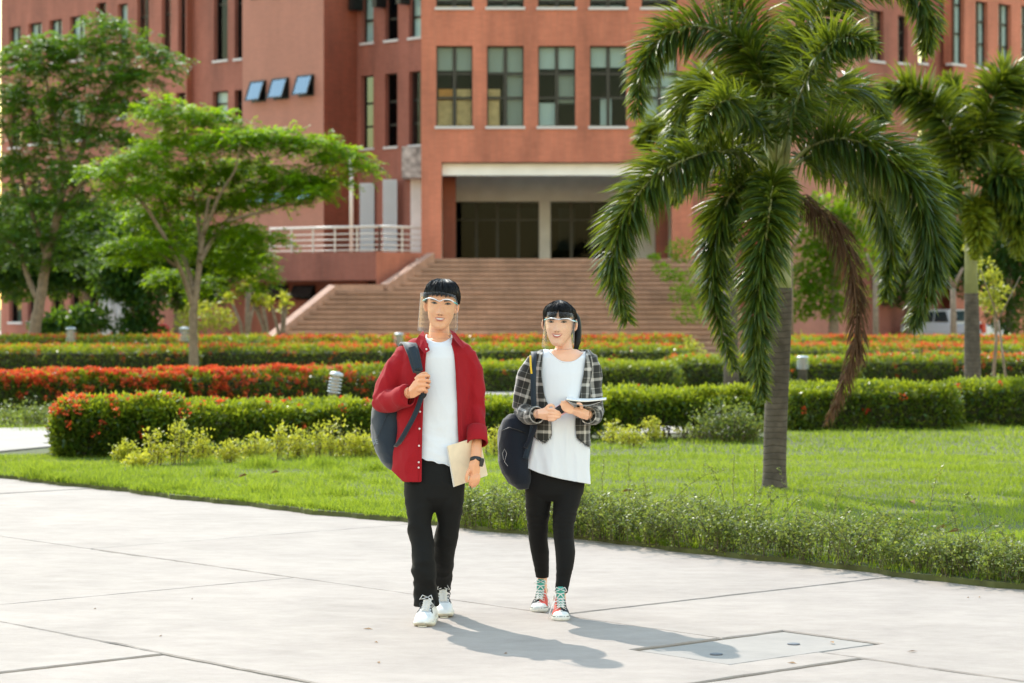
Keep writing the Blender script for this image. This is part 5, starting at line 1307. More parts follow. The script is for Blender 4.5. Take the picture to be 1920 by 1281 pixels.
def skinmat(name, col):
    m, nt, b = nmat(name); tc = N(nt, 'ShaderNodeTexCoord'); nz = N(nt, 'ShaderNodeTexNoise'); nz.inputs['Scale'].default_value = 30; nz.inputs['Detail'].default_value = 5; nt.links.new(tc.outputs['Object'], nz.inputs['Vector'])
    mx = N(nt, 'ShaderNodeMix', data_type='RGBA'); mx.inputs[6].default_value = rgb([col[0] * .93, col[1] * .88, col[2] * .85]); mx.inputs[7].default_value = rgb([col[0] * 1.05, col[1] * 1.08, col[2] * 1.1]); nt.links.new(nz.outputs[0], mx.inputs[0]); nt.links.new(mx.outputs[2], b.inputs['Base Color'])
    b.inputs['Roughness'].default_value = .45; b.inputs['Specular IOR Level'].default_value = .4; b.inputs['Subsurface Weight'].default_value = .12; b.inputs['Subsurface Radius'].default_value = (.01, .004, .002); b.inputs['Subsurface Scale'].default_value = 1.0
    return m
def hairmat():
    m, nt, b = nmat('black_hair'); b.inputs['Base Color'].default_value = (.006, .005, .005, 1); b.inputs['Roughness'].default_value = .46; b.inputs['Specular IOR Level'].default_value = .22; return m
M['skin_m'] = skinmat('man_skin', (.74, .37, .21)); M['skin_w'] = skinmat('woman_skin', (.80, .47, .32)); M['hair'] = hairmat()
M['red'] = cloth('crimson_cotton', (.30, .006, .013), .85, var=.1, sheen=.05); M['tee'] = cloth('white_cotton', (.69, .725, .80), .9, var=.02); M['trouser'] = cloth('black_trouser', (.007, .0075, .008), .85, var=.15, sheen=.0); M['legging'] = cloth('black_legging', (.006, .006, .0065), .85, var=.1, sheen=.0)
M['plaid'] = plaid(); M['navy'] = cloth('navy_nylon', (.010, .022, .040), .6, bump=.2, var=.15); M['navy_dark'] = cloth('dark_navy_canvas', (.005, .009, .019), .85, bump=.3, var=.2); M['webbing'] = cloth('navy_webbing', (.008, .020, .036), .6, bump=.3)
M['lip'] = plain('lips', (.50, .16, .13), .4); M['lip_w'] = plain('coral_lips', (.52, .10, .09), .35); M['teeth'] = plain('teeth', (.80, .77, .72), .3); M['eyewhite'] = plain('eye_white', (.40, .35, .33), .3); M['iris'] = plain('dark_iris', (.012, .008, .006), .15); M['brow'] = plain('eyebrow_hair', (.035, .022, .018), .7); M['crease'] = plain('eyelid_line', (.10, .045, .03), .6)
M['nostril'] = plain('nostril_shade', (.20, .075, .05), .6)  # dark tone paints the shade inside the nostrils
M['wplastic'] = plain('white_plastic', (.75, .74, .78), .25); M['teal_plastic'] = plain('teal_plastic', (.05, .42, .45), .3); M['black_rubber'] = plain('black_rubber', (.014, .014, .016), .45); M['screen'] = plain('watch_face', (.03, .035, .04), .12)
M['paper'] = plain('page_edges', (.78, .76, .74), .8); M['cream'] = plain('cream_cover', (.76, .64, .48), .7, var=.06, scale=25); M['grey_cover'] = plain('printed_grey_cover', (.32, .31, .30), .5, var=.35, scale=22); M['pink_plastic'] = plain('pink_case', (.75, .42, .50), .35)
M['leather'] = plain('white_leather', (.72, .72, .72), .5, var=.04, scale=30); M['mesh_grey'] = plain('shoe_mesh', (.52, .53, .55), .8, var=.1, scale=80); M['sole'] = plain('cream_sole', (.66, .62, .52), .6, var=.1, scale=20); M['rubber_white'] = plain('white_rubber', (.70, .69, .66), .5, var=.06, scale=30)
M['red_canvas'] = plain('red_canvas', (.58, .07, .05), .85, var=.15, scale=60); M['black_canvas'] = plain('black_canvas', (.018, .02, .026), .85, var=.3, scale=60); M['teal_canvas'] = plain('teal_canvas', (.07, .34, .28), .85, var=.15, scale=60); M['lace'] = plain('white_lace', (.74, .72, .72), .8); M['yellow'] = plain('yellow_piping', (.72, .46, .02), .6); M['button'] = plain('pearl_button', (.70, .60, .60), .3); M['nail'] = plain('nail', (.70, .45, .38), .35)
def shieldmat():
    m, nt, b = nmat('clear_visor'); nt.nodes.remove(b)
    lw = N(nt, 'ShaderNodeLayerWeight'); lw.inputs[0].default_value = .35
    po = N(nt, 'ShaderNodeMath', operation='MULTIPLY_ADD'); po.inputs[1].default_value = .38; po.inputs[2].default_value = .0; nt.links.new(lw.outputs['Facing'], po.inputs[0])
    pw = N(nt, 'ShaderNodeMath', operation='POWER'); pw.inputs[1].default_value = 1.6; nt.links.new(po.outputs[0], pw.inputs[0])
    ad = N(nt, 'ShaderNodeMath', operation='ADD'); ad.inputs[1].default_value = .012; nt.links.new(pw.outputs[0], ad.inputs[0])
    tr = N(nt, 'ShaderNodeBsdfTransparent'); tr.inputs[0].default_value = (.96, .97, .98, 1)
    gl = N(nt, 'ShaderNodeBsdfGlossy'); gl.inputs['Roughness'].default_value = .12; df = N(nt, 'ShaderNodeBsdfDiffuse'); df.inputs[0].default_value = (.55, .57, .62, 1)
    m1 = N(nt, 'ShaderNodeMixShader'); m1.inputs[0].default_value = .6; nt.links.new(gl.outputs[0], m1.inputs[1]); nt.links.new(df.outputs[0], m1.inputs[2])
    ms = N(nt, 'ShaderNodeMixShader'); nt.links.new(ad.outputs[0], ms.inputs[0]); nt.links.new(tr.outputs[0], ms.inputs[1]); nt.links.new(m1.outputs[0], ms.inputs[2]); nt.links.new(ms.outputs[0], nt.nodes['Material Output'].inputs[0]); return m
M['visor'] = shieldmat()

# ---- head
class Head:
    def __init__(s, chin, Y, Hh, wide=1.0, yaw=0, roll=0, pitch=0, female=False, eye=.57, nose=.343, mouth=.244, ex=.034, dy=0):
        s.H = Hh; s.w_ = wide; s.fem = female; s.te, s.tn, s.tm, s.ex = eye, nose, mouth, ex
        s.R = Matrix.Rotation(R(roll), 3, 'Y') @ Matrix.Rotation(R(yaw), 3, 'Z') @ Matrix.Rotation(R(pitch), 3, 'X')
        s.o = W(chin[0], chin[1], Y)     # chin point, local origin (0,-.085,0) lies here
        s.T = [0, .03, .08, .15, .24, .35, .48, .6, .72, .82, .90, .96, 1.0]
        s.WW = [.019, .031, .0430, .0545, .0640, .0700, .0738, .0758, .0765, .0725, .060, .040, .004] if not female else [.015, .027, .037, .048, .059, .067, .0715, .0745, .075, .071, .059, .040, .004]
        s.F = [-.078, -.087, -.090, -.088, -.088, -.089, -.088, -.090, -.091, -.084, -.068, -.045, .01]
        s.B = [-.045, -.02, .00, .03, .065, .085, .098, .104, .103, .094, .076, .055, .02]
    def prof(s, t, a): return np.interp(t, s.T, a)
    def disp(s, x, t):
        g = lambda c, k, w: np.exp(-((c) / w) ** 2) * k
        z = t * s.H; zt, ze, zm = s.tn * s.H, s.te * s.H, s.tm * s.H
        ax = np.abs(x)
        br = np.clip((ze + .006 - z) / (ze + .006 - zt), 0, 1.0); nose = br ** 1.1 * (.0215 if not s.fem else .018) * np.where(z < zt, np.exp(-((z - zt) / .0055) ** 2), 1)
        wn = .0075 + br * .0045; d = -nose * np.exp(-(x / wn) ** 2)
        d -= g(ax - .0135, 1, .006) * g(z - zt - .002, .008, .006)
        d += g(ax - s.ex, 1, .016) * g(z - ze - .001, .0110, .010)                    # sockets
        d -= g(ax - s.ex, 1, .013) * g(z - ze, .0045, .0065)                          # lids
        d -= g(ax - s.ex * .95, 1, .020) * g(z - ze - .019, .0045, .007)              # brow ridge
        d -= g(ax - .042, 1, .016) * g(z - zt - .012, .0045, .015)                    # cheeks
        d -= g(x, 1, .022) * (g(z - zm - .006, .0045, .005) + g(z - zm + .007, .0055, .0055))
        d += g(x, 1, .018) * g(z - zm + .018, .004, .005)
        d += g(ax - .030, 1, .007) * g(z - zm - .002, .003, .010)
        d -= g(x, 1, .017) * g(z - .014, .0045, .012)
        return d
    def yf(s, x, t, off=0):
        w = s.prof(t, s.WW) * s.w_; f, b = s.prof(t, s.F), s.prof(t, s.B); c = (f + b) / 2; dd = (b - f) / 2; p = 2.25
        u = np.clip(np.abs(x) / w, 0, .999); return c - dd * (1 - u ** p) ** (1 / p) + s.disp(x, t) - off
    def tw(s, P):
        """local (x,y,z) -> world"""
        P = np.atleast_2d(np.array(P, float)); q = P - np.array([0, -.085, 0]); piv = np.array([0, .08, .06])
        q = (q - piv) @ np.array(s.R).T + piv
        return q + np.array(s.o)
    def wp(s, x, y, z): return Vector(s.tw([(x, y, z)])[0])
    def grid(s, mb, n=64, m=60, inflate=0):
        rings = []
        for t in np.concatenate([np.linspace(0, .94, m), [.965, .985, 1.0]]):
            w = s.prof(t, s.WW) * s.w_ + inflate; f, b = s.prof(t, s.F) - inflate, s.prof(t, s.B) + inflate; c = (f + b) / 2; dd = (b - f) / 2; p = 2.25
            th = np.arange(n) * 2 * np.pi / n; ct, st = np.cos(th), np.sin(th); r = (np.abs(ct) ** p + np.abs(st) ** p) ** (-1 / p)
            x = w * r * ct; y = c + dd * r * st; fw = np.clip(-st * 1.6, 0, 1); y = y + s.disp(x, t) * fw * (inflate == 0)
            rings.append([Vector(v) for v in s.tw(np.stack([x, y, np.full(n, t * s.H)], 1))])
        mb.rings(rings)
    def ears(s, mb):
        for e in (-1, 1):
            for (x, y, z, rx, ry, rz) in ((.0845, .014, s.te * s.H - .010, .008, .019, .031), (.0815, .010, s.te * s.H - .034, .007, .011, .012)):
                c = s.wp(e * x * s.w_, y, z); mb.ball(c, (rx, ry, rz), 12, 8, s.R @ Matrix.Rotation(R(32 * e), 3, 'Z') @ Matrix.Rotation(R(-10), 3, 'X'))
    def patch(s, name, x0, x1, zu, zl, off, mat, parent, n=12, k=4):
        """skin-hugging patch between curves zu(u), zl(u) (metres above chin), u in 0..1"""
        V = []; Fq = []
        for i in range(n + 1):
            u = i / n; x = x0 + (x1 - x0) * u
            for j in range(k + 1):
                z = zl(u) + (zu(u) - zl(u)) * j / k; V.append((x, float(s.yf(x, z / s.H, off)) - 0.0015 * math.sin(math.pi * j / k) * math.sin(math.pi * u), z))
        for i in range(n):
            for j in range(k): a = i * (k + 1) + j; Fq.append((a, a + k + 1, a + k + 2, a + 1))
        me = mesh_np(name, s.tw(V), [np.array(Fq)], smooth=True); return link(name, me, mat, parent)
    def face(s, parent, lip, smile=.002, squint=(1, 1), mw=.022):
        ze, zm = s.te * s.H, s.tm * s.H; al = lambda u: math.sin(math.pi * min(1, max(0, u))) ** .8
        for i, e in enumerate((-1, 1)):
            q = squint[i]; xa, xb = e * (s.ex - .0160), e * (s.ex + .0165)
            lift = lambda u: .0015 * u
            s.patch('eye', xa, xb, lambda u: ze + lift(u) + .0050 * q * al(u), lambda u: ze + lift(u) - .0036 * q * al(u), .0012, M['eyewhite'], parent)
            s.patch('iris', e * (s.ex - .0072), e * (s.ex + .0072), lambda u: ze + .0050 * q * al(u), lambda u: ze - .0036 * q * al(u), .0026, M['iris'], parent, 8, 3)
            s.patch('upper_lid', xa, xb + e * .001, lambda u: ze + lift(u) + .0078 * al(u), lambda u: ze + lift(u) + .0042 * q * al(u) - .0006, .0032, M['iris'], parent)
            s.patch('lower_lid', xa, xb, lambda u: ze + lift(u) - .0022 * q * al(u), lambda u: ze + lift(u) - .0036 * al(u), .0022, M['crease'], parent)
            th = .0068 if not s.fem else .0045
            s.patch('eyebrow', e * (s.ex - .019), e * (s.ex + .022), lambda u: ze + .0128 + .005 * math.sin(u * 2.2) + th * (1 - u * .75), lambda u: ze + .0110 + .005 * math.sin(u * 2.2), .0022, M['brow'], parent, 14, 3)
        sm = lambda u: smile * (2 * u - 1) ** 2 * 2.2
        gap = .0052 if not s.fem else .0058
        s.patch('teeth', -mw * .82, mw * .82, lambda u: zm + sm(u) + gap * .55 * al(u), lambda u: zm + sm(u) - gap * al(u), .0014, M['teeth'], parent)
        s.patch('upper_lip', -mw, mw, lambda u: zm + sm(u) + .0005 + (.0078 - .0012 * math.exp(-((u - .5) / .08) ** 2)) * al(u), lambda u: zm + sm(u) + gap * .42 * al(u), .0028, lip, parent)
        s.patch('lower_lip', -mw, mw, lambda u: zm + sm(u) - gap * .85 * al(u), lambda u: zm + sm(u) - (.0128 if not s.fem else .0120) * al(u) ** .8 - .0003, .0032, lip, parent)
        for e in (-1, 1): s.patch('nostril', e * .004, e * .0115, lambda u: s.tn * s.H - .0045 + .0014 * al(u), lambda u: s.tn * s.H - .0062 - .0008 * al(u), .0016, M['nostril'], parent, 6, 2)
def hairstrands(name, head, parent, n, root, tipfn, seg=7, wid=.0028, mat='hair', seed=1):
    """ribbons that start at root(i)->(theta,t) on the scalp and follow it; tipfn gives the path in (theta,t,lift)"""
    r0 = random.Random(seed); V = []; Fq = []
    for i in range(n):
        path = tipfn(r0); k = len(path); pts = []; rot = r0.uniform(-1.0, 1.0)
        for (x, y, z) in path: pts.append(head.wp(x, y, z))
        for j in range(k):
            t = (pts[min(j + 1, k - 1)] - pts[max(j - 1, 0)]).normalized(); out = (pts[j] - head.wp(0, .01, head.H * .6)).normalized(); sd = (t.cross(out).normalized() * math.cos(rot) + out * math.sin(rot)).normalized() * wid * (.5 if j == 0 else 1 - .75 * (j / (k - 1)) ** 2)
            V += [tuple(pts[j] - sd), tuple(pts[j] + sd)]
        b = len(V) - 2 * k
        for j in range(k - 1): Fq.append((b + 2 * j, b + 2 * j + 1, b + 2 * j + 3, b + 2 * j + 2))
    me = mesh_np(name, np.array(V), [np.array(Fq)], smooth=True); return link(name, me, M[mat], parent)
def scalp(head, th, t, lift):
    """point on the skull: th=0 at image right, -pi/2 front, pi/2 back"""
    w = float(head.prof(t, head.WW)) * head.w_ + lift; f = float(head.prof(t, head.F)) - lift; b = float(head.prof(t, head.B)) + lift; c = (f + b) / 2; d = (b - f) / 2; p = 2.25
    ct, st = math.cos(th), math.sin(th); r = (abs(ct) ** p + abs(st) ** p) ** (-1 / p)
    return (w * r * ct, c + d * r * st, t * head.H + lift * max(0, (t - .8) * 5))
def finger(mb, pts, r=.0088):
    """pts: knuckle to tip"""
    S = spline([tuple(p) for p in pts], 10); mb.tube([Vector(s) for s in S], [r * (1.12 - .25 * i / 9) if i < 9 else r * .55 for i in range(10)], 8)
    mb.ball(Vector(S[-1]), (r * .78,) * 3, 8, 6)
def visor(parent, Y, pts_top, pts_bot, dys, frame_pts, frame_dy, ends):
    """curved clear sheet through pixel points with depth offsets, plus the spectacle bar it hangs from"""
    n = 25; T = spline([(a[0], a[1], d) for a, d in zip(pts_top, dys)], n); B = spline([(a[0], a[1], d) for a, d in zip(pts_bot, dys)], n); m = 9; V = []; Fq = []
    for i in range(n):
        for j in range(m):
            f = j / (m - 1); q = T[i] * (1 - f) + B[i] * f; w = W(q[0], q[1], Y + q[2] - .012 * f); V.append(tuple(w))
    for i in range(n - 1):
        for j in range(m - 1): a = i * m + j; Fq.append((a, a + m, a + m + 1, a + 1))
    me = mesh_np('visor', np.array(V), [np.array(Fq)], smooth=True)
    fs = thing('face_shield', None, None, (0, 0, 0)); fs.parent = parent; fs.location = (0, 0, 0); WO[fs.name] = WO[parent.name]
    o = link('visor', me, M['visor'], fs); solid(o, .0006)
    e = MB()
    for q0, q1 in ((T[0], B[0]), (T[-1], B[-1])): e.tube([W(q0[0], q0[1], Y + q0[2]), W(q1[0], q1[1], Y + q1[2] - .012)], .0005, 5)
    e.build('visor_edge', M['wplastic'], fs, smooth=True)
    S = spline([(a[0], a[1], d) for a, d in zip(frame_pts, frame_dy)], 30); f = MB(); f.tube([W(s[0], s[1], Y + s[2]) for s in S], [.0022 + .0014 * math.sin(i / 29 * math.pi * 2) ** 2 for i in range(30)], 6); f.build('spectacle_bar', M['wplastic'], fs, smooth=True)
    for (a, b, da, db) in ends:
        f = MB(); f.tube([W(a[0], a[1], Y + da), W((a[0] + b[0]) / 2, (a[1] + b[1]) / 2, Y + (da + db) / 2), W(b[0], b[1], Y + db)], [.0034, .0038, .0025], 6); f.build('hinge', M['teal_plastic'], fs, smooth=True)
    return fs

# ---- shoes
def shoe(name, parent, toe, yaw, L, Wd, style, mirror=1, lift=0.0, label=None):
    """toe: world ground point under the toe tip; yaw degrees, 0 = pointing at the camera"""
    a = R(yaw); fwd = Vector((-math.sin(a), -math.cos(a), 0)); rt = Vector((math.cos(a), -math.sin(a), 0)); up = Vector((0, 0, 1))
    heel = toe - fwd * L + up * lift
    def P(s, x, z):  # s 0 heel..1 toe, x side in metres, z up
        return heel + (toe - heel) * s + rt * x + up * z
    so = thing(name, None, None, (0, 0, 0)); so.parent = parent; so.location = (0, 0, 0); WO[so.name] = WO[parent.name]
    if label: so['label'] = label
    ss = np.linspace(0, 1, 25)
    hw = lambda s: Wd / 2 * np.interp(s, [0, .03, .12, .3, .5, .68, .85, .95, 1.0], [.30, .55, .72, .72, .80, 1.0, .92, .62, .22])
    ch = style == 'chunky'
    sh = (lambda s: np.interp(s, [0, .3, .7, 1], [.042, .036, .028, .026])) if ch else (lambda s: .027)
    m = MB(); rg = []
    for s in ss:
        w = float(hw(s)); ring = []
        flare = 1.07 if ch else 1.03; lo = float(np.interp(s, [0, .06, .8, 1], [.008 if ch else .002, 0, 0, .016 if ch else .004]))
        for (x, z) in ((-.92, lo), (-1.0, lo + .006), (-flare, sh(s) * .5 + lo * .3), (-.98, sh(s)), (.98, sh(s)), (flare, sh(s) * .5 + lo * .3), (1.0, lo + .006), (.92, lo)): ring.append(P(s, w * x, z))
        rg.append(ring)
    m.rings(rg); m.build('sole', M['sole'] if ch else M['rubber_white'], so, smooth=True, bevel=0)
    if ch:
        for s0, s1 in ((.02, .18), (.24, .42), (.50, .70)):
            for e in (-1, 1):
                g = MB()
                g.rings([[P(s, hw(s) * e * 1.075, .012), P(s, hw(s) * e * 1.075, .022), P(s, hw(s) * e * 1.0, .022), P(s, hw(s) * e * 1.0, .012)] for s in np.linspace(s0, s1, 6)]); g.build('sole_groove', M['mesh_grey'], so)
        g = MB(); g.rings([[P(s, x * hw(s), .0035 + z) for x, z in ((-.7, 0), (-.7, .005), (.7, .005), (.7, 0))] for s in np.linspace(.955, 1.012, 4)]); g.build('toe_lugs', M['sole'], so)
    # upper
    top = (lambda s: np.interp(s, [0, .08, .25, .36, .5, .65, .8, .92, 1.0], [.090, .115, .120, .124, .106, .080, .062, .050, .030])) if ch else (lambda s: np.interp(s, [0, .06, .2, .33, .42, .5, .65, .8, .92, 1.0], [.115, .128, .132, .134, .112, .092, .066, .050, .040, .026]))
    m = MB(); rg = []; nk = 17
    for s in ss:
        w = float(hw(s)) * .97; z0 = sh(s) - .004; h = float(top(s)); ring = []
        slim = float(np.interp(s, [0, .3, .5, .7, 1], [.66, .66, .68, .9, 1.0]))
        for k in range(nk):
            th = math.pi * k / (nk - 1); cx = math.cos(th); sz = math.sin(th)
            x = w * np.sign(cx) * abs(cx) ** .6; x *= 1 - (1 - slim) * sz ** 1.2; ring.append(P(s, x, z0 + (h - z0) * sz ** .75))
        rg.append(ring)
    m.rings(rg); me = m.mesh('upper', True)
    mats = [M['leather'], M['mesh_grey']] if ch else [M['red_canvas'], M['black_canvas'], M['rubber_white']]
    for q in mats: me.materials.append(q)
    for f in me.polygons:
        c = Vector(f.center) - heel; s = c.dot(fwd) / L; x = c.dot(rt) * mirror
        if ch: f.material_index = 1 if (.52 < s < .74 and abs(x) < Wd * .22) else 0
        else: f.material_index = 2 if s > .83 else (0 if x > 0 else 1)
    link('upper', me, None, so)
    if not ch:
        b = MB(); b.rings([[P(s, hw(s) * e * 1.045, z) for e, z in ((1, .0225), (1, .0255), (.97, .0255), (.97, .0225))] for s in np.linspace(.02, .985, 18)]); b.rings([[P(s, -hw(s) * e * 1.045, z) for e, z in ((1, .0225), (1, .0255), (.97, .0255), (.97, .0225))] for s in np.linspace(.02, .985, 18)]); b.build('foxing_stripe', M['black_canvas'], so)
        b = MB(); b.rings([[P(s, x * .026 * (1 - (s - .80) * 1.2) + 0, float(top(s)) + .004 - abs(x) * .010) for x in (-1, -.5, 0, .5, 1)] + [P(s, x * .026, float(top(s)) - .012) for x in (1, 0, -1)] for s in (.80, .815)]); b.build('toe_cap_rim', M['rubber_white'], so)
    # tongue
    m = MB(); rg = []; tongue_top = .160 if not ch else .140
    for s, z in ((.70, float(top(.70)) + .002), (.60, float(top(.60)) + .004), (.50, float(top(.50)) + .006), (.42, float(top(.42)) + .008), (.385, tongue_top - .012), (.38, tongue_top)):
        wt = .019 if z < .12 else .021
        if z == tongue_top: wt = .013
        rg.append([P(s, x * wt, z + (0 if z > .12 else -abs(x) * .005)) for x in (-1, -.5, 0, .5, 1)] + [P(s - .025, x * wt, z - .006 * (z < .12)) for x in (1, .5, 0, -.5, -1)])
    m.rings(rg); m.build('tongue', M['teal_canvas'] if not ch else M['leather'], so, smooth=True)
    if ch:
        for x in (-.006, .006):
            m = MB(); m.rings([[P(.40, x - .0022, z), P(.40, x + .0022, z), P(.385, x + .0022, z), P(.385, x - .0022, z)] for z in (.112, .139)]); m.build('tongue_stripe', M['black_rubber'], so)
        # dark zigzag lettering round the lace guard
        m = MB()
        for k in range(9):
            for e in (-1, 1):
                s = .40 + .036 * k; x = e * (.023 + .004 * math.sin(k)); z = float(top(s)) - .004 - (0.003 if k % 2 else 0); q0 = P(s, x, z + .001); q1 = P(s + .016, x + e * .012, z - .010)
                m.tube([q0, (q0 + q1) / 2 + rt * e * .003 + up * .004, q1], .0022, 4)
        m.build('side_lettering', M['black_rubber'], so)
    # laces
    m = MB(); nl = 6; s0, s1 = (.72, .44) if ch else (.74, .40)
    for k in range(nl):
        sa = s0 + (s1 - s0) * k / (nl - 1); sb = s0 + (s1 - s0) * (k + .8) / (nl - 1); w = .019 + .002 * k / nl
        for e in (-1, 1):
            za, zb = float(top(sa)) + .007, float(top(min(sb, .9))) + .008
            if not ch and k >= 4: zb += .012
            m.tube([P(sa, e * w, za - .006), P((sa + sb) / 2, 0, (za + zb) / 2 + .004), P(sb, -e * w, zb - .005)], .0028 if not ch else .0024, 5)
    for e in (-1, 1):
        sc_ = s1; z = float(top(sc_)) + .02 + (0 if ch else .01)
        m.tube([P(sc_, 0, z), P(sc_ + .06, e * .022, z + .012), P(sc_ + .12, e * .034, z - .008), P(sc_ + .09, e * .016, z - .004), P(sc_, 0, z)], .0024, 5)
    if not ch:
        m.tube([P(.5, .0, .10), P(.60, -mirror * -.035, .085), P(.66, mirror * .055, .04), P(.72, mirror * .062, .008)], .0024, 5)
    m.build('laces', M['lace'], so, smooth=True)
    if not ch:
        m = MB()
        for k in range(6):
            for e in (-1, 1):
                s = .74 - .075 * k; c = P(s, e * .0245, float(top(s)) - .002 + (.010 if k > 3 else 0)); m.ball(c, (.0032, .0032, .0032), 6, 4)
        m.build('eyelets', M['rubber_white'], so)
        m = MB(); c = P(.22, mirror * .034, .098); m.ball(c, (.004, .016, .016), 14, 8, Matrix.Rotation(a * -1, 3, 'Z')); m.build('ankle_patch', M['rubber_white'], so, smooth=True)
    return so
M['yellowish'] = plain('gum_lug', (.50, .44, .16), .6)

# =============================================================== the man in the red shirt
YM = 12.38
man = thing('person', 'young man in open red shirt, white t-shirt and black trousers with clear face shield', 'person', (G(822, 1172).x, YM, 0))
hm = Head((825, 619), YM - .085, .236, wide=.955, roll=4.0, yaw=0, eye=.565, nose=.345, mouth=.245, ex=.0345)
b = MB(); hm.grid(b); hm.ears(b)
b.tube([W(824, 588, YM + .040), W(824, 612, YM + .030), W(823, 632, YM + .018), W(822, 652, YM + .01)], [.046, .051, .054, .068], 20)
b.rings([ell(*a) for a in ((822, 636, 30, YM, 0, .055), (821, 650, 46, YM, 0, .065), (820, 668, 54, YM, 0, .085), (820, 720, 56, YM, 0, .10), (820, 800, 48, YM, 0, .09), (816, 870, 44, YM, 0, .085), (815, 915, 44, YM, 0, .085), (815, 935, 40, YM, 0, .08))])
b.tube([W(762, 680, YM), W(733, 715, YM - .0), W(715, 748, YM - .02)], [.036, .034, .034], 14); b.tube([W(715, 748, YM - .02), W(740, 744, YM - .11), W(769, 736, YM - .18)], [.034, .036, .028], 14)
b.tube([W(874, 678, YM), W(887, 720, YM + .01), W(890, 765, YM + .005)], [.036, .034, .032], 14); b.tube([W(890, 760, YM + .02), W(893, 800, YM - .02), W(894, 826, YM - .075), W(892, 862, YM - .145)], [.018, .018, .026, .0285], 14)
for (pts, rr) in (([(790, 930, 0), (790, 1030, -.05), (799, 1130, -.055)], [.064, .040, .026]), ([(841, 930, 0), (836, 1025, .09), (828, 1110, .29)], [.062, .038, .026])): b.tube([W(p[0], p[1], YM + p[2]) for p in pts], rr, 14)
b.tube([W(799, 1128, YM - .055), W(799, 1152, YM - .06)], [.030, .026], 10); b.tube([W(828, 1106, YM + .29), W(828, 1132, YM + .29)], [.030, .026], 10)
# hand on the strap (image left)
Yh = YM - .205
b.rings([[W(x, y, Yh + d) for x, y, d in ring] for ring in (
    [(766, 727, 0), (767, 735, -.018), (769, 748, 0), (767, 738, .02)], [(774, 716, 0), (776, 728, -.02), (778, 746, 0), (776, 730, .018)], [(784, 706, 0), (787, 718, -.018), (788, 740, 0), (786, 722, .014)], [(790, 704, .004), (793, 716, -.010), (793, 738, .004), (791, 720, .014)])])
for (y0, x1, y1, y2) in ((704, 803, 703, 712), (712, 804, 713, 720), (721, 803, 722, 728), (730, 799, 731, 735)):
    finger(b, [W(785, y0 + 2, Yh - .008), W(794, y0 + 1, Yh - .022), W(x1 - 1, y1 + 1, Yh - .010), W(x1 + 1, y1 + 4, Yh + .012), W(x1 - 4, y2, Yh + .020)], .0092)
finger(b, [W(779, 712, Yh + .01), W(787, 704, Yh + .012), W(797, 700, Yh + .016), W(802, 704, Yh + .02)], .0098)
# hand holding the notebook (image right)
Yr = YM - .168
b.rings([[W(x, y, Yr + d) for x, y, d in ring] for ring in (
    [(882, 860, .01), (892, 860, -.014), (902, 861, .01), (892, 861, .032)], [(878.5, 872, 0), (889, 872, -.022), (901, 873, 0), (890, 873, .02)], [(877.5, 884, -.002), (887, 885, -.026), (900.5, 886, 0), (889, 885, .016)], [(879, 893, 0), (887, 895, -.022), (899.5, 895, .002), (889, 895, .014)])])
finger(b, [W(880, 880, Yr - .012), W(876.5, 888, Yr - .026), W(874.5, 896, Yr - .030), W(875, 903, Yr - .026)], .0092)
for (x0, x1, x2, yb) in ((884.5, 882.5, 880.5, 910), (889, 888, 885.5, 914), (893.8, 893.5, 891, 912), (898, 898, 896, 907)):
    finger(b, [W(x0, 890, Yr - .010), W(x1, 898, Yr - .022), W(x2 + .8, yb - 4, Yr - .016), W(x2, yb, Yr + .002)], .0078)
me = voxel(b, .0036, 'body', 2, .45); link('body', me, M['skin_m'], man)
hm.face(man, M['lip'], smile=.0014, squint=(.72, .5), mw=.0268)
# hair: cap plus strands
def cap(head, parent, fn_low, lift, top=1.0, name='hair_cap'):
    V = []; Fq = []; n = 56; m = 16
    for i in range(n):
        th = 2 * math.pi * i / n; tl = fn_low(th)
        for j in range(m):
            f = j / (m - 1); t = tl + (1.0 - tl) * f; l = lift * (0.25 + .75 * min(1, f * 3.2)) if fn_low else lift
            V.append(scalp(head, th, min(t, .9995), l))
    for i in range(n):
        for j in range(m - 1): a = i * m + j; b_ = ((i + 1) % n) * m + j; Fq.append((a, b_, b_ + 1, a + 1))
    me = mesh_np(name, head.tw(V), [np.array(Fq)], smooth=True); return link(name, me, M['hair'], parent)
def low_m(th):
    f = -math.sin(th)                      # 1 front, -1 back
    side = abs(math.cos(th))
    if f > .55: return .80 - .02 * side
    if f > 0: return .80 + (.56 - .80) * (1 - f / .55) ** .8 
    return .55 + (.34 - .55) * min(1, -f * 1.5)
cap(hm, man, lambda th: low_m(th) + (.05 if math.sin(th) < -.3 else .02), .010)
def sm(r0):
    th = r0.uniform(0, 2 * math.pi); tl = low_m(th) + r0.gauss(-.005, .02) - (.02 + .03 * max(0, math.sin(th * 23)) if math.sin(th) < -.35 else 0); l = r0.uniform(.010, .024); t1 = r0.uniform(max(tl + .1, .8), .985); dth = r0.uniform(-.12, .12); k = 7
    return [scalp(hm, th + dth * (1 - j / (k - 1)), t1 + (tl - t1) * j / (k - 1), l * (1 - .35 * (j / (k - 1)) ** 3)) for j in range(k)]
hairstrands('hair', hm, man, 4200, None, sm, wid=.0014, seed=3)
def crown_m(r0):
    th = r0.uniform(0, 2 * math.pi); t0 = 1.0; t1 = r0.uniform(.86, .95); l = r0.uniform(.018, .027)
    return [scalp(hm, th, min(.9995, t0 + (t1 - t0) * j / 5), l) for j in range(6)]
hairstrands('crown_hair', hm, man, 1300, None, crown_m, wid=.0013, seed=4)
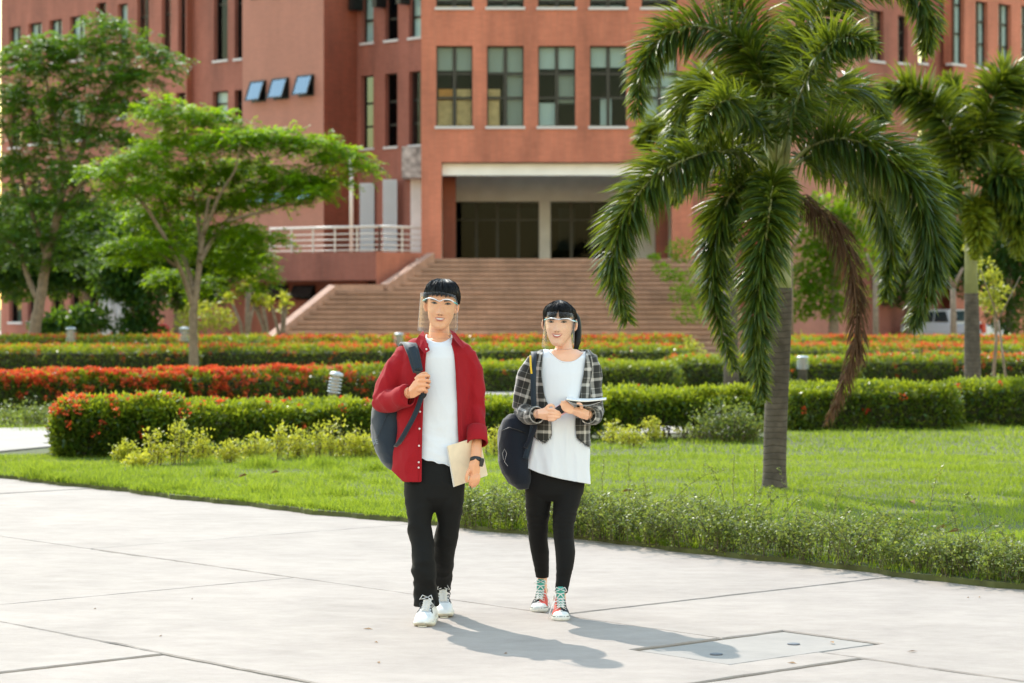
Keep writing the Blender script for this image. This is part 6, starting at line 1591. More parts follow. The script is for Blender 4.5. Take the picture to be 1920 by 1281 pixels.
# t-shirt
b = MB(); b.rings([ell(*a) for a in ((822, 633, 27, YM, 0, .062), (822, 640, 40, YM, 0, .078), (821, 650, 56, YM, 0, .095), (820, 670, 64, YM, 0, .108), (820, 700, 60, YM, 0, .108), (821, 740, 57, YM, 0, .107), (821, 790, 55, YM, 0, .107), (821, 830, 54, YM, 0, .113), (819, 860, 56, YM, 0, .122), (818, 884, 55, YM, 0, .122))])
me = voxel(b, .0052, 't_shirt', 3)
wrinkle(me, .012, 12, 3, (1, 1, .35), lambda P: np.clip((1.32 - P[:, 2]) / .25, .25, 1)); wrinkle(me, .005, 24, 8, (.7, .7, 1.2), lambda P: np.clip((1.12 - P[:, 2]) / .2, 0, 1))
nkl = lambda x: 641.5 - .55 * max(0, 1 - ((x - 823) / 22) ** 2) ** .5 * -1.0 * 1.6 - ((x - 823) / 22) ** 2 * 9
nkv = lambda px: 642.5 - ((px - 823) / 22) ** 2 * 9
hemv = lambda px: 861 + (px - 792) * (874 - 861) / 52.0 + 1.2 * np.sin(px * .3)
cut(me, lambda px, py, C, Nn: ((py < nkv(px)) & (np.abs(px - 823) < 34)) | (py < 637) | (py > hemv(px)), lambda x, y, c: (x, float(nkv(x))) if y < 660 else (x, float(hemv(x))), 3.5)
o = link('t_shirt', me, M['tee'], man); solid(o, .003, -1)
b = MB(); b.tube([W(823 + 23.5 * math.sin(a), 642.5 + 1.3 - (math.sin(a)) ** 2 * 10 - (0 if math.cos(a) > 0 else 6), YM - .078 * math.cos(a) - .004) for a in np.linspace(-2.6, 2.6, 36)], .0045, 6); b.build('neck_rib', M['tee'], man, smooth=True)
b = MB(); b.tube([W(x, hemv(x) - 1.0, YM - .124 * (1 - ((x - 818) / 62) ** 2) ** .5) for x in np.linspace(778, 858, 26)], .0028, 5); b.build('hem', M['tee'], man, smooth=True)
# trousers
b = MB(); b.rings([ell(*a) for a in ((816, 852, 50, YM, 0, .105), (815, 880, 54.5, YM, 0, .115), (815, 905, 57, YM, 0, .122), (814, 930, 55.5, YM, 0, .115), (814, 946, 44, YM, 0, .085), (814, 958, 20, YM, 0.01, .05))])
LL = ((788, 905, 29, 0, .118), (787.5, 940, 28, -.01, .110), (787, 980, 24, -.03, .096), (791, 1020, 23.5, -.06, .085), (793.5, 1050, 23.5, -.085, .082), (795, 1075, 22, -.08, .078), (797, 1098, 21, -.06, .074), (799, 1115, 22.5, -.045, .070), (799.5, 1136, 23.5, -.040, .070))
RL = ((843, 905, 29, 0, .118), (842.5, 940, 27.5, .01, .108), (841, 980, 22.5, .04, .094), (835.5, 1015, 21.5, .08, .082), (832.5, 1045, 20, .14, .076), (830, 1070, 17.5, .20, .070), (828, 1090, 16, .27, .062), (827.5, 1107, 15.8, .31, .060))
b.rings([ell(p[0], p[1], p[2], YM, p[3], p[4], p=2.1) for p in LL]); b.rings([ell(p[0], p[1], p[2], YM, p[3], p[4], p=2.1) for p in RL])
me = voxel(b, .0062, 'trousers', 3)
wrinkle(me, .015, 9, 6, (.8, .8, 1.5), lambda P: np.clip((.75 - P[:, 2]) / .25, .25, 1)); wrinkle(me, .009, 20, 16, (.6, .6, 1.6), lambda P: np.clip((.42 - P[:, 2]) / .25, .1, 1))
link('trousers', me, M['trouser'], man)
shoe('shoe', man, G(791, 1177), 8, .285, .108, 'chunky', label='forward white sneaker, planted nearest the camera'); shoe('shoe', man, G(833, 1160), -4, .285, .104, 'chunky', lift=.02, label='rear white sneaker with its heel lifting')
# red shirt
b = MB(); TR = ((822, 630, 28, YM, .01, .065), (821, 637, 46, YM, .005, .085), (819, 647, 61, YM, 0, .100), (818, 664, 70, YM, 0, .118), (815, 700, 71, YM, 0, .130), (815, 740, 68, YM, 0, .130), (814, 790, 69, YM, 0, .132), (812, 840, 71, YM, 0, .138), (809, 880, 71, YM, 0, .142), (808, 915, 70, YM, 0, .145))
b.rings([ell(*a) for a in TR])
segA = [W(778, 664, YM), W(764, 672, YM), W(743, 700, YM), W(724, 730, YM - .01), W(717, 752, YM - .02)]; b.tube(segA, [.055, .074, .072, .064, .058], 22); b.tube([W(717, 752, YM - .01), W(732, 751, YM - .08), W(748, 745, YM - .14), W(763, 741, YM - .175)], [.058, .058, .054, .050], 22)
b.ball(W(716, 756, YM - .02), (.052, .055, .05), 16, 10)
segB = [W(862, 668, YM), W(874, 674, YM), W(885, 694, YM), W(889, 730, YM + .01), W(891, 765, YM + .01), W(894, 800, YM - .045), W(895, 822, YM - .08)]; b.tube(segB, [.052, .064, .056, .050, .048, .045, .045], 22)
me = voxel(b, .0054, 'shirt', 3)
xm = W(825, 700, YM).x; sm_ = lambda P: np.clip((np.abs(P[:, 0] - xm) - .085) / .07, .12, 1)
wrinkle(me, .014, 7, 21, (1, 1, .5), sm_); wrinkle(me, .013, 17, 31, (1, 1, .7), sm_)
eL = lambda py: np.interp(py, [600, 640, 660, 680, 700, 760, 820, 905], [812, 805, 799.5, 797.5, 797, 793.5, 791.5, 790]); eR = lambda py: np.interp(py, [600, 640, 660, 680, 760, 820, 905], [838, 845, 851, 853.5, 858, 860, 861])
hs_ = lambda px: 905 - np.clip((px - 757) / -22, 0, 1) * 22
def fn(px, py, C, Nn):
    front = C[:, 1] < YM - .02
    op = front & (px > eL(py)) & (px < eR(py)) & (py > 625)
    neck = (py < 643) & (np.abs(px - 823) < 25) & (Nn[:, 2] > .2) | (py < 633)
    hem = (py > hs_(px)) & (px < 885) | (py > 903.5) & (px < 885)
    cuffL = (px > 764.5) & (py > 700) & (px < 785) & (C[:, 1] < YM - .13) & (Nn[:, 0] > .5)
    cuffR = (py > 824) & (px > 866) & (C[:, 0] > W(868, 824, YM).x) & (Nn[:, 2] < -.5) & (px < 915)
    return op | neck | hem | cuffL | cuffR
def sn(x, y, c):
    if y > 899 and x < 885: return (x, float(min(904, hs_(x))))
    if c.y < YM - .02 and y > 645:
        l, r_ = float(eL(y)), float(eR(y))
        if abs(x - l) < 4: return (l, y)
        if abs(x - r_) < 4: return (r_, y)
    return None
cut(me, fn, sn, 4.5)
o = link('shirt', me, M['red'], man); solid(o, .004, -1)
def panel(name, pts, Y, th, mat, parent, dyfn=None, sub=0):
    """extruded polygon given in photo pixels (+ depth offset per point)"""
    A_ = [W(p[0], p[1], Y + p[2]) for p in pts]; nrm = Vector((0, -1, 0)); n = len(A_); m = MB()
    m.add([v + nrm * th / 2 for v in A_] + [v - nrm * th / 2 for v in A_], [tuple(range(n - 1, -1, -1)), tuple(range(n, 2 * n))] + [(i, (i + 1) % n, (i + 1) % n + n, i + n) for i in range(n)])
    return m.build(name, mat, parent, bevel=min(.0015, th * .3))
panel('collar', [(778, 640, -.075), (786, 628, -.045), (794, 620, -.02), (797, 632, -.075), (802, 646, -.115), (806, 657, -.130), (796, 664, -.135), (787, 652, -.115)], YM, .006, M['red'], man)
panel('collar', [(843, 618, -.02), (852, 622, -.03), (865, 638, -.075), (873, 650, -.11), (868, 654, -.125), (862, 648, -.125), (855, 640, -.115), (849, 632, -.09)], YM, .006, M['red'], man)
for sgn, pts in ((0, [(eL(y) - 5.5, y) for y in range(662, 905, 12)]), (1, [(eR(y) + 6.5, y) for y in range(662, 826, 12)])):    # button plackets: a stitched fold along each front edge
    m = MB(); m.tube([W(p[0], p[1], YM - .131 - .010 * max(0, (p[1] - 800) / 100)) for p in pts], .0018, 5); m.build('placket_fold', M['red'], man, smooth=True)
for (x, y) in ((799.5, 655), (778, 772), (767, 804), (762, 836), (759, 867), (759, 877)):
    dep = -.128 - .02 * (y > 700); xx = x if y < 700 else (float(eL(y)) - 5.5)
    m = MB(); m.ball(W(xx, y, YM - .139 - .008 * max(0, (y - 780) / 100)), (.0052, .003, .0052), 10, 6); m.build('button', M['button'], man, smooth=True)
# rolled cuffs
m = MB(); c0, c1 = W(747, 747, YM - .135), W(765, 741.5, YM - .178); m.tube([c0, c0.lerp(c1, .1), c0.lerp(c1, .5), c0.lerp(c1, .95), c1], [.050, .0565, .0575, .056, .050], 24, cap=False); me = m.mesh('cuff', True); o = link('cuff', me, M['red'], man); solid(o, .004)
m = MB(); c0, c1 = W(894, 801, YM - .045), W(895, 832, YM - .095); m.tube([c0, c0.lerp(c1, .06), c0.lerp(c1, .5), c0.lerp(c1, .95), c1], [.046, .0515, .0535, .054, .050], 24, cap=False); me = m.mesh('cuff', True); wrinkle(me, .002, 30, 2); o = link('cuff', me, M['red'], man); solid(o, .004)
# watch
m = MB(); c = W(892.5, 864, YM - .148); ax = (W(895, 835, YM - .10) - c).normalized(); m.tube([c - ax * .011, c - ax * .009, c + ax * .009, c + ax * .011], [.0300, .0325, .0325, .0300], 22); m.build('watch_strap', M['black_rubber'], man, smooth=True)
m = MB(); rot = Matrix.Rotation(R(12), 3, 'Y'); q = W(903, 867, YM - .155); m.fbox(q, rot @ Vector((1, 0, 0)), Vector((0, 1, 0)), rot @ Vector((0, 0, 1)), (-.009, .010), (-.020, .020), (-.021, .021)); wc = m.build('watch_case', M['black_rubber'], man, bevel=.004)
m = MB(); m.fbox(q, rot @ Vector((1, 0, 0)), Vector((0, 1, 0)), rot @ Vector((0, 0, 1)), (.0102, .0115), (-.013, .013), (-.013, .013)); m.build('watch_face', M['screen'], wc)
visor(man, YM, [(789, 549), (797, 548), (825, 547), (850, 553), (858, 560)], [(783, 620), (795, 622), (824, 624), (852, 624), (858, 618)], [-.02, -.10, -.135, -.10, -.02],
      [(793, 563), (800, 560), (808, 559), (817, 562), (824, 565), (832, 562), (842, 562), (850, 566), (857, 571)], [-.06, -.105, -.122, -.13, -.133, -.13, -.122, -.105, -.06],
      [((793, 564), (799, 561), -.06, -.10), ((851, 567), (858, 571), -.10, -.06)])

# backpack hanging behind his shoulder
pack = thing('backpack', "navy backpack slung on one shoulder behind the man's arm", 'backpack', W(732, 830, YM + .12))
b = MB(); YB = YM + .08
b.rings([ell(*a) for a in ((735, 742, 24, YB, 0, .07), (733, 752, 33, YB, 0, .10), (731, 770, 32, YB, 0, .12), (729, 800, 32, YB, 0, .13), (730, 825, 33, YB, 0, .13), (735, 848, 31, YB, 0, .12), (742, 866, 27, YB, 0, .10), (750, 878, 20, YB, 0, .07), (756, 884, 10, YB, 0, .04))])
me = voxel(b, .006, 'pack_body', 3); wrinkle(me, .014, 7, 44, (1, 1, .8)); wrinkle(me, .007, 16, 47, (1, 1, .6)); link('pack_body', me, M['navy'], pack)
m = MB(); m.tube([W(701, 838, YB - .10), W(716, 800, YB - .135), W(728, 772, YB - .13), (W(738, 764, YB - .12))], .0022, 5); m.build('seam', M['webbing'], pack, smooth=True)
def ribbon(name, pts, w, th, mat, parent, Y):
    """flat strap through (px,py,dy) points"""
    S = spline([(p[0], p[1], p[2]) for p in pts], 28); P_ = [W(s[0], s[1], Y + s[2]) for s in S]; rg = []
    for i, p in enumerate(P_):
        t = (P_[min(i + 1, 27)] - P_[max(i - 1, 0)]).normalized(); sd = (Vector((1, 0, 0)) - t * t.x).normalized(); nn = sd.cross(t).normalized(); ww = w(i / 27) if callable(w) else w
        rg.append([p - sd * ww + nn * th * .3, p - sd * ww * .8 + nn * th / 2, p + sd * ww * .8 + nn * th / 2, p + sd * ww + nn * th * .3, p + sd * ww - nn * th / 2, p - sd * ww - nn * th / 2])
    m = MB(); m.rings(rg); return m.build(name, mat, parent, smooth=True)
ribbon('padded_strap', [(758, 668, .125), (760, 652, .08), (763, 644, .02), (768, 645, -.07), (771, 652, -.115), (775, 662, -.142), (780, 682, -.150), (784, 697, -.158)], lambda f: .036 - .010 * f ** 2, .012, M['navy'], pack, YM)
ribbon('strap_stitching', [(772, 650, -.135), (778, 672, -.156), (783, 692, -.166)], .018, .006, M['webbing'], pack, YM)
m = MB(); m.fbox(W(784, 698, YM - .163), Vector((.97, 0, -.2)), Vector((0, 1, 0)), Vector((.2, 0, .97)), (-.02, .02), (-.006, .006), (-.008, .006)); m.build('buckle', M['black_rubber'], pack, bevel=.002)
ribbon('webbing', [(785, 700, -.162), (790, 715, -.19), (793, 733, -.19), (789, 748, -.175), (779, 775, -.155), (766, 800, -.145), (751, 826, -.11), (742, 838, -.06)], .0125, .0035, M['webbing'], pack, YM)
ribbon('webbing', [(792, 732, -.185), (794, 739, -.180), (790, 744, -.178)], .016, .007, M['black_rubber'], pack, YM)
tc_ = bpy.data.curves.new('pack_lettering', 'FONT'); tc_.body = 'SE'; tc_.size = .034; tc_.extrude = .0008; tc_.space_character = 1.05
to = bpy.data.objects.new('pack_lettering', tc_); sc.collection.objects.link(to); dgx = bpy.context.evaluated_depsgraph_get(); tme = bpy.data.meshes.new_from_object(to.evaluated_get(dgx)); bpy.data.objects.remove(to)
tp = W(699, 834, YB - .118); tme.transform(Matrix.Translation(tp) @ Matrix.Rotation(R(-28), 4, 'Z') @ Matrix.Rotation(R(-12), 4, 'Y') @ Matrix.Rotation(R(90), 4, 'X')); link('lettering', tme, plain('grey_print', (.22, .27, .32), .5), pack)

# notebook in his hand
nb = thing('notebook', 'cream covered notebook held against the hip of the man in red', 'notebook', W(868, 870, YM - .12))
def slabpx(corn, Y, th, mat, name, parent, bev=.0015):
    A_ = [W(p[0], p[1], Y + p[2]) for p in corn]; nrm = (A_[1] - A_[0]).cross(A_[3] - A_[0]).normalized()
    if nrm.y > 0: nrm = -nrm
    n = len(A_); m = MB(); m.add([v + nrm * th / 2 for v in A_] + [v - nrm * th / 2 for v in A_], [tuple(range(n - 1, -1, -1)), tuple(range(n, 2 * n))] + [(i, (i + 1) % n, (i + 1) % n + n, i + n) for i in range(n)])
    return m.build(name, mat, parent, bevel=bev)
NBc = [(838.7, 836, -.165), (877, 824.5, -.165), (899, 818, -.10), (914.5, 890.5, -.075), (880, 904, -.115), (852.5, 912.5, -.135)]
slabpx([(839.2, 837, -.141), (898, 819, -.0643), (913, 890.5, -.0448), (852.6, 911.8, -.1233)], YM, .008, M['paper'], 'pages', nb)
slabpx([(838.9, 836, -.147), (899, 818, -.069), (914.5, 890.5, -.0489), (852.7, 912.5, -.1292)], YM, .003, M['cream'], 'front_cover', nb)
slabpx([(837.0, 837, -.137), (898, 819, -.0577), (913.5, 892, -.0376), (850, 913.5, -.120)], YM, .003, M['paper'], 'back_cover', nb)

# =============================================================== the woman in the plaid shirt
YW = 12.62
wom = thing('person', 'young woman in open dark plaid shirt over long white t-shirt with clear face shield', 'person', (G(1040, 1160).x, YW, 0))
hw_ = Head((1049, 649.5), YW - .085, .228, wide=.99, roll=1.0, yaw=-9, female=True, eye=.545, nose=.35, mouth=.25, ex=.0335)
b = MB(); hw_.grid(b); hw_.ears(b)
b.tube([W(1056, 618, YW + .040), W(1057, 648, YW + .022), W(1058, 672, YW + .015)], [.040, .043, .056], 20)
b.rings([ell(*a) for a in ((1057, 655, 24, YW, 0, .04), (1057, 664, 42, YW, 0, .062), (1057, 674, 50, YW, 0, .076), (1056, 700, 48, YW, 0, .088), (1053, 750, 40, YW, 0, .085), (1048, 800, 42, YW, .02, .08), (1042, 870, 44, YW, .04, .08), (1040, 905, 45, YW, .04, .085), (1040, 920, 40, YW, .04, .08))])
b.tube([W(1003, 674, YW), W(986, 715, YW), W(976, 765, YW + .02)], [.040, .035, .032], 14); b.tube([W(976, 765, YW + .02), W(992, 778, YW - .08), W(1010, 776, YW - .15)], [.034, .032, .024], 14)
b.tube([W(1106, 678, YW), W(1113, 715, YW), W(1114, 768, YW + .0)], [.034, .031, .030], 14); b.tube([W(1114, 768, YW + .0), W(1112, 782, YW - .07), W(1100, 777, YW - .15)], [.034, .032, .024], 14)
b.tube([W(1010, 920, YW + .04), W(1008, 1005, YW + .10), W(1017, 1085, YW + .26), W(1017, 1118, YW + .255)], [.066, .040, .026, .024], 14); b.tube([W(1064, 920, YW + .04), W(1058, 1010, YW - .03), W(1052, 1112, YW - .08), W(1052, 1134, YW - .08)], [.066, .040, .026, .024], 14)
# her left-of-picture hand, closed round a phone
Yp = YW - .19
b.rings([[W(x, y, Yp + d) for x, y, d in ring] for ring in ([(1008, 767, 0), (1008, 776, -.018), (1009, 785, 0), (1008, 776, .02)], [(1020, 764, 0), (1021, 776, -.022), (1023, 789, 0), (1021, 776, .018)], [(1028, 764, 0), (1030, 775, -.022), (1033, 789, 0), (1030, 776, .014)])])
for (y0, x1, y1) in ((768, 1050, 773), (775, 1053, 777), (781, 1050, 783), (787, 1043, 787)):
    finger(b, [W(1028, y0, Yp - .012), W(1037, y0 + .5, Yp - .024), W(x1 - 4, y1 - .5, Yp - .020), W(x1, y1 - 1.5, Yp - .006)], .0082)
finger(b, [W(1024, 766, Yp), W(1030, 760, Yp - .008), W(1036, 760, Yp - .012), W(1040, 764.5, Yp - .012)], .0088)
# her other hand, palm up under the booklet
Yq = YW - .20
b.rings([[W(x, y, Yq + d) for x, y, d in ring] for ring in ([(1105, 770, .02), (1104, 780, 0), (1102, 789, .02), (1104, 779, .045)], [(1093, 764, .0), (1090, 774, -.02), (1088, 785, 0), (1091, 774, .03)], [(1081, 763, -.005), (1077, 770, -.024), (1074, 778, -.005), (1078, 770, .02)], [(1074, 763, -.005), (1070, 768, -.018), (1068, 773, -.004), (1071, 768, .015)])])
for pts in ([(1074, 765), (1068, 760), (1062, 754), (1060, 752)], [(1073, 768), (1065, 763), (1057, 756), (1053.5, 753)], [(1073, 771), (1065, 768), (1056, 762), (1051.5, 758)], [(1073, 774), (1066, 773), (1058, 769), (1054, 764)]):
    finger(b, [W(p[0], p[1], Yq - .012 - .008 * i) for i, p in enumerate(pts)], .0080)
finger(b, [W(1090, 766, Yq - .02), W(1090, 760, Yq - .035), W(1086, 757, Yq - .042), W(1082.5, 757, Yq - .044)], .0090)
me = voxel(b, .0036, 'body', 2, .45); link('body', me, M['skin_w'], wom)
hw_.face(wom, M['lip_w'], smile=.0036, squint=(.85, .85), mw=.0290)
# hair
def low_w(th):
    f = -math.sin(th)
    if f > .45: return .70 + .16 * math.exp(-((math.cos(th) - .12) / .16) ** 2)
    if f > 0: return .60 + (.70 - .60) * f / .45
    return .60 - .38 * min(1, -f * 1.4)
cap(hw_, wom, lambda th: low_w(th) + .04, .007)
def sw(r0):
    th = r0.uniform(0, 2 * math.pi); tl = low_w(th) + r0.uniform(-.05, .02); l = r0.uniform(.010, .0165); x0 = .10 + r0.uniform(-.02, .02); k = 8; out = []
    part = scalp(hw_, -math.pi / 2 + r0.uniform(-.05, .25), r0.uniform(.90, .995), .012)
    for j in range(k):
        f = j / (k - 1); q = scalp(hw_, th, 1 + (tl - 1) * f, l * (1 - .4 * f ** 3)); w_ = max(0, 1 - f * 2.2) ; out.append(tuple(q[i] * (1 - w_ * .6) + part[i] * w_ * .6 for i in range(3)))
    return out
hairstrands('hair', hw_, wom, 4200, None, sw, wid=.0013, seed=8)
def bang(r0):
    sx = r0.choice((-1, 1)); x = sx * r0.uniform(.006, .058) + .004; k = 7; tl = r0.uniform(.59, .66) + (.05 if abs(x) < .015 else 0); out = []
    for j in range(k):
        f = j / (k - 1); t = .97 + (tl - .97) * f ** 1.1; xx = .006 + (x - .006) * min(1, f * 1.25) ** .8; w = float(hw_.prof(t, hw_.WW)) * hw_.w_
        xx = max(-w * .97, min(w * .97, xx)); fr = float(hw_.prof(t, hw_.F)); bk_ = float(hw_.prof(t, hw_.B)); c = (fr + bk_) / 2; dd = (bk_ - fr) / 2; u = min(.999, abs(xx) / w)
        out.append((xx, c - dd * (1 - u ** 2.25) ** (1 / 2.25) - .010 - .004 * math.sin(f * 3), t * hw_.H + .010 * (1 - f)))
    return out
hairstrands('bangs', hw_, wom, 520, None, bang, wid=.0016, seed=12)
def side_lock(r0):
    e = r0.choice((-1, -1, 1)); k = 7; x = .072 + r0.uniform(0, .008); y0 = r0.uniform(-.035, .02); return [(e * (x + .003 * math.sin(j)), y0 + .004 * j, hw_.H * (.72 - (.62 if e < 0 else .5) * j / (k - 1)) ) for j in range(k)]
hairstrands('side_locks', hw_, wom, 60, None, side_lock, wid=.0016, seed=13)
m = MB(); pts = [W(1072, 590, YW + .10), W(1079, 600, YW + .11), W(1082, 620, YW + .08), W(1082, 640, YW + .05), (W(1080, 656, YW + .03))]
m.tube([Vector(s) for s in spline([tuple(p) for p in pts], 14)], [.022, .026, .027, .027, .027, .026, .025, .024, .023, .021, .019, .015, .010, .004], 12); m.build('ponytail', M['hair'], wom, smooth=True)
r0 = random.Random(5); V = []; Fq = []
for i in range(260):
    a, rr = r0.uniform(0, 6.28), r0.uniform(.016, .029); L_ = r0.uniform(.7, 1.08); b0 = len(V)
    for j in range(7):
        f = j / 6 * L_; q = spline([tuple(p) for p in pts], 50)[min(49, int(f * 49))]; rj = rr * (1 - .6 * f); V += [(q[0] + math.cos(a) * rj - .001, q[1] + math.sin(a) * rj, q[2]), (q[0] + math.cos(a) * rj + .001, q[1] + math.sin(a) * rj, q[2])]
    for j in range(6): Fq.append((b0 + 2 * j, b0 + 2 * j + 1, b0 + 2 * j + 3, b0 + 2 * j + 2))
link('ponytail_strands', mesh_np('ponytail_strands', np.array(V), [np.array(Fq)]), M['hair'], wom)
# long t-shirt
b = MB(); b.rings([ell(*a) for a in ((1057, 652, 34, YW, 0, .055), (1057, 660, 46, YW, 0, .072), (1057, 670, 54, YW, 0, .086), (1056, 700, 52, YW, 0, .098), (1053, 740, 50, YW, 0, .100), (1051, 775, 51, YW, .005, .100), (1048, 810, 56, YW, .015, .108), (1045, 850, 61, YW, .02, .118), (1043, 885, 63, YW, .025, .125), (1043, 915, 64, YW, .025, .128))])
me = voxel(b, .0052, 't_shirt', 3)
wrinkle(me, .016, 10, 51, (1.3, 1.3, .22), lambda P: np.clip((1.22 - P[:, 2]) / .3, .12, 1)); wrinkle(me, .007, 22, 58, (1, 1, .3), lambda P: np.clip((1.15 - P[:, 2]) / .3, 0.1, 1))
nkw = lambda px: 678.5 - (np.abs(px - 1064) / 33) ** 2.4 * 20
hmw = lambda px: np.interp(px, [975, 985, 1010, 1030, 1055, 1106], [871, 876, 887, 893, 899, 908])
def tfn(px, py, C, Nn):
    fr = C[:, 1] < YW + .02
    return (fr & (py < nkw(px)) & (px > 1030) & (px < 1100)) | (~fr & (py < 660)) | ((py < 655.0)) | (py > hmw(px))
cut(me, tfn, lambda x, y, c: (x, float(hmw(x))) if y > 850 else ((x, float(nkw(x))) if c.y < YW + .02 and 1032 < x < 1098 else None), 3.5)
o = link('t_shirt', me, M['tee'], wom); solid(o, .003, -1)
b = MB(); b.tube([W(x, nkw(x) + 1.2, YW - .084 * (1 - ((x - 1060) / 44) ** 2) ** .5 - .004) for x in np.linspace(1031.5, 1097, 30)], .0040, 6); b.build('neck_rib', M['tee'], wom, smooth=True)
# leggings
b = MB(); b.rings([ell(*a) for a in ((1042, 850, 50, YW, .03, .10), (1041, 885, 56, YW, .04, .11), (1040, 910, 56.5, YW, .04, .112), (1040, 925, 54, YW, .04, .105), (1040, 938, 44, YW, .045, .085))])
LL = ((1010.5, 905, 27, .04, .095), (1009.5, 935, 25, .05, .092), (1008.5, 965, 22.5, .07, .082), (1008, 990, 20, .09, .070), (1009, 1012, 18, .11, .064), (1012.5, 1035, 17.5, .15, .062), (1015, 1060, 14.5, .21, .052), (1017, 1083, 12.5, .26, .042))
RL = ((1067, 905, 29, .04, .098), (1064, 932, 26.5, .02, .094), (1059.5, 960, 22.5, 0, .084), (1056.5, 985, 20, -.02, .072), (1057, 1008, 19, -.03, .066), (1060, 1035, 18.8, -.045, .064), (1059.5, 1060, 16.5, -.06, .056), (1056, 1085, 13.5, -.07, .046), (1052.5, 1112, 12, -.08, .040))
for Q in (LL, RL): b.rings([ell(p[0], p[1], p[2], YW, p[3], p[4], p=2.0) for p in Q])
me = voxel(b, .0058, 'leggings', 3); wrinkle(me, .006, 26, 61, (.4, .4, 2.2), lambda P: np.exp(-((P[:, 2] - .50) / .09) ** 2) + .5 * np.exp(-((P[:, 2] - .2) / .08) ** 2)); link('leggings', me, M['legging'], wom)
shoe('shoe', wom, G(1009, 1149), 6, .245, .094, 'hightop', mirror=1, label='rear high-top sneaker, red and black with teal tongue'); shoe('shoe', wom, G(1052, 1165.5), 0, .245, .094, 'hightop', mirror=-1, label='front high-top sneaker, black and red with teal tongue')
# plaid shirt
b = MB(); b.rings([ell(*a) for a in ((1057, 648, 32, YW, .02, .055), (1057, 655, 48, YW, .01, .078), (1057, 664, 58, YW, 0, .094), (1056, 690, 62, YW, 0, .108), (1053, 730, 59, YW, 0, .112), (1051, 765, 56, YW, .005, .115), (1050, 795, 57, YW, .01, .120), (1050, 820, 58.5, YW, .015, .125), (1050, 848, 60, YW, .02, .13))])
sA = [W(1022, 668, YW), W(1008, 676, YW), W(989, 708, YW), W(980, 740, YW), W(979, 766, YW + .0)]; b.tube(sA, [.042, .054, .055, .050, .048], 20); sA2 = [W(979, 768, YW + .0), W(990, 779, YW - .07), W(1005, 779, YW - .14)]; b.tube(sA2, [.047, .046, .040], 20)
sB = [W(1092, 668, YW), W(1105, 675, YW), W(1113, 708, YW), W(1114, 740, YW), W(1114, 768, YW + .0)]; b.tube(sB, [.042, .052, .050, .047, .045], 20); sB2 = [W(1114, 770, YW + .0), W(1113, 781, YW - .07), W(1105, 780, YW - .14)]; b.tube(sB2, [.045, .046, .041], 20)
me = voxel(b, .0052, 'plaid_shirt', 3)
skel_attr(me, [(W(1053, 660, YW), W(1050, 840, YW), .155, 0), (sA[1], sA[-1], .055, .3), (sA2[0], sA2[-1], .045, .62), (sB[1], sB[-1], .05, .31), (sB2[0], sB2[-1], .045, .61)])
wrinkle(me, .010, 10, 71, (1, 1, .8)); wrinkle(me, .006, 22, 75)
pL = lambda py: np.interp(py, [640, 660, 700, 740, 770, 800, 850], [1020, 1017.5, 1014, 1020, 1032, 1034, 1034]); pR = lambda py: np.interp(py, [640, 665, 700, 740, 770, 800, 838], [1094, 1099, 1095, 1088, 1080, 1079, 1084])
hpl = lambda px: np.interp(px, [988, 994, 1010, 1022, 1034, 1078, 1092, 1106, 1112], [812, 816, 825, 831, 818, 818, 830, 838, 834]) + 1.6 * np.sin(np.asarray(px) * 1.9)
def pfn(px, py, C, Nn):
    fr = C[:, 1] < YW - .005
    tors = (px > 990) & (px < 1113)
    return (fr & (px > pL(py)) & (px < pR(py)) & (py > 640)) | ((py < 655.5)) | ((py < 668) & (px > 1019) & (px < 1096) & (C[:, 1] < YW + .055)) | ((py > hpl(px)) & tors & (py > 800)) | ((px > 1003.5) & (px < 1030) & (C[:, 1] < YW - .125)) | ((px < 1104) & (px > 1075) & (py > 755) & (C[:, 1] < YW - .14))
def psn(x, y, c):
    if y > 808: return (x, float(hpl(x)))
    if c.y < YW and y > 668:
        l, r_ = float(pL(y)), float(pR(y))
        if abs(x - l) < 4: return (l, y)
        if abs(x - r_) < 4: return (r_, y)
    return None
cut(me, pfn, psn, 4.5)
o = link('plaid_shirt', me, M['plaid'], wom); solid(o, .0035, -1)
for (c0, c1, r_) in ((W(996, 780, YW - .10), W(1007, 778, YW - .155), .045), (W(1111, 781, YW - .10), W(1103, 779, YW - .155), .045)):
    m = MB(); m.tube([c0, c0.lerp(c1, .1), c0.lerp(c1, .5), c0.lerp(c1, .95), c1], [r_ * .92, r_ * 1.02, r_ * 1.04, r_, r_ * .9], 22, cap=False); me = m.mesh('cuff', True); skel_attr(me, [(c0, c1, r_, .02)]); wrinkle(me, .0025, 30, 4); o = link('cuff', me, M['plaid'], wom); solid(o, .004)
# frayed threads at the shirt's hem
m = MB(); r0 = random.Random(2)
for i in range(110):
    x = r0.choice([r0.uniform(995, 1033), r0.uniform(1080, 1107)]); y = float(hpl(x)); d_ = YW - .118 * max(.05, (1 - ((x - 1050) / 62) ** 2)) ** .5; q = W(x, y - 1, d_); m.tube([q, q + Vector((r0.uniform(-.006, .006), -.002, -r0.uniform(.004, .016)))], [.0008, .0004], 3)
m.build('frayed_threads', M['black_canvas'], wom)
visor(wom, YW, [(1023, 586), (1030, 585), (1050, 585), (1070, 587), (1078, 591)], [(1016, 650), (1024, 656), (1045, 657), (1068, 655), (1076, 648)], [-.03, -.10, -.130, -.095, -.02],
      [(1022, 600), (1030, 597), (1038, 597), (1047, 599), (1056, 598), (1066, 598), (1074, 602), (1080, 603)], [-.05, -.10, -.118, -.126, -.122, -.112, -.09, -.05],
      [((1021, 600), (1028, 597.5), -.04, -.09), ((1074, 601), (1082, 604), -.085, -.04)])
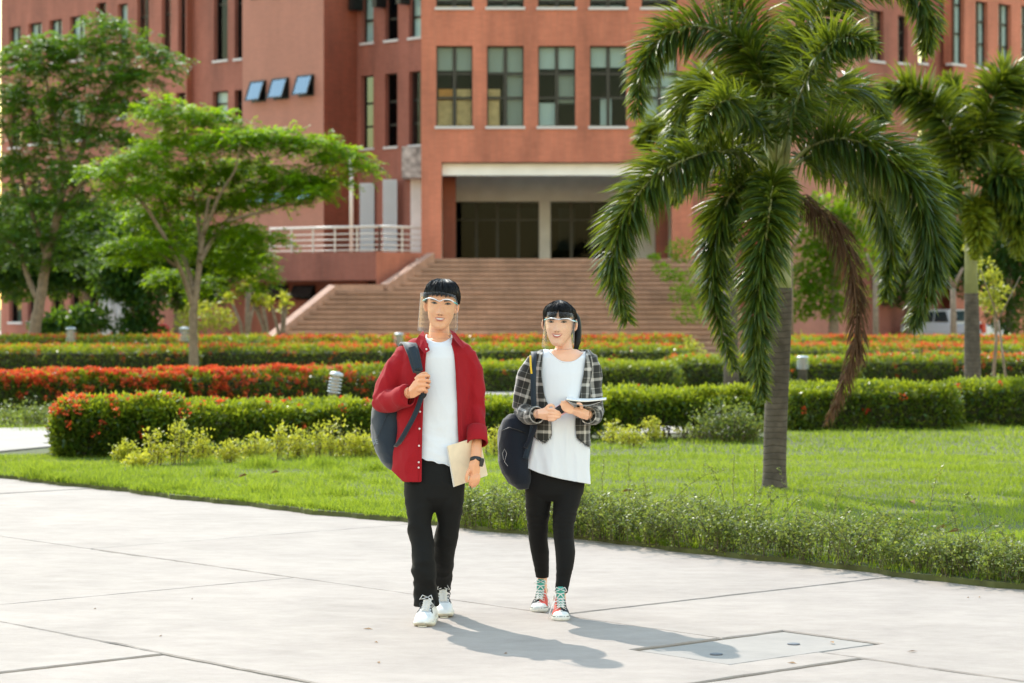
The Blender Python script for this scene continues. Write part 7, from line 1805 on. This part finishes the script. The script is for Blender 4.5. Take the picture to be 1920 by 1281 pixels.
# booklet, phone, bag
bk = thing('booklet', "thin white topped booklet resting open on the woman's upturned hand", 'booklet', W(1100, 755, YW - .22))
def curved(name, pts_near, pts_far, Y, th, mat, parent):
    A_ = spline([(p[0], p[1], p[2]) for p in pts_near], 14); B_ = spline([(p[0], p[1], p[2]) for p in pts_far], 14); rg = []
    for a, c in zip(A_, B_):
        pa, pc = W(a[0], a[1], Y + a[2]), W(c[0], c[1], Y + c[2]); u = Vector((0, 0, th)); rg.append([pa, pa + u, pc + u, pc])
    m = MB(); m.rings(rg); return m.build(name, mat, parent, smooth=False)
curved('pages', [(1062, 750, -.26), (1075, 752, -.25), (1100, 753.5, -.24), (1137, 750, -.22)], [(1064, 746, -.10), (1077, 748, -.09), (1102, 749.5, -.08), (1137, 747.5, -.06)], YW, .006, M['paper'], bk)
curved('cover', [(1062, 751.5, -.262), (1075, 757, -.255), (1098, 762, -.245), (1125, 755, -.225)], [(1064, 748.5, -.12), (1077, 751, -.12), (1100, 754, -.11), (1128, 751, -.10)], YW, .003, M['grey_cover'], bk)
ph = thing('phone', 'pinkish phone gripped in the woman\'s closed hand', 'phone', W(1050, 770, YW - .20))
slabpx([(1038, 766, -.205), (1051, 757, -.19), (1066, 772, -.19), (1052, 780, -.205)], YW, .008, M['pink_plastic'], 'case', ph)
slabpx([(1040, 765.5, -.211), (1051, 758.5, -.197), (1063, 770, -.197), (1052, 777, -.211)], YW, .002, M['screen'], 'screen', ph)
bag = thing('shoulder_bag', 'dark navy canvas bag hanging beside the woman on a long strap', 'bag', W(968, 850, YW + .03))
b = MB(); YG = YW + .02
b.rings([ell(*a) for a in ((974, 776, 20, YG, 0, .05), (972, 786, 30, YG, 0, .07), (969, 805, 34, YG, 0, .085), (966, 835, 33, YG, 0, .095), (966, 865, 32, YG, 0, .095), (970, 888, 29, YG, 0, .09), (977, 905, 22, YG, 0, .075), (984, 916, 12, YG, 0, .05))])
me = voxel(b, .006, 'bag_body', 3); wrinkle(me, .013, 8, 81, (1, 1, .7)); wrinkle(me, .007, 17, 83, (1, 1, .5)); link('bag_body', me, M['navy_dark'], bag)
ribbon('bag_strap', [(1000, 660, .04), (1001, 664, -.06), (1000, 700, -.128), (1000, 735, -.13), (1001, 760, -.125), (999, 800, -.10), (992, 835, -.09), (985, 860, -.09)], .0145, .004, M['webbing'], bag, YW)
ribbon('bag_strap', [(998, 762, -.11), (1004, 790, -.11), (1000, 810, -.10), (985, 840, -.09)], .012, .004, M['navy_dark'], bag, YW)
ribbon('yellow_tag', [(994.5, 667, -.09), (995, 685, -.122), (997, 704, -.130)], .005, .003, M['yellow'], bag, YW)
m = MB(); m.tube([W(941, 808, YG - .08), W(955, 802, YG - .095), W(970, 806, YG - .098), W(985, 812, YG - .09)], .003, 5); m.build('zip_seam', M['black_rubber'], bag, smooth=True)
m = MB(); m.tube([W(944, 862, YG - .09), W(942, 850, YG - .095), W(946, 842, YG - .1), W(950, 850, YG - .1), W(946, 866, YG - .095), W(952, 874, YG - .09)], .0009, 4); m.build('loose_cord', M['mesh_grey'], bag)
# ================================================================ garden lamps, vehicle, far people
M['alu'] = plain('weathered_aluminium', (.42, .45, .47), .45, metal=.5, var=.1, scale=12)
M['post'] = plain('dark_lamp_post', (.055, .050, .045), .6, var=.2, scale=10)
M['lampglass'] = plain('lamp_diffuser', (.55, .50, .42), .4)
def bollard(px, pyt, Y, h, lean, label, r=.085):
    g = Vector(((px - 960) / FL * Y, Y, .03)); top = W(px, pyt, Y); t = thing('garden_lamp', label, 'lamp', g - Vector((math.sin(R(lean)) * h, 0, 0)))
    Mx = Matrix.Rotation(R(lean), 3, 'Y'); b0 = top - Mx @ Vector((0, 0, h))
    m = MB(); m.lathe(b0, [(r * .80, -.05), (r * .80, h * .62), (r * .84, h * .63)], 20, Mx); m.build('post', M['post'], t, smooth=True)
    m = MB(); m.lathe(b0, [(r * .55, h * .63), (r * .55, h * .92)], 16, Mx); m.build('diffuser', M['lampglass'], t, smooth=True)
    for k in range(5):
        z = h * (.665 + .053 * k); m = MB(); m.lathe(b0, [(r * .74, z + .012), (r * 1.02, z), (r * 1.02, z - .008), (r * .74, z + .003)], 20, Mx); m.build('louvre', M['alu'], t, smooth=True)
    m = MB(); m.lathe(b0, [(r * .98, h * .93), (r * 1.05, h * .935), (r * 1.05, h * .955), (r * .85, h * .985), (r * .4, h * .998), (.001, h)], 20, Mx); m.build('cap', M['alu'], t, smooth=True)
bollard(632, 697, 31.0, .78, 9, 'louvred garden lamp leaning to the right behind the leggy hedge')
bollard(1505, 667, 45.0, .70, 0, 'upright louvred garden lamp just right of the large palm trunk', .11)
bollard(748, 624, 61.5, .92, 0, "small silver lamp top showing above the hedge by the man's shoulder", .12)
bollard(133, 613, 62.5, 1.05, 0, 'distant lamp cap above the hedges by the leaning tree', .13)
bollard(346, 613, 62.5, 1.05, 0, 'distant lamp cap just left of the slim tree trunk', .13)
# white pickup parked at right
M['carpaint'] = plain('white_car_paint', (.62, .64, .68), .25); M['tyre'] = plain('tyre_rubber', (.02, .02, .02), .8); M['tail'] = plain('red_tail_lamp', (.45, .03, .02), .25); M['chrome'] = plain('wheel_alloy', (.5, .5, .52), .3, metal=.8); M['carglass'] = plain('car_window', (.03, .045, .05), .08); M['bluepaint'] = plain('blue_tarp', (.03, .12, .30), .6)
def pickup(px, Y, rot, label):
    g = Vector(((px - 960) / FL * Y, Y, .06)); t = thing('pickup_truck', label, 'pickup', g); Mr = Matrix.Rotation(R(rot), 3, 'Z')
    def q(x, y, z): return g + Mr @ Vector((x * .86, y * .95, z * .84))
    # x along the vehicle (tail at +x), y across, z up: section rings along x
    prof = [(-2.55, .55, .80, .80), (-2.45, .42, .98, .86), (-1.55, .38, 1.08, .90), (-1.05, .38, 1.12, .90), (-.2, .38, 1.12, .90), (.9, .38, 1.10, .90), (1.0, .38, 1.08, .90), (2.4, .42, 1.08, .89), (2.52, .52, 1.02, .86)]
    m = MB(); m.rings([[q(x, -w, z0), q(x, -w - .03, (z0 + z1) * .5), q(x, -w + .02, z1), q(x, w - .02, z1), q(x, w + .03, (z0 + z1) * .5), q(x, w, z0)] for x, z0, z1, w in prof]); m.build('body', M['carpaint'], t, bevel=.04)
    m = MB(); m.rings([[q(x, -w, 1.10), q(x, -w + .12, z), q(x, w - .12, z), q(x, w, 1.10)] for x, z, w in ((-1.5, 1.12, .84), (-.75, 1.66, .82), (-.4, 1.72, .82), (.55, 1.72, .82), (.95, 1.14, .84))]); cab = m.build('cab', M['carpaint'], t, bevel=.05)
    for e in (-1, 1):
        for (xa, xb, xc, xd) in ((-1.15, -.70, -.22, -.22), (-.14, -.14, .42, .66)):
            m = MB(); A_ = [q(xa, e * .80, 1.16), q(xb, e * .735, 1.60), q(xc, e * .735, 1.62), q(xd, e * .80, 1.16)]; o_ = Mr @ Vector((0, e * .03, .008)); m.add([v + o_ for v in A_] + [v for v in A_], [(0, 1, 2, 3), (4, 7, 6, 5), (0, 4, 5, 1), (1, 5, 6, 2), (2, 6, 7, 3), (3, 7, 4, 0)]); m.build('side_window', M['carglass'], cab)
    m = MB(); A_ = [q(.97, -.66, 1.2), q(.97, .66, 1.2), q(.66, .58, 1.62), q(.66, -.58, 1.62)]; o_ = Mr @ Vector((.05, 0, .03)); m.add([v + o_ for v in A_] + A_, [(0, 1, 2, 3), (4, 7, 6, 5), (0, 4, 5, 1), (1, 5, 6, 2), (2, 6, 7, 3), (3, 7, 4, 0)]); m.build('rear_window', M['carglass'], cab)
    for e in (-1, 1):
        m = MB(); m.fbox(q(2.46, e * .80, .72), Mr @ Vector((1, 0, 0)), Mr @ Vector((0, 1, 0)), Vector((0, 0, 1)), (-.1, .09), (-.09, .12), (-.02, .32)); m.build('tail_light', M['tail'], t, bevel=.02)
        for x in (-1.7, 1.65):
            c = q(x, e * .82, .36); ax = Mr @ Matrix.Rotation(R(90), 3, 'X'); m = MB(); m.lathe(c, [(.24, -.10), (.35, -.09), (.36, 0), (.35, .09), (.24, .10)], 24, ax); wl = m.build('wheel', M['tyre'], t, smooth=True); m = MB(); m.lathe(c, [(.22, -.112), (.22, .112)], 20, ax); m.build('rim', M['chrome'], wl)
    m = MB(); m.fbox(q(2.56, 0, .48), Mr @ Vector((1, 0, 0)), Mr @ Vector((0, 1, 0)), Vector((0, 0, 1)), (-.06, .08), (-.86, .86), (-.08, .08)); m.build('rear_bumper', M['chrome'], t, bevel=.03)
pickup(1782, 90, -50, 'white pickup truck parked beyond the hedges between the palms')
pickup(1680, 116, -60, 'paler second pickup half hidden behind the thin dark trunk at right')
# distant seated figure in red, parked scooters, grey box, as far as the blur shows them
def blobperson(px, py, Y, label, shirt, pants):
    g = Vector(((px - 960) / FL * Y, Y, .06)); t = thing('person', label, 'person', g); z = CH + (HZ - py) / FL * Y
    b = MB(); c = Vector((g.x, Y, 0)); b.ball(c + Vector((.02, 0, z - .0)), (.09, .10, .12), 14, 10)
    b.tube([c + Vector((.02, 0, z - .10)), c + Vector((0, 0, z - .22))], [.05, .07], 10); b.tube([c + Vector((0, .02, z - .18)), c + Vector((-.02, .06, z - .62))], [.15, .14], 12)
    for e in (-1, 1):
        b.tube([c + Vector((e * .17, .02, z - .24)), c + Vector((e * .22, -.05, z - .48)), c + Vector((e * .10, -.28, z - .50))], [.05, .042, .03], 8); b.tube([c + Vector((e * .09, 0, z - .62)), c + Vector((e * .12, -.42, z - .60)), c + Vector((e * .12, -.46, .12))], [.085, .07, .045], 8)
        b.tube([c + Vector((e * .12, -.46, .14)), c + Vector((e * .12, -.60, .10))], [.045, .035], 8)
    me = voxel(b, .018, 'body', 2); link('body', me, M['skin_m'], t)
    b = MB(); b.tube([c + Vector((0, .02, z - .17)), c + Vector((0, .03, z - .40)), c + Vector((-.02, .06, z - .66))], [.165, .175, .17], 14)
    for e in (-1, 1): b.tube([c + Vector((e * .15, .02, z - .23)), c + Vector((e * .22, -.04, z - .44))], [.075, .07], 10)
    me = voxel(b, .016, 'shirt', 3); link('shirt', me, shirt, t)
    b = MB()
    for e in (-1, 1): b.tube([c + Vector((e * .09, .02, z - .63)), c + Vector((e * .12, -.42, z - .60)), c + Vector((e * .12, -.46, .2))], [.10, .085, .06], 10)
    me = voxel(b, .018, 'trousers', 2); link('trousers', me, pants, t)
    b = MB(); b.ball(c + Vector((.02, .02, z + .035)), (.10, .11, .10), 12, 8); b.build('hair', M['hair'], t, smooth=True)
M['far_red'] = plain('far_red_shirt', (.62, .03, .05), .8)
blobperson(303, 598, 80, 'distant person in a bright red top sitting behind the hedges at left', M['far_red'], M['trouser'])
st = thing('kiosk', 'pale grey utility cabinet beside the dark column of foliage at left', 'cabinet', W(210, 640, 84) * 1.0)
m = MB(); a = W(186, 545, 84); b_ = W(236, 545, 84); m.box(a.x, b_.x, 84, 85, .06, a.z); m.build('cabinet_body', M['greywall'], st, bevel=.02)
for i in range(3):
    m = MB(); m.box(a.x + .06 + i * .30, a.x + .31 + i * .30, 83.97, 84.0, .3, a.z - .15); m.build('door', M['stained'], st, bevel=.01)
m = MB(); m.box(a.x - .06, b_.x + .06, 83.9, 85.1, a.z, a.z + .08); m.build('lid', M['white'], st)
